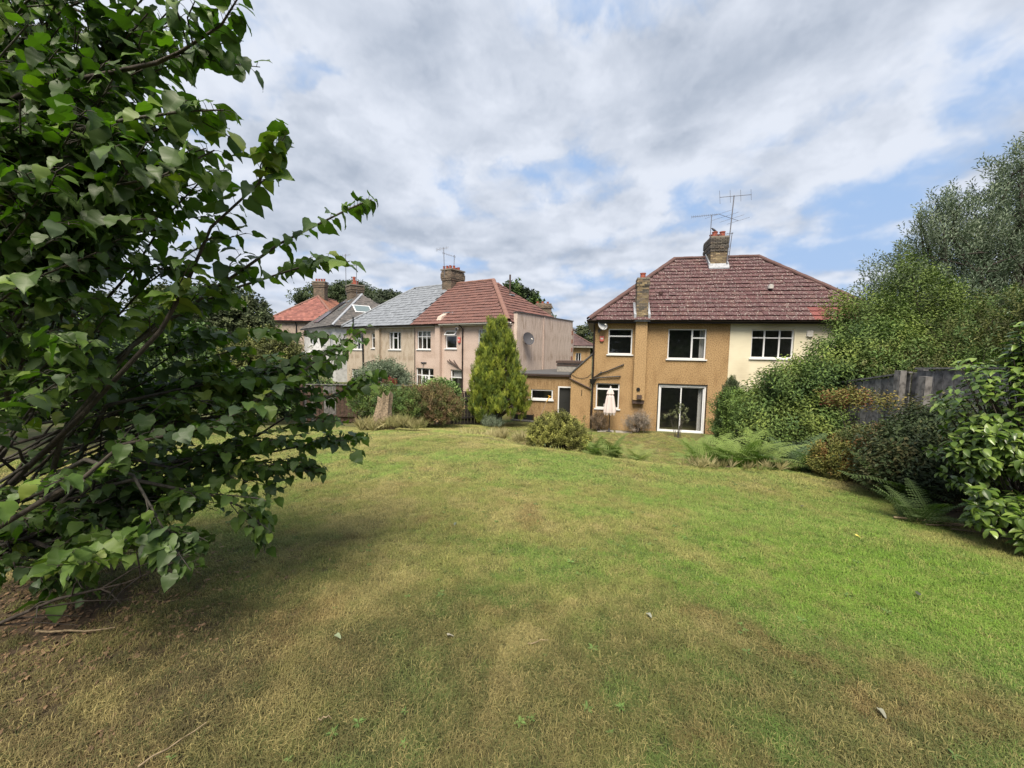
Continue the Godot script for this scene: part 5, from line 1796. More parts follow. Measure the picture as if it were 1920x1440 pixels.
# fern frond rising from the origin and arching along +z
func frond(length: float, wide: float, pairs: int, arch: float, sd: int) -> ArrayMesh:
	var rng := RandomNumberGenerator.new()
	rng.seed = sd
	var m := mb()
	var at := func(t: float) -> Vector3:
		var a := 1.25 - arch * t
		return Vector3(0.06 * sin(t * 3.0) * length, length * (sin(1.25) * t - arch * 0.42 * t * t), length * (cos(1.25) * t + arch * 0.36 * t * t)) + Vector3(0, a * 0.0, 0)
	var pts := []
	var rad := []
	for k in 9:
		pts.append(at.call(k / 8.0))
		rad.append(lerpf(0.006, 0.0015, k / 8.0))
	m.col = Color(1.25, 1.05, 0.8)
	m.tube(pts, rad, 4, false)
	for k in pairs:
		var t := lerpf(0.16, 0.985, k / float(pairs - 1))
		var p: Vector3 = at.call(t)
		var d: Vector3 = (at.call(minf(1.0, t + 0.03)) - at.call(t - 0.03)).normalized()
		var w := wide * 0.5 * pow(sin(PI * clampf(0.1 + 0.9 * (1.0 - (t - 0.16) / 0.84), 0.0, 1.0) * 0.62), 0.9) * rng.randf_range(0.88, 1.1)
		for s in [-1, 1]:
			var side: Vector3 = Vector3.RIGHT * s
			var out := (side + d * 0.32 + Vector3(0, -0.18, 0) + Vector3(0, rng.randf_range(-0.1, 0.1), 0)).normalized()
			var f := rng.randf_range(0.8, 1.15)
			m.col = Color(f, f, f)
			# a pinna with toothed edges
			var teeth := 4
			var hw := length * 0.84 / pairs * 0.52
			for q in teeth:
				var a := p + out * w * q / teeth
				var b := p + out * w * (q + 1.0) / teeth
				var k0 := hw * (1.0 - 0.72 * q / teeth)
				var c := a.lerp(b, 0.55)
				m.tri(a, c + d * k0, b) if s > 0 else m.tri(a, b, c + d * k0)
				m.tri(a, b, c - d * k0) if s > 0 else m.tri(a, c - d * k0, b)
	return m.mesh()

# lobes: [[centre over the base, radii], ...]; clumps of leaves spread through the outer part of each
func bush(called: String, label: String, category: String, base: Vector3, lobes: Array, count: int, shapes: Array, cols: Array, o := {}) -> Node3D:
	var rng := RandomNumberGenerator.new()
	rng.seed = o.get("seed", int(absf(base.x * 131.0 + base.z * 17.0)) + 7)
	var t := thing(called, label, category, base, 0.0, o.get("group", ""))
	var s0: float = o.get("small", 0.8)
	var s1: float = o.get("large", 1.25)
	var lean: float = o.get("up", 0.5)
	var shell_in: float = o.get("core", 0.55)
	var low: float = o.get("low", -0.75)
	var total := 0.0
	var acc := []
	for l in lobes:
		var r: Vector3 = l[1]
		total += pow(r.x * r.y * r.z, 0.67)
		acc.append(total)
	var where := []
	var tint := []
	for k in shapes.size():
		where.append([]); tint.append([])
	var vary := noise(rng.randi() % 1000, o.get("patch", 1.6), 2)
	for i in count:
		var pick := rng.randf() * total
		var li := 0
		while acc[li] < pick:
			li += 1
		var c: Vector3 = lobes[li][0]
		var r: Vector3 = lobes[li][1]
		var y := rng.randf_range(low, 1.0)
		var az := rng.randf() * TAU
		var ring := sqrt(maxf(0.0, 1.0 - y * y))
		var dir := Vector3(cos(az) * ring, y, sin(az) * ring)
		var lump := 1.0 + 0.22 * vary.get_noise_3d(dir.x * 1.3 + li * 7.0, dir.y * 1.3, dir.z * 1.3)
		var f := lerpf(shell_in, 1.0, pow(rng.randf(), 0.6)) * lump
		if rng.randf() < o.get("stray", 0.12):
			f *= rng.randf_range(1.05, 1.32)
		var p := c + dir * r * f
		if p.y < 0.02:
			p.y = rng.randf_range(0.02, 0.12)
		var yy := (dir * (1.0 - lean) + Vector3.UP * lean + Vector3(rng.randf_range(-0.35, 0.35), rng.randf_range(-0.2, 0.2), rng.randf_range(-0.35, 0.35))).normalized()
		var xx := yy.cross(Vector3(cos(az * 3.1), 0.2, sin(az * 3.1))).normalized()
		var b := Basis(xx, yy, xx.cross(yy)).scaled_local(Vector3.ONE * rng.randf_range(s0, s1))
		var k := rng.randi() % shapes.size()
		where[k].append(Transform3D(b, p))
		var q: float = clampf(0.5 + vary.get_noise_3d(p.x, p.y, p.z) * 1.1 + rng.randf_range(-0.28, 0.28), 0.0, 0.999) * (cols.size() - 1)
		var col: Color = cols[int(q)].lerp(cols[int(q) + 1], q - int(q)) if cols.size() > 1 else cols[0]
		var br := rng.randf_range(0.8, 1.2)
		tint[k].append(Color(col.r * br, col.g * br, col.b * br))
	# stems: from the base to the lobes, with side twigs
	var stems := mb()
	var tr: float = o.get("trunk", 0.03)
	var fork: float = o.get("fork", 0.12)
	var high := 0.0
	for l in lobes:
		high = maxf(high, l[0].y)
	if o.has("bole"):
		var bm := mb()
		var bh: float = o.bole
		bm.tube([Vector3(0, -0.15, 0), Vector3(0.02, 0.1, 0), Vector3(rng.randf_range(-0.05, 0.05), bh * 0.5, rng.randf_range(-0.05, 0.05)), Vector3(0, bh, 0)], [tr * 1.35, tr * 1.1, tr * 0.9, tr * 0.75], 10)
		part(t, "trunk", bm, o.get("bark", M.bark))
		fork = bh * 0.9
	for l in lobes:
		for k in o.get("stems", 2):
			var from := Vector3(rng.randf_range(-0.04, 0.04), fork * rng.randf_range(0.5, 1.0), rng.randf_range(-0.04, 0.04))
			if not o.has("bole"):
				from = Vector3(rng.randf_range(-1, 1) * tr * 4.0, -0.05, rng.randf_range(-1, 1) * tr * 4.0)
			var to: Vector3 = l[0] + Vector3(rng.randf_range(-1, 1), rng.randf_range(-0.2, 0.9), rng.randf_range(-1, 1)) * l[1] * 0.75
			var mid := from.lerp(to, 0.5) + Vector3(rng.randf_range(-0.08, 0.08), 0.1, rng.randf_range(-0.08, 0.08)) * high
			var r0 := tr * rng.randf_range(0.4, 0.65)
			stems.tube([from, from.lerp(mid, 0.6), mid, mid.lerp(to, 0.6), to], [r0, r0 * 0.8, r0 * 0.6, r0 * 0.4, r0 * 0.15], 6, false)
			for g in 4:
				var a := mid.lerp(to, rng.randf())
				var e: Vector3 = a + Vector3(rng.randf_range(-1, 1), rng.randf_range(-0.2, 0.8), rng.randf_range(-1, 1)) * l[1] * 0.5
				stems.tube([a, a.lerp(e, 0.5) + Vector3(0, 0.02, 0), e], [r0 * 0.3, r0 * 0.2, r0 * 0.08], 4, false)
	part(t, "branches", stems, o.get("bark", M.bark))
	for k in shapes.size():
		if where[k].size():
			many(t, "leaves", shapes[k], o.get("mat", M.leaf_matt), where[k], tint[k])
	return t

func g3(x: float, z: float, sink := 0.03) -> Vector3:
	return Vector3(x, ground_height(x, z) - sink, z)

func fern(label: String, x: float, z: float, n: int, length: float, sd: int, cols: Array, shapes: Array, group := "ferns along the edge of the upper lawn"):
	var rng := RandomNumberGenerator.new()
	rng.seed = sd
	var t := thing("fern", label, "fern", g3(x, z), 0.0, group)
	for i in n:
		var az := TAU * (i + rng.randf_range(-0.4, 0.4)) / n
		var s := length * rng.randf_range(0.7, 1.15)
		var tilt := rng.randf_range(-0.25, 0.35)
		var b := Basis(Vector3.UP, az) * Basis(Vector3.RIGHT, tilt)
		var at := Transform3D(b.scaled_local(Vector3.ONE * s), Vector3(rng.randf_range(-0.12, 0.12), 0, rng.randf_range(-0.12, 0.12)))
		part(t, "frond", shapes[rng.randi() % shapes.size()], leaf_tone(cols[rng.randi() % cols.size()], 0.9), at)

var leaf_tones := {}
func leaf_tone(c: Color, gloss := 0.6) -> StandardMaterial3D:
	var key := "%s %s" % [c, gloss]
	if not leaf_tones.has(key):
		var m := plain("leaf_tone_%d" % leaf_tones.size(), lin(c.r, c.g, c.b), gloss, 0.0, true)
		m.backlight_enabled = true
		m.backlight = Color(0.62, 0.78, 0.32)
		leaf_tones[key] = m
	return leaf_tones[key]

const GREEN := [Color(0.054, 0.101, 0.028), Color(0.093, 0.163, 0.039), Color(0.155, 0.232, 0.054)]
const DARK := [Color(0.02, 0.036, 0.013), Color(0.035, 0.058, 0.02), Color(0.055, 0.085, 0.028)]
const OLIVE := [Color(0.06, 0.07, 0.02), Color(0.105, 0.12, 0.032), Color(0.15, 0.165, 0.045)]
const BROWN := [Color(0.132, 0.085, 0.046), Color(0.202, 0.132, 0.065), Color(0.171, 0.155, 0.054), Color(0.248, 0.155, 0.093)]
const GOLD := [Color(0.093, 0.147, 0.028), Color(0.202, 0.264, 0.034), Color(0.372, 0.419, 0.054)]
const LIME := [Color(0.085, 0.135, 0.03), Color(0.125, 0.185, 0.04), Color(0.20, 0.26, 0.055)]
const GREYG := [Color(0.11, 0.155, 0.10), Color(0.17, 0.22, 0.15), Color(0.24, 0.29, 0.205)]
const RUST := [Color(0.12, 0.06, 0.03), Color(0.17, 0.085, 0.04), Color(0.12, 0.12, 0.035), Color(0.08, 0.11, 0.03)]
const STRAW := [Color(0.40, 0.355, 0.17), Color(0.48, 0.43, 0.23), Color(0.32, 0.295, 0.13)]
const FERN := [Color(0.18, 0.25, 0.06), Color(0.22, 0.29, 0.085), Color(0.13, 0.195, 0.045)]

func build_plants():
	var small := [spray(12, 0.20, 0.07, 0.032, 0.5, 1.4, 1), spray(12, 0.20, 0.075, 0.034, 0.4, 1.3, 2)]
	var broad := [spray(9, 0.22, 0.12, 0.075, 0.6, 1.5, 3), spray(9, 0.22, 0.115, 0.07, 0.6, 1.4, 4)]
	var fine := [spray(18, 0.22, 0.05, 0.018, 0.4, 1.3, 5), spray(18, 0.20, 0.05, 0.018, 0.5, 1.4, 6)]
	var narrow := [spray(18, 0.5, 0.15, 0.044, 0.3, 1.2, 7), spray(18, 0.55, 0.14, 0.042, 0.3, 1.1, 8)]
	var flame := [spray(16, 0.26, 0.17, 0.035, 0.12, 0.5, 9), spray(16, 0.28, 0.16, 0.035, 0.1, 0.55, 10)]
	var blob := [spray(10, 0.6, 0.42, 0.26, 0.5, 1.5, 11), spray(10, 0.6, 0.4, 0.24, 0.5, 1.5, 12)]
	var layer := [spray(14, 0.34, 0.075, 0.036, 0.9, 1.55, 13), spray(14, 0.34, 0.08, 0.036, 0.9, 1.5, 14)]
	var straw := [spray(16, 0.06, 0.42, 0.006, 0.05, 0.7, 15), spray(16, 0.05, 0.36, 0.006, 0.05, 0.85, 16)]
	# the golden conifer
	var plumes := [[Vector3(0, 1.6, 0), Vector3(0.75, 1.1, 0.7)], [Vector3(0, 2.8, 0), Vector3(0.45, 1.0, 0.45)]]
	var pr := RandomNumberGenerator.new()
	pr.seed = 19
	for i in 74:
		var q := (i + 0.5) / 74.0
		var h := 0.62 + 3.95 * pow(q, 1.15)
		var reach := 1.36 * pow(maxf(0.0, 1.0 - (h - 1.0) / 3.75), 0.62) if h > 1.0 else 1.15
		reach *= pr.randf_range(0.78, 1.04)
		var az := i * 2.39996 + pr.randf_range(-0.25, 0.25)
		plumes.append([Vector3(cos(az) * reach, h, sin(az) * reach * 0.95), Vector3(0.24, 0.42, 0.24) * pr.randf_range(0.8, 1.2)])
	bush("conifer", "golden green conifer standing in front of the pink house and the garage", "conifer", g3(-0.72, -18.4), plumes, 3600, flame, GOLD, {"up": 0.85, "trunk": 0.13, "bole": 0.7, "core": 0.35, "stray": 0.08, "patch": 3.2, "small": 0.6, "large": 1.05, "low": -0.9, "stems": 1})
	# hedge on the left boundary
	bush("mixed_shrub", "green feathery shrub behind the tree stump", "shrub", g3(-4.75, -14.9), [[Vector3(0, 0.75, 0), Vector3(1.0, 0.75, 0.8)], [Vector3(0.7, 0.7, 0.3), Vector3(0.7, 0.7, 0.7)], [Vector3(-0.6, 1.0, 0), Vector3(0.7, 0.6, 0.7)]], 1500, small, GREEN + [Color(0.12, 0.12, 0.035)], {})
	bush("mixed_shrub", "brown and green shrub with faded flower heads in the left hedge", "shrub", g3(-3.25, -15.1), [[Vector3(0, 0.65, 0), Vector3(0.95, 0.75, 0.8)], [Vector3(0.65, 0.75, 0.2), Vector3(0.7, 0.65, 0.7)], [Vector3(-0.5, 0.9, -0.2), Vector3(0.7, 0.6, 0.7)], [Vector3(0.3, 1.15, -0.3), Vector3(0.6, 0.45, 0.6)]], 1900, fine + small, OLIVE + BROWN, {"patch": 2.2})
	bush("leafy_shrub", "fresh green broad leaved shrub against the black fence", "shrub", g3(-3.0, -16.9), [[Vector3(0, 0.9, 0), Vector3(0.75, 0.9, 0.7)], [Vector3(0.2, 1.3, 0.1), Vector3(0.5, 0.5, 0.5)], [Vector3(-0.4, 1.3, 0), Vector3(0.55, 0.5, 0.55)]], 1100, broad, [Color(0.085, 0.15, 0.04), Color(0.13, 0.21, 0.06), Color(0.20, 0.28, 0.09)], {})
	bush("red_rose", "small plant with dark red flowers showing above the left fence", "flower", g3(-6.1, -19.6), [[Vector3(0, 1.9, 0), Vector3(0.3, 0.22, 0.3)]], 60, small, [Color(0.28, 0.03, 0.03), Color(0.1, 0.05, 0.03)], {"stems": 3, "trunk": 0.015})
	bush("grey_shrub", "loose grey green shrub with bare twigs against the beige house", "shrub", g3(-6.9, -21.6), [[Vector3(0, 2.0, 0), Vector3(0.95, 0.6, 0.7)], [Vector3(-0.6, 1.7, 0), Vector3(0.7, 0.6, 0.6)], [Vector3(0.5, 1.4, 0), Vector3(0.7, 0.7, 0.6)]], 900, narrow, GREYG, {"stems": 4, "stray": 0.15, "core": 0.4})
	# stump and dry growth
	build_stump()
	build_rear_trees()
	bush("dry_grass_clump", "yellowish grass clump at the foot of the stump", "grass clump", g3(-3.25, -11.6), [[Vector3(0, 0.12, 0), Vector3(0.5, 0.14, 0.35)], [Vector3(0.45, 0.08, 0.1), Vector3(0.3, 0.1, 0.3)]], 75, straw, [Color(0.20, 0.22, 0.07), Color(0.38, 0.34, 0.16)], {"up": 0.8, "stems": 0, "low": 0.0, "core": 0.0, "small": 0.45, "large": 0.9})
	bush("dry_grass_clump", "tall bleached grass clump standing in the lawn before the conifer", "grass clump", g3(-0.35, -11.4), [[Vector3(0, 0.06, 0), Vector3(0.3, 0.06, 0.25)], [Vector3(-0.55, 0.03, 0.2), Vector3(0.5, 0.04, 0.3)], [Vector3(0.7, 0.03, 0.2), Vector3(0.45, 0.04, 0.3)]], 110, straw, STRAW, {"up": 0.8, "stems": 0, "low": 0.0, "core": 0.0, "small": 0.35, "large": 0.9})
	bush("lavender", "small grey lavender at the foot of the conifer", "shrub", g3(-0.85, -17.3), [[Vector3(0, 0.15, 0), Vector3(0.42, 0.22, 0.32)]], 160, fine, GREYG + [Color(0.24, 0.26, 0.22)], {"up": 0.7})
	# low evergreen at the top of the bank
	var ev := bush("evergreen_bush", "low yellow green evergreen bush in the middle on the edge of the bank", "shrub", g3(1.0, -8.75), [[Vector3(-0.1, 0.54, 0), Vector3(0.4, 0.30, 0.38)], [Vector3(0.26, 0.44, 0.1), Vector3(0.34, 0.32, 0.34)], [Vector3(-0.3, 0.40, 0.1), Vector3(0.3, 0.3, 0.32)], [Vector3(0.5, 0.26, 0.15), Vector3(0.22, 0.26, 0.24)], [Vector3(0.1, 0.72, 0.0), Vector3(0.2, 0.16, 0.2)]], 1250, [spray(14, 0.12, 0.045, 0.022, 0.3, 1.1, 21), spray(14, 0.12, 0.05, 0.02, 0.3, 1.1, 22)], [Color(0.10, 0.105, 0.03), Color(0.23, 0.24, 0.06), Color(0.40, 0.40, 0.11)], {"patch": 3.5, "trunk": 0.05, "stems": 5})
	var glauc := [frond(1.0, 0.42, 9, 0.8, 31)]
	fern("blue green compound leaved sapling behind the low evergreen bush", 0.82, -10.0, 5, 0.75, 32, [Color(0.16, 0.22, 0.15), Color(0.12, 0.19, 0.10)], glauc, "")
	fern("single glaucous sapling before the dark garage door", 1.62, -10.3, 3, 0.6, 33, [Color(0.16, 0.22, 0.17)], glauc, "")
	# along the house
	bush("dead_shrub", "dead brown shrub at the corner downpipe of the ochre house", "shrub", g3(3.98, -18.05), [[Vector3(0, 0.4, 0), Vector3(0.3, 0.42, 0.25)]], 230, fine, [Color(0.20, 0.15, 0.11), Color(0.28, 0.21, 0.16), Color(0.15, 0.11, 0.08)], {"up": 0.7, "stems": 14, "trunk": 0.02})
	bush("dead_shrub", "wide grey dead shrub below the chimney breast", "shrub", g3(5.62, -17.65), [[Vector3(0, 0.36, 0), Vector3(0.58, 0.36, 0.3)], [Vector3(0.15, 0.55, 0), Vector3(0.28, 0.35, 0.22)]], 330, fine, [Color(0.28, 0.24, 0.21), Color(0.36, 0.31, 0.28), Color(0.20, 0.17, 0.15)], {"up": 0.7, "stems": 12, "trunk": 0.02})
	bush("sapling", "thin leafy sapling in front of the sliding patio door", "shrub", g3(7.0, -16.6), [[Vector3(0.1, 1.15, 0), Vector3(0.24, 0.3, 0.2)], [Vector3(-0.35, 0.95, 0.05), Vector3(0.22, 0.22, 0.2)], [Vector3(0.25, 0.75, 0), Vector3(0.15, 0.2, 0.15)]], 55, broad, [Color(0.11, 0.13, 0.06), Color(0.18, 0.2, 0.10), Color(0.25, 0.26, 0.15)], {"stems": 4, "trunk": 0.022, "bark": M.bark_grey, "small": 0.35, "large": 0.6})
	# right side of the garden
	bush("juniper", "narrow dark juniper against the ochre wall right of the patio door", "conifer", g3(8.45, -15.5), [[Vector3(0, 0.7, 0), Vector3(0.42, 0.75, 0.4)], [Vector3(0.05, 1.4, 0), Vector3(0.38, 0.7, 0.35)], [Vector3(0.1, 2.0, 0), Vector3(0.24, 0.5, 0.24)]], 800, flame, [Color(0.07, 0.10, 0.045), Color(0.12, 0.15, 0.07), Color(0.17, 0.20, 0.09)], {"up": 0.8, "small": 0.5, "large": 0.85})
	bush("leafy_shrub", "rounded dark green shrub between the juniper and the big arching shrub", "shrub", g3(7.6, -13.2), [[Vector3(0, 1.0, 0), Vector3(0.75, 1.0, 0.75)], [Vector3(0.5, 1.5, 0), Vector3(0.7, 0.8, 0.7)], [Vector3(-0.2, 1.75, 0), Vector3(0.55, 0.55, 0.5)]], 1900, small, [Color(0.05, 0.09, 0.022), Color(0.09, 0.155, 0.032), Color(0.15, 0.23, 0.045)], {})
	bush("arching_shrub", "big arching light green shrub that hides the foot of the cream house", "shrub", g3(7.0, -9.6), [[Vector3(0, 1.3, 0), Vector3(1.15, 1.1, 0.9)], [Vector3(-0.6, 1.6, 0.2), Vector3(0.9, 0.75, 0.8)], [Vector3(0.7, 2.0, 0), Vector3(1.1, 0.9, 0.9)], [Vector3(0.1, 2.5, -0.2), Vector3(0.95, 0.6, 0.8)], [Vector3(1.3, 2.7, 0), Vector3(0.9, 0.7, 0.9)], [Vector3(-0.8, 2.0, -0.3), Vector3(0.5, 0.4, 0.5)], [Vector3(1.9, 2.2, 0.6), Vector3(0.8, 0.8, 0.8)], [Vector3(0.6, 0.6, 0.5), Vector3(1.0, 0.6, 0.7)], [Vector3(-0.35, 2.7, 0.1), Vector3(0.6, 0.45, 0.5)], [Vector3(0.75, 3.25, 0), Vector3(0.75, 0.5, 0.6)], [Vector3(1.7, 3.6, 0), Vector3(0.8, 0.6, 0.7)]], 6400, layer, GREEN + LIME, {"up": 0.55, "stems": 4, "trunk": 0.06, "stray": 0.14, "patch": 1.1, "core": 0.5})
	bush("elder_tree", "tall yellow green young tree rising behind the grey fence", "tree", g3(10.9, -11.4), [[Vector3(0, 3.3, 0), Vector3(1.3, 1.1, 1.2)], [Vector3(-0.7, 4.3, 0), Vector3(0.9, 0.8, 0.9)], [Vector3(0.5, 4.9, 0), Vector3(0.8, 0.9, 0.8)], [Vector3(1.0, 3.9, 0.5), Vector3(1.0, 1.0, 1.0)], [Vector3(-1.2, 3.2, 0.3), Vector3(0.8, 0.7, 0.8)], [Vector3(0.2, 5.7, 0), Vector3(0.3, 0.7, 0.3)], [Vector3(-1.7, 4.6, 0), Vector3(0.25, 0.6, 0.25)]], 3000, layer, LIME, {"up": 0.6, "trunk": 0.09, "bole": 1.8, "stray": 0.16, "patch": 1.0, "stems": 3})
	bush("grey_tree", "tall loose grey green tree at the right edge behind the fence", "tree", g3(15.4, -13.0), [[Vector3(0, 5.0, 0), Vector3(2.6, 2.2, 2.2)], [Vector3(-2.2, 4.6, 0.3), Vector3(1.9, 1.6, 1.8)], [Vector3(0.6, 7.4, 0), Vector3(2.0, 1.9, 1.8)], [Vector3(-1.5, 6.7, 0), Vector3(1.5, 1.5, 1.4)], [Vector3(2.4, 8.6, 0), Vector3(1.9, 1.8, 1.7)], [Vector3(-3.2, 5.4, 0), Vector3(0.9, 1.1, 0.9)], [Vector3(0.2, 9.0, 0.2), Vector3(0.7, 0.9, 0.7)], [Vector3(-2.3, 7.6, 0.2), Vector3(0.5, 0.8, 0.5)], [Vector3(2.6, 5.5, 0.5), Vector3(2.2, 2.6, 2.0)], [Vector3(-2.6, 3.0, 0.6), Vector3(1.6, 1.3, 1.4)]], 7000, narrow, GREYG, {"up": 0.7, "trunk": 0.2, "bole": 2.4, "stray": 0.35, "core": 0.25, "patch": 0.6, "stems": 7, "small": 0.5, "large": 1.0})
	bush("olive_hedge", "olive brown overgrown conifer hedge leaning over the grey fence", "hedge", g3(9.4, -8.6), [[Vector3(-0.3, 1.9, 0), Vector3(1.2, 1.1, 1.0)], [Vector3(0.9, 2.4, 0), Vector3(1.2, 1.2, 1.0)], [Vector3(2.0, 3.0, 0.3), Vector3(1.2, 1.3, 1.0)], [Vector3(-0.9, 2.6, -0.3), Vector3(0.9, 0.7, 0.9)], [Vector3(3.1, 3.2, 0.8), Vector3(1.2, 1.5, 1.1)], [Vector3(1.4, 1.2, 0.6), Vector3(1.6, 1.1, 0.9)], [Vector3(0.3, 3.3, -0.2), Vector3(0.6, 0.6, 0.6)], [Vector3(-1.0, 1.75, 0.8), Vector3(0.9, 0.5, 0.6)], [Vector3(-1.9, 1.3, -0.6), Vector3(0.7, 0.5, 0.6)], [Vector3(2.6, 4.1, 0.2), Vector3(1.2, 0.9, 0.9)], [Vector3(1.5, 3.9, -0.2), Vector3(0.7, 0.7, 0.7)], [Vector3(3.6, 4.6, 0.4), Vector3(1.1, 0.9, 0.9)]], 6200, fine + small, OLIVE + GREEN, {"up": 0.6, "stems": 3, "trunk": 0.1, "patch": 1.2, "stray": 0.1, "small": 0.9, "large": 1.4})
	bush("maple_sapling", "thin maple sapling with yellow and red leaves before the grey fence", "shrub", g3(6.25, -7.1), [[Vector3(0, 1.42, 0), Vector3(0.5, 0.10, 0.3)], [Vector3(-0.3, 1.5, 0), Vector3(0.3, 0.08, 0.2)]], 120, layer, [Color(0.20, 0.16, 0.04), Color(0.16, 0.17, 0.04), Color(0.22, 0.08, 0.04)], {"up": 0.8, "stems": 3, "trunk": 0.02, "small": 0.6, "large": 0.9})
	bush("rust_shrub", "rust red and green low shrub below the step of the grey fence", "shrub", g3(5.75, -6.3), [[Vector3(0, 0.42, 0), Vector3(0.45, 0.36, 0.38)], [Vector3(0.35, 0.55, 0), Vector3(0.36, 0.26, 0.32)], [Vector3(-0.25, 0.5, 0.1), Vector3(0.26, 0.3, 0.28)]], 900, fine + small, RUST, {"patch": 2.0, "up": 0.55, "small": 0.6, "large": 1.0})
	bush("yellow_shrub", "little yellow green and orange shrub at the lawn edge on the right", "shrub", g3(5.15, -6.15), [[Vector3(0, 0.25, 0), Vector3(0.36, 0.27, 0.3)]], 420, small, [Color(0.10, 0.12, 0.025), Color(0.18, 0.17, 0.035), Color(0.20, 0.09, 0.03)], {"patch": 3.0, "small": 0.5, "large": 0.8})
	bush("dark_shrub", "dark ferny shrub between the rust shrub and the glossy laurel", "shrub", g3(5.55, -5.25), [[Vector3(0, 0.45, 0), Vector3(0.7, 0.45, 0.5)], [Vector3(0.4, 0.75, -0.2), Vector3(0.55, 0.4, 0.45)], [Vector3(-0.3, 0.3, 0.2), Vector3(0.45, 0.3, 0.35)]], 1700, layer, DARK + [Color(0.09, 0.085, 0.03)], {"up": 0.6, "small": 0.6, "large": 0.95})
	bush("dark_shrub", "low dark undergrowth behind the right ferns", "shrub", g3(6.0, -8.0), [[Vector3(0, 0.4, 0), Vector3(0.9, 0.5, 0.6)], [Vector3(-0.9, 0.35, 0.2), Vector3(0.6, 0.4, 0.4)]], 1300, small, DARK, {})
	# ferns
	var f := [frond(1.0, 0.42, 22, 0.95, 41), frond(1.0, 0.46, 24, 1.15, 42), frond(1.0, 0.40, 22, 0.75, 43)]
	var spots := [["pale fern nearest the low evergreen bush", 1.7, -7.8, 0.62], ["middle fern of the small group in front of the lawn by the house", 2.05, -7.85, 0.72], ["upright yellowish fern right of the small fern group", 2.42, -7.65, 0.62],
		["light fern at the left end of the large fern bank", 3.55, -7.3, 0.9], ["tall fern whose fronds reach the patio door", 3.85, -7.5, 1.1], ["dense fern in the middle of the large fern bank", 4.15, -7.05, 1.0], ["dark fern towards the right end of the large fern bank", 4.45, -6.95, 0.9], ["last fern of the large bank, half under the shrubs", 4.8, -6.95, 0.85],
		["fern with blue green fronds before the rust shrub", 5.2, -6.9, 1.1], ["fern spreading at the foot of the dark shrub", 5.05, -5.0, 0.8], ["low fern lying over the soil beside the laurel", 4.55, -4.35, 0.6]]
	var k := 0
	for s in spots:
		var cols := FERN if k != 2 else [Color(0.22, 0.27, 0.08), Color(0.25, 0.28, 0.09)]
		if k == 8:
			cols = [Color(0.12, 0.17, 0.08), Color(0.09, 0.14, 0.06)]
		if k > 8:
			cols = [Color(0.085, 0.13, 0.04), Color(0.10, 0.15, 0.05)]
		fern(s[0], s[1], s[2], 13 if k < 3 else 16, s[3], 50 + k, cols, f)
		k += 1
	bush("dry_grass_clump", "straw coloured grass along the foot of the large fern bank", "grass clump", g3(3.3, -6.7), [[Vector3(0, 0.04, 0), Vector3(0.7, 0.05, 0.2)], [Vector3(1.0, 0.04, 0.1), Vector3(0.6, 0.05, 0.2)]], 34, straw, STRAW, {"up": 0.8, "stems": 0, "low": 0.0, "core": 0.0, "small": 0.3, "large": 0.55})
	# far trees and the neighbours' greenery
	bush("garden_tree", "rounded yellow green bush in the neighbours' gardens below the red roof", "shrub", g3(-14.6, -24.0), [[Vector3(0, 2.6, 0), Vector3(1.9, 1.9, 1.6)], [Vector3(1.2, 1.8, 0), Vector3(1.5, 1.5, 1.4)], [Vector3(-1.3, 2.8, 0), Vector3(1.4, 1.3, 1.4)]], 2600, broad, OLIVE + [Color(0.16, 0.17, 0.05)], {"small": 1.0, "large": 1.7})
	bush("garden_shrub", "dark green shrub behind the left boundary fence", "shrub", g3(-9.6, -18.5), [[Vector3(0, 1.0, 0), Vector3(1.6, 1.0, 1.0)], [Vector3(1.4, 0.8, 0.2), Vector3(1.2, 0.9, 0.9)], [Vector3(-1.6, 1.3, 0), Vector3(1.4, 1.2, 1.0)]], 2200, broad, DARK + GREEN, {"small": 0.8, "large": 1.4})
	bush("garden_shrub", "long dark hedge seen through the broad leaved tree on the left", "hedge", g3(-12.5, -15.0), [[Vector3(0, 1.1, 0), Vector3(2.2, 1.3, 1.2)], [Vector3(-2.5, 1.4, 1.0), Vector3(2.2, 1.5, 1.2)], [Vector3(2.2, 0.9, -0.5), Vector3(1.6, 1.0, 1.0)], [Vector3(-4.5, 1.8, 2.5), Vector3(2.2, 1.9, 1.5)]], 3600, broad, DARK + GREEN, {"small": 0.9, "large": 1.6})
	bush("dark_tree", "dark tree left of the red roofed house", "tree", g3(-27.0, -40.0), [[Vector3(0, 4.6, 0), Vector3(2.6, 2.8, 2.4)], [Vector3(-3.0, 5.6, 0), Vector3(2.8, 2.6, 2.4)], [Vector3(1.2, 3.0, 0), Vector3(1.8, 2.2, 2.0)], [Vector3(-6.5, 5.0, 0), Vector3(3.2, 3.0, 3.0)]], 2600, blob, [Color(0.055, 0.075, 0.035), Color(0.09, 0.12, 0.05), Color(0.14, 0.165, 0.075)], {"trunk": 0.3, "bole": 2.0, "patch": 0.4})
	bush("far_tree", "broad far tree behind the red roofed house", "tree", g3(-31.0, -76.0), [[Vector3(0, 10.5, 0), Vector3(4.2, 2.8, 3.5)], [Vector3(-5.0, 9.8, 0), Vector3(4.5, 2.6, 3.5)], [Vector3(4.2, 9.2, 0), Vector3(3.6, 2.6, 3.2)]], 3000, blob, [Color(0.05, 0.075, 0.035), Color(0.075, 0.11, 0.045), Color(0.10, 0.14, 0.06)], {"trunk": 0.4, "bole": 6.0, "patch": 0.35, "small": 0.8})
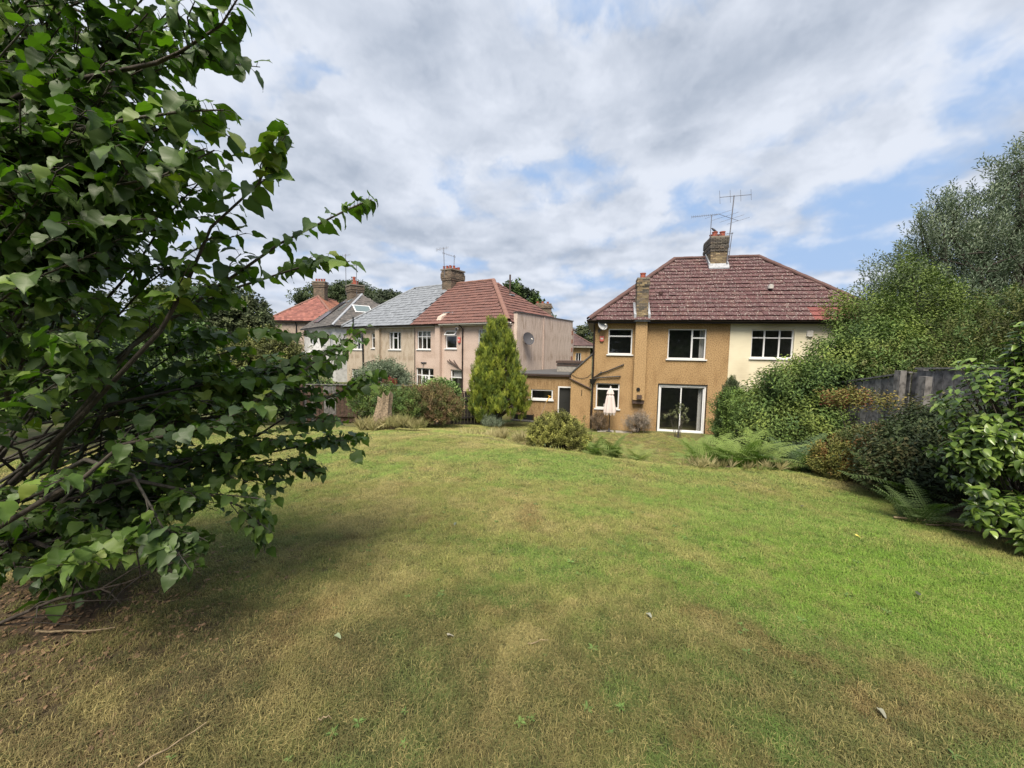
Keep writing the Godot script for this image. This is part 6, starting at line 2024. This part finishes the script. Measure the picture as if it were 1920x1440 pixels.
	bush("far_tree", "darker far tree right of the white house chimney", "tree", g3(-22.0, -72.0), [[Vector3(0, 8.8, 0), Vector3(3.4, 2.5, 3.0)], [Vector3(4.0, 7.6, 0), Vector3(3.4, 2.2, 3.0)], [Vector3(-4.0, 8.6, 0), Vector3(3.0, 2.4, 3.0)]], 2400, blob, [Color(0.045, 0.065, 0.04), Color(0.065, 0.09, 0.05), Color(0.085, 0.11, 0.06)], {"trunk": 0.4, "bole": 5.0, "patch": 0.35, "small": 0.8})
	bush("far_tree", "spiky topped tree showing over the right slope of the pink house roof", "tree", g3(1.2, -42.0), [[Vector3(0, 8.0, 0), Vector3(1.6, 1.7, 1.5)], [Vector3(-1.3, 9.4, 0), Vector3(0.9, 0.9, 0.9)], [Vector3(1.2, 7.0, 0), Vector3(1.3, 1.4, 1.3)]], 700, blob, DARK + GREEN, {"trunk": 0.25, "bole": 5.0, "patch": 0.5, "small": 0.6, "large": 1.1, "stray": 0.2})
	bush("far_tree", "round far tree in the gap behind the far ochre house", "tree", g3(11.2, -60.0), [[Vector3(0, 5.0, 0), Vector3(2.6, 2.2, 2.2)], [Vector3(2.8, 4.4, 0), Vector3(2.4, 2.0, 2.0)]], 900, blob, [Color(0.05, 0.07, 0.03), Color(0.08, 0.105, 0.045), Color(0.11, 0.13, 0.06)], {"trunk": 0.3, "bole": 3.0, "patch": 0.5, "small": 0.7})
	bush("dark_tree", "dark spreading tree low on the left beyond the neighbours' gardens", "tree", g3(-30.0, -26.0), [[Vector3(0, 3.5, 0), Vector3(4.5, 3.2, 3.0)], [Vector3(6.5, 2.6, -1.0), Vector3(4.0, 2.6, 2.6)], [Vector3(-5.0, 4.0, 2.0), Vector3(4.5, 3.6, 3.0)]], 2600, blob, GREEN, {"trunk": 0.3, "bole": 2.0, "patch": 0.4})
	bush("shadowy_tree", "dark small leaved tree high at the left behind the broad leaved tree", "tree", g3(-9.9, -7.2), [[Vector3(0, 4.6, 0), Vector3(2.0, 2.6, 1.8)], [Vector3(-1.2, 7.0, 0), Vector3(2.2, 2.2, 2.0)], [Vector3(1.6, 6.7, 0.3), Vector3(1.1, 1.7, 1.2)], [Vector3(-2.4, 3.2, 0.6), Vector3(2.2, 2.4, 2.0)], [Vector3(0.5, 2.2, 0), Vector3(1.8, 1.8, 1.5)]], 5000, broad, [Color(0.03, 0.05, 0.02), Color(0.05, 0.08, 0.03), Color(0.075, 0.11, 0.045)], {"trunk": 0.22, "bole": 2.2, "small": 0.7, "large": 1.2, "patch": 0.7, "stems": 3})

func build_rear_trees():
	# the end of the garden behind the viewer, seen in the window panes
	var blob := [spray(10, 0.6, 0.42, 0.26, 0.5, 1.5, 11), spray(10, 0.6, 0.4, 0.24, 0.5, 1.5, 12)]
	for q in [[-9.0, 15.0, "tree at the end of the garden on the left, behind the viewer"], [0.5, 18.0, "tree at the end of the garden in the middle, behind the viewer"], [10.0, 15.5, "tree at the end of the garden on the right, behind the viewer"]]:
		bush("rear_tree", q[2], "tree", g3(q[0], q[1]), [[Vector3(0, 5.0, 0), Vector3(3.6, 3.4, 2.6)], [Vector3(-2.4, 3.4, 0), Vector3(2.6, 3.0, 2.2)], [Vector3(2.6, 3.2, 0), Vector3(2.8, 3.0, 2.2)], [Vector3(0.5, 7.6, 0), Vector3(2.4, 2.0, 2.0)]], 1800, blob, GREEN, {"trunk": 0.25, "bole": 2.0, "patch": 0.4})

func build_stump():
	var rng := RandomNumberGenerator.new()
	rng.seed = 91
	var t := thing("tree_stump", "weathered pale tree stump with dry weeds at the end of the left hedge", "tree stump", g3(-3.95, -12.0))
	var m := mb()
	var prev := []
	for j in 9:
		var q := j / 8.0
		var ring := []
		for k in 16:
			var a := TAU * k / 16
			var flare := 0.20 + 0.24 * pow(1.0 - q, 2.6) * (1.0 + 0.5 * sin(a * 3.0 + 0.6))
			var r := flare * (1.0 + 0.14 * sin(a * 7.0 + q * 2.0) + 0.06 * sin(a * 11.0 - q * 3.0) + rng.randf_range(-0.05, 0.05))
			var y := q * 1.08 + (0.14 * sin(a + 1.0) + 0.09 * sin(a * 5.0) + rng.randf_range(-0.04, 0.06) if j == 8 else 0.0)
			ring.append(Vector3(cos(a) * r + 0.14 * q, y - 0.05, sin(a) * r))
		if j:
			for k in 16:
				var l := (k + 1) % 16
				m.quad(prev[l], prev[k], ring[k], ring[l])
		prev = ring
	for k in 16:
		m.tri(Vector3(0.14, 0.93, 0), prev[(k + 1) % 16], prev[k])
	part(t, "trunk", m, M.stump_wood)
	var w := []
	var c := []
	for i in 60:
		var a := rng.randf_range(-0.6, 3.6)
		var r := rng.randf_range(0.3, 0.55)
		w.append(Transform3D(Basis(Vector3.UP, rng.randf() * TAU).scaled(Vector3.ONE * rng.randf_range(0.5, 1.2)), Vector3(cos(a) * r - 0.1, rng.randf_range(0.0, 0.25) * (1.0 - r), sin(a) * r)))
		c.append(STRAW[rng.randi() % 3])
	many(t, "dry_weeds", spray(18, 0.1, 0.4, 0.01, 0.1, 0.9, 92), M.leaf_matt, w, c)

# ------------------------------------------------------------------ the broad leaved tree in front on the left
func build_broadleaf_tree():
	var rng := RandomNumberGenerator.new()
	rng.seed = 101
	var root := g3(-4.15, -2.75)
	var t := thing("broadleaf_tree", "large heart leaved tree close to the camera, filling the left side", "tree", root)
	var eye := Vector3(0, 1.6, 0)
	# leaf shapes: green ones of several tones and a few pale edged ones
	var tones := [Color(0.055, 0.10, 0.022), Color(0.078, 0.14, 0.028), Color(0.11, 0.185, 0.034), Color(0.155, 0.235, 0.042), Color(0.24, 0.30, 0.055), Color(0.085, 0.135, 0.06)]
	var shapes := []
	for k in 6:
		shapes.append(heart_leaf(1.0, 0.84, [0.1, 0.25, 0.4, 0.15, 0.3, 0.5][k], [0.35, 0.7, 0.25, 1.0, 0.55, 0.85][k], 110 + k))
	var pale := heart_leaf(1.0, 0.8, 0.4, 0.7, 120, Color(0.8, 0.9, 0.8), Color(2.4, 2.0, 2.6))
	var bark: Material = M.bark_grey
	# main stems
	var trunk := mb()
	var P := Vector3(0, 0, 0)
	trunk.tube([Vector3(0, -0.2, 0), Vector3(0.1, 0.3, 0.02), Vector3(0.4, 0.9, 0.05), Vector3(0.66, 1.7, 0.1), Vector3(0.8, 2.6, 0.2), Vector3(0.85, 3.4, 0.3)], [0.11, 0.095, 0.075, 0.055, 0.04, 0.02], 10)
	trunk.tube([Vector3(0.1, -0.1, 0.1), Vector3(0.4, 0.3, 0.2), Vector3(0.85, 0.6, 0.2), Vector3(1.3, 0.9, 0.1)], [0.06, 0.05, 0.035, 0.02], 8)
	trunk.tube([Vector3(-0.1, -0.1, -0.1), Vector3(0.3, 0.35, -0.2), Vector3(0.8, 0.7, -0.4), Vector3(1.5, 1.1, -0.5)], [0.06, 0.045, 0.035, 0.02], 8)
	part(t, "trunk", trunk, M.bark)
	var limbs := [
		[Vector3(-3.3, 2.0, -2.3), Vector3(-2.6, 2.65, -2.0), Vector3(-2.17, 2.74, -1.90), Vector3(-1.53, 2.79, -1.80), Vector3(-1.39, 2.80, -1.75), Vector3(-1.18, 2.87, -1.70), Vector3(-1.10, 2.95, -1.68)],
		[Vector3(-3.35, 1.7, -2.4), Vector3(-2.7, 2.4, -2.0), Vector3(-2.19, 2.52, -1.90), Vector3(-1.67, 2.56, -1.80), Vector3(-1.38, 2.57, -1.75), Vector3(-1.18, 2.55, -1.70)],
		[Vector3(-3.3, 1.2, -2.6), Vector3(-2.8, 1.8, -2.2), Vector3(-2.35, 2.10, -2.0), Vector3(-2.02, 2.20, -1.90), Vector3(-1.80, 2.30, -1.85), Vector3(-1.53, 2.33, -1.80), Vector3(-1.30, 2.44, -1.80)],
		[Vector3(-3.2, 0.7, -2.5), Vector3(-2.3, 1.2, -2.1), Vector3(-1.75, 1.67, -2.0), Vector3(-1.62, 1.88, -2.0), Vector3(-1.44, 2.16, -1.95), Vector3(-1.18, 2.34, -1.90), Vector3(-1.10, 2.48, -1.90)],
		[Vector3(-3.1, 0.6, -2.6), Vector3(-2.5, 1.1, -2.2), Vector3(-1.99, 1.59, -2.1), Vector3(-1.58, 1.90, -2.15), Vector3(-1.23, 2.14, -2.15), Vector3(-0.87, 2.32, -2.15), Vector3(-0.75, 2.37, -2.15)],
		[Vector3(-3.0, 0.9, -2.7), Vector3(-2.5, 1.4, -2.4), Vector3(-2.01, 1.74, -2.3), Vector3(-1.57, 1.93, -2.3), Vector3(-1.17, 2.06, -2.3), Vector3(-1.04, 2.10, -2.3)],
		[Vector3(-3.2, 0.4, -2.3), Vector3(-2.5, 0.7, -1.9), Vector3(-2.06, 0.96, -1.90), Vector3(-1.98, 1.09, -2.0), Vector3(-1.76, 1.13, -2.20), Vector3(-1.57, 1.23, -2.40), Vector3(-1.26, 1.55, -2.70), Vector3(-1.02, 1.74, -2.80)],
		[Vector3(-3.3, 0.3, -2.7), Vector3(-2.47, 0.93, -2.4), Vector3(-2.32, 0.80, -2.6), Vector3(-2.03, 0.67, -2.8), Vector3(-1.73, 0.66, -3.0), Vector3(-1.51, 0.66, -3.1)],
		[Vector3(-3.2, 0.6, -2.8), Vector3(-2.45, 1.23, -2.4), Vector3(-2.04, 1.35, -2.7), Vector3(-1.86, 1.40, -2.8), Vector3(-1.63, 1.47, -2.9), Vector3(-1.28, 1.61, -3.0)],
		[Vector3(-3.3, 0.4, -2.8), Vector3(-2.33, 0.70, -2.6), Vector3(-1.95, 0.89, -2.9), Vector3(-1.74, 1.05, -3.0), Vector3(-1.33, 1.26, -3.1), Vector3(-1.16, 1.38, -3.2)],
		[Vector3(-2.9, 0.7, -2.3), Vector3(-2.17, 1.01, -2.0), Vector3(-2.03, 0.90, -2.1), Vector3(-1.89, 0.62, -2.1), Vector3(-1.79, 0.55, -2.1)],
		[Vector3(-3.3, 0.5, -2.9), Vector3(-2.23, 0.82, -2.7), Vector3(-1.87, 0.79, -3.0), Vector3(-1.55, 0.83, -3.2), Vector3(-1.24, 0.86, -3.3)],
		[Vector3(-3.3, 0.3, -2.6), Vector3(-2.6, 0.42, -2.2), Vector3(-2.17, 0.50, -1.95), Vector3(-2.0, 0.58, -1.9)],
		[Vector3(-3.2, 0.5, -2.8), Vector3(-2.32, 0.77, -2.4), Vector3(-1.98, 0.60, -2.6), Vector3(-1.77, 0.45, -2.7), Vector3(-1.72, 0.26, -2.7)],
		[Vector3(-3.2, 0.7, -2.9), Vector3(-2.38, 1.06, -2.6), Vector3(-2.11, 1.09, -2.9), Vector3(-1.74, 1.31, -3.1), Vector3(-1.45, 1.44, -3.2), Vector3(-1.30, 1.66, -3.3)],
	]
	var own := limbs.size()
	# fill the crown: more limbs between the trunk and a rough shell
	for i in 226:
		var p1: Vector3
		if i >= 190:
			p1 = Vector3(rng.randf_range(-2.0, -1.35), rng.randf_range(1.95, 3.2), rng.randf_range(-2.1, -1.7))
		elif i >= 150:
			# low drooping limbs that nearly reach the ground
			p1 = Vector3(rng.randf_range(-3.3, -2.1), rng.randf_range(0.12, 0.8), rng.randf_range(-3.1, -2.15))
		elif i >= 92 and i < 118:
			p1 = Vector3(rng.randf_range(-2.0, -1.25), rng.randf_range(0.6, 1.7), rng.randf_range(-3.3, -2.7))
		elif i >= 128:
			p1 = Vector3(rng.randf_range(-2.5, -1.5), rng.randf_range(2.3, 3.4), rng.randf_range(-2.0, -1.6))
		elif i < 40:
			p1 = Vector3(rng.randf_range(-2.75, -1.75), rng.randf_range(0.85, 3.3), rng.randf_range(-2.1, -1.5))
		elif i < 62:
			p1 = Vector3(rng.randf_range(-2.6, -1.5), rng.randf_range(0.55, 1.75), rng.randf_range(-3.2, -2.4))
		elif i < 80:
			p1 = Vector3(rng.randf_range(-3.6, -2.3), rng.randf_range(0.4, 3.6), rng.randf_range(-3.4, -2.2))
		else:
			p1 = Vector3(rng.randf_range(-2.9, -2.0), rng.randf_range(2.2, 3.4), rng.randf_range(-2.2, -1.7))
		# keep the outline of the crown: the right reach grows towards 2.4 m up
		var reach := -1.42 if p1.z > -2.2 else -1.2
		p1.x = minf(p1.x, reach - 0.12 * absf(p1.y - 1.9))
		var p0 := Vector3(rng.randf_range(-3.7, -3.2), clampf(p1.y - rng.randf_range(0.3, 1.1), 0.25, 2.8), rng.randf_range(-3.0, -2.3))
		var mid := p0.lerp(p1, 0.5) + Vector3(0, rng.randf_range(-0.05, 0.2), rng.randf_range(-0.15, 0.15))
		limbs.append([p0, p0.lerp(mid, 0.6) + Vector3(0, -0.03, 0), mid, mid.lerp(p1, 0.5) + Vector3(0, 0.05, 0), p1])
	var leaves := []        # [Transform3D, shape index, tone, apparent size]
	var n := 0
	for l in limbs:
		if n >= own and l[-1].y < 1.35 and l[-1].y > 0.5 and l[-1].x > -2.6 and n % 5 < 2:
			n += 1
			continue
		var m := mb()
		var pts := []
		var rad := []
		for i in l.size():
			pts.append(l[i] - root)
			rad.append(lerpf(0.017 if n < own else 0.012, 0.0028, pow(i / float(l.size() - 1), 0.7)))
		m.tube(pts, rad, 6, false)
		var bare := 0.4
		if l[-1].y < 1.45:
			bare = 0.62
		var twigs := [[pts, bare]]
		var count := 4
		if n < own:
			count = 9 if l[-1].y < 1.8 else 6
		for k in count:
			var q := rng.randf_range(maxf(0.35, bare - 0.05), 0.94)
			var a := along(pts, q)
			var d := (along(pts, minf(1.0, q + 0.06)) - a).normalized()
			var side := d.rotated(Vector3.UP, rng.randf_range(0.5, 1.0) * (1 if k % 2 else -1))
			side.y += rng.randf_range(-0.55, 0.35)
			side = side.normalized()
			var ln := rng.randf_range(0.16, 0.40) * (1.15 - 0.5 * q)
			var tw := [a, a + side * ln * 0.5 + Vector3(0, 0.015, 0), a + (side + d * 0.35).normalized() * ln]
			m.tube(tw, [0.0035, 0.0028, 0.0018], 5, false)
			twigs.append([tw, 0.1])
		for tw in twigs:
			var path: Array = tw[0]
			var length := 0.0
			for i in path.size() - 1:
				length += path[i].distance_to(path[i + 1])
			var from: float = tw[1]
			var nl := int(length * (1.0 - from) / 0.042) + 2
			for k in nl:
				var q := lerpf(from, 1.0, (k + rng.randf_range(0.2, 0.8)) / nl)
				var a := along(path, minf(q, 1.0))
				var d := (along(path, 1.0) - along(path, 0.8)).normalized() if q > 0.95 else (along(path, minf(1.0, q + 0.05)) - a).normalized()
				var s := 1.0 if k % 2 else -1.0
				var out := d.cross(Vector3.UP).normalized() * s
				var pet := (out * 0.8 + d * 0.5 + Vector3(0, rng.randf_range(0.0, 0.5), 0)).normalized()
				var b := a + pet * rng.randf_range(0.025, 0.05)
				m.tube([a, a.lerp(b, 0.5) + Vector3(0, 0.004, 0), b], [0.0013, 0.0012, 0.001], 4, false)
				var dir := (out * rng.randf_range(0.1, 1.1) + d * rng.randf_range(-0.1, 0.9) + Vector3(rng.randf_range(-0.4, 0.4), rng.randf_range(-1.2, 0.15), rng.randf_range(-0.4, 0.4))).normalized()
				var up := (Vector3.UP + out * 0.5 * rng.randf() + Vector3(rng.randf_range(-0.8, 0.8), 0, rng.randf_range(-0.8, 0.8))).normalized()
				var x := up.cross(dir).normalized()
				var y := dir.cross(x)
				var size := rng.randf_range(0.05, 0.105) * (1.0 - 0.35 * smoothstep(0.85, 1.0, q))
				if rng.randf() < 0.12:
					size *= 1.25
				var at := Transform3D(Basis(x, y, dir).scaled_local(Vector3.ONE * size), b)
				var world := b + root
				var dist := world.distance_to(eye)
				if dist < 1.25:
					continue
				var tone: int = clampi(int(1.6 + lawn_noise.get_noise_3d(world.x * 4.0, world.y * 4.0, world.z * 4.0) * 4.0 + rng.randf_range(-1.2, 1.5)), 0, 4)
				if rng.randf() < 0.16:
					tone = 5
				var inside := absf(world.x / -world.z) < 1.35 and world.z < -0.3
				leaves.append([at, 6 if rng.randf() < 0.03 else rng.randi() % 6, tone, (size / dist) if inside else 0.0])
		if n < own or n % 1 == 0:
			part(t, "branch", m, bark if n % 3 else M.bark)
		n += 1
	leaves.sort_custom(func(a, b): return a[3] > b[3])
	var mats := []
	for c in tones:
		mats.append(leaf_tone(c, 0.48))
	var rest := []
	var rest_c := []
	for k in 7:
		rest.append([]); rest_c.append([])
	for i in leaves.size():
		var q: Array = leaves[i]
		if i < 300:
			part(t, "leaf", pale if q[1] == 6 else shapes[q[1]], mats[q[2]], q[0])
		else:
			rest[q[1]].append(q[0])
			var f := rng.randf_range(0.85, 1.15)
			rest_c[q[1]].append(Color(tones[q[2]].r * f, tones[q[2]].g * f, tones[q[2]].b * f))
	for k in 7:
		if rest[k].size():
			many(t, "leaves", pale if k == 6 else shapes[k], M.leaf, rest[k], rest_c[k])
	print("broadleaf leaves ", leaves.size())

func along(pts: Array, q: float) -> Vector3:
	var f := clampf(q, 0.0, 0.9999) * (pts.size() - 1)
	var i := int(f)
	return pts[i].lerp(pts[i + 1], f - i)

# ------------------------------------------------------------------ glossy laurel at the right edge
func build_laurel():
	var rng := RandomNumberGenerator.new()
	rng.seed = 131
	var root := g3(5.45, -3.95)
	var t := thing("laurel_shrub", "glossy green laurel with oval leaves at the right edge of the lawn", "shrub", root)
	var oval := []
	for k in 4:
		var m := mb()
		var prof := [[0.0, 0.0], [0.12, 0.22], [0.3, 0.40], [0.52, 0.44], [0.75, 0.30], [0.9, 0.14], [1.0, 0.0]]
		for i in prof.size() - 1:
			for s in [-1, 1]:
				var a := Vector3(0, -0.16 * pow(prof[i][0], 2) * (k + 1) * 0.7, prof[i][0])
				var b := Vector3(0, -0.16 * pow(prof[i + 1][0], 2) * (k + 1) * 0.7, prof[i + 1][0])
				var c := b + Vector3(s * prof[i + 1][1] * 0.62, prof[i + 1][1] * (0.12 + 0.1 * k), 0)
				var d := a + Vector3(s * prof[i][1] * 0.62, prof[i][1] * (0.12 + 0.1 * k), 0)
				m.col = Color(1, 1, 1)
				if s > 0:
					m.quad(a, b, c, d)
				else:
					m.quad(d, c, b, a)
		m.soften(0.8)
		oval.append(m.mesh())
	var tones := [Color(0.05, 0.09, 0.02), Color(0.09, 0.15, 0.028), Color(0.145, 0.22, 0.04), Color(0.21, 0.29, 0.065), Color(0.27, 0.34, 0.11)]
	var eye := Vector3(0, 1.6, 0)
	var leaves := []
	var lobes := [[Vector3(0, 0.85, 0), Vector3(0.95, 0.85, 0.8)], [Vector3(0.5, 1.55, 0.1), Vector3(1.0, 0.7, 0.85)], [Vector3(-0.45, 1.45, -0.1), Vector3(0.58, 0.55, 0.5)], [Vector3(-0.5, 0.6, 0.25), Vector3(0.55, 0.5, 0.5)], [Vector3(0.6, 0.5, 0.5), Vector3(0.9, 0.5, 0.6)], [Vector3(-0.75, 1.0, 0.1), Vector3(0.3, 0.35, 0.3)], [Vector3(-0.15, 2.0, 0.1), Vector3(0.42, 0.38, 0.38)], [Vector3(0.65, 2.25, 0.2), Vector3(0.5, 0.42, 0.42)], [Vector3(-0.75, 0.35, 0.35), Vector3(0.35, 0.25, 0.3)]]
	var bm := mb()
	for i in 640:
		var l: Array = lobes[i % lobes.size()]
		var y := rng.randf_range(-0.6, 1.0)
		var az := rng.randf() * TAU
		var ring := sqrt(1.0 - y * y)
		var to: Vector3 = l[0] + Vector3(cos(az) * ring, y, sin(az) * ring) * l[1] * rng.randf_range(0.7, 1.02)
		to.y = maxf(to.y, 0.12)
		var from := Vector3(rng.randf_range(-0.15, 0.15), 0.0, rng.randf_range(-0.15, 0.15)).lerp(to, rng.randf_range(0.0, 0.3) if i < 40 else rng.randf_range(0.4, 0.7))
		var mid := from.lerp(to, 0.6) + Vector3(0, 0.06, 0)
		bm.tube([from, mid, to], [0.012 if i < 40 else 0.006, 0.006, 0.002], 5, false)
		var d := (to - mid).normalized()
		var n := rng.randi_range(9, 15)
		for k in n:
			var q := lerpf(0.1, 1.0, (k + 1.0) / n)
			var p := mid.lerp(to, q)
			var a := k * 2.4
			var s1 := d.cross(Vector3(0.3, 1, 0.1)).normalized()
			var out := (s1.rotated(d, a) * 0.9 + d * 0.55 + Vector3(0, -0.45, 0)).normalized()
			var up := (Vector3.UP * 0.9 + d * 0.4 + Vector3(rng.randf_range(-0.4, 0.4), 0, rng.randf_range(-0.4, 0.4))).normalized()
			var x := up.cross(out).normalized()
			var yv := out.cross(x)
			var size := rng.randf_range(0.06, 0.102)
			var w := p + root
			var tone: int = clampi(int(rng.randf_range(0.3, 3.2) + 1.6 * smoothstep(0.75, 1.0, q) * rng.randf()), 0, 4)
			var seen := absf(w.x / -w.z) < 1.35
			leaves.append([Transform3D(Basis(x, yv, out).scaled_local(Vector3.ONE * size), p + out * 0.012), rng.randi() % 4, tone, (size / w.distance_to(eye) * (1.0 + 0.4 * q)) if seen else 0.0])
	part(t, "branches", bm, M.bark)
	leaves.sort_custom(func(a, b): return a[3] > b[3])
	var mats := []
	for c in tones:
		mats.append(leaf_tone(c, 0.4))
	var rest := [[], [], [], []]
	var rest_c := [[], [], [], []]
	for i in leaves.size():
		var q: Array = leaves[i]
		if i < 300:
			part(t, "leaf", oval[q[1]], mats[q[2]], q[0])
		else:
			rest[q[1]].append(q[0])
			rest_c[q[1]].append(tones[q[2]])
	for k in 4:
		many(t, "leaves", oval[k], M.leaf_gloss, rest[k], rest_c[k])
	print("laurel leaves ", leaves.size())

# ------------------------------------------------------------------ grass
func tuft(n: int, h: float, spread: float, wide: float, sd: int, flat := 0.0) -> ArrayMesh:
	var rng := RandomNumberGenerator.new()
	rng.seed = sd
	var m := mb()
	for i in n:
		var a := rng.randf() * TAU
		var r := spread * sqrt(rng.randf())
		var b := Vector3(cos(a) * r, -0.004, sin(a) * r)
		var az := rng.randf() * TAU
		var lean := rng.randf_range(0.15, 1.0) + flat
		var hh := h * rng.randf_range(0.55, 1.2)
		var dir := Vector3(cos(az), 0, sin(az))
		var side := Vector3(-dir.z, 0, dir.x) * wide * 0.5
		var mid := b + Vector3(0, hh * 0.6, 0) + dir * hh * lean * 0.35
		var tip := b + Vector3(0, hh * (1.0 - 0.35 * lean), 0) + dir * hh * lean
		var s := rng.randf_range(0.75, 1.25)
		m.col = Color(s, s, s * 0.95)
		m.quad(b - side, b + side, mid + side * 0.8, mid - side * 0.8)
		m.tri(mid - side * 0.8, mid + side * 0.8, tip)
	return m.mesh()

func build_grass():
	var rng := RandomNumberGenerator.new()
	rng.seed = 151
	var blade := tuft(16, 0.034, 0.038, 0.0022, 1, 0.25)
	var w := []
	var c := []
	# rings of falling density: [from, to, tufts per square metre, first shape, shapes]
	for band in [[1.0, 3.0, 2600.0, 1.0], [3.0, 5.5, 1500.0, 1.1], [5.5, 9.5, 420.0, 2.0], [9.5, 20.0, 130.0, 2.3]]:
		var z0: float = band[0]
		var z1: float = band[1]
		var half := z1 * 1.42
		if z1 > 9.0:
			half = minf(half, 9.5)
		var n := int((z1 - z0) * half * 2.0 * band[2])
		for i in n:
			var z := -rng.randf_range(z0, z1)
			var x := rng.randf_range(-half, half)
			if absf(x) > -z * 1.36 + 0.4:
				continue
			if x > 7.6 or (z < -17.6 and x > 3.0 - (z + 17.6)) or (z < -14.0 and x < -3.6) or x < -8.0:
				continue
			var s := soil(x, z)
			if rng.randf() < s * 1.05:
				continue
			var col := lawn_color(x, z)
			var dry := rng.randf()
			var straw_share := 0.3
			if dry < straw_share:
				col = col.lerp(Color(0.38, 0.315, 0.13), rng.randf_range(0.15, 0.75))
			elif dry > 0.8:
				col = col.lerp(Color(0.05, 0.085, 0.018), rng.randf_range(0.3, 0.7))
			var f := rng.randf_range(0.75, 1.25)
			var sc := rng.randf_range(0.7, 1.35)
			var wide: float = sc * band[3]
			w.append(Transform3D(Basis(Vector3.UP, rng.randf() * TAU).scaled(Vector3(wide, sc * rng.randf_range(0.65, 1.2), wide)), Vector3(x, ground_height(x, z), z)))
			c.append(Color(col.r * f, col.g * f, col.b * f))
	var lawn := many(self, "lawn_grass", blade, M.grass_blade, w, c)
	lawn.set_meta("label", "short mown grass, part green and part dried to straw, over the garden lawn")
	lawn.set_meta("category", "grass")
	# flat weeds and clover in the sward
	var weeds := []
	var weeds_c := []
	for i in 1100:
		var z := -rng.randf_range(1.2, 8.0)
		var x := rng.randf_range(-5.0, 5.0)
		if soil(x, z) > 0.3 or lawn_noise.get_noise_2d(x * 1.7 + 5.0, z * 1.7) < 0.02:
			continue
		weeds.append(Transform3D(Basis(Vector3.UP, rng.randf() * TAU).scaled(Vector3.ONE * rng.randf_range(0.35, 0.85)), Vector3(x, ground_height(x, z) + 0.012, z)))
		var q := rng.randf_range(0.7, 1.3)
		weeds_c.append(Color(0.11 * q, 0.18 * q, 0.045 * q))
	var flat_weeds := many(self, "lawn_weeds", spray(9, 0.012, 0.045, 0.017, 1.1, 1.5, 160, 0.1), M.leaf_matt, weeds, weeds_c)
	flat_weeds.set_meta("label", "flat broad leaved weeds and clover scattered through the lawn")
	flat_weeds.set_meta("category", "weeds")
	# dead leaves and bits on the soil
	var lit := []
	var lit_c := []
	for i in 15000:
		var x := rng.randf_range(-5.5, 7.5)
		var z := rng.randf_range(-10.0, -1.0)
		if i > 8000:
			x = rng.randf_range(-4.0, -1.5)
			z = rng.randf_range(-3.6, -1.0)
		if rng.randf() > soil(x, z):
			continue
		lit.append(Transform3D(Basis.from_euler(Vector3(rng.randf_range(-0.5, 0.5), rng.randf() * TAU, rng.randf_range(-0.5, 0.5))).scaled(Vector3(rng.randf_range(0.3, 1.0), 1.0, 1.0) * rng.randf_range(0.018, 0.05)), Vector3(x, ground_height(x, z) + 0.012, z)))
		var q := rng.randf_range(0.6, 1.6)
		lit_c.append(Color(0.17 * q, 0.105 * q, 0.06 * q))
	var litter := many(self, "leaf_litter", heart_leaf(1.0, 0.5, 0.3, 0.5, 152), M.leaf_matt, lit, lit_c)
	litter.set_meta("label", "brown leaf litter on the bare soil under the shrubs and the broad leaved tree")
	litter.set_meta("category", "leaf litter")
	print("grass tufts ", w.size())
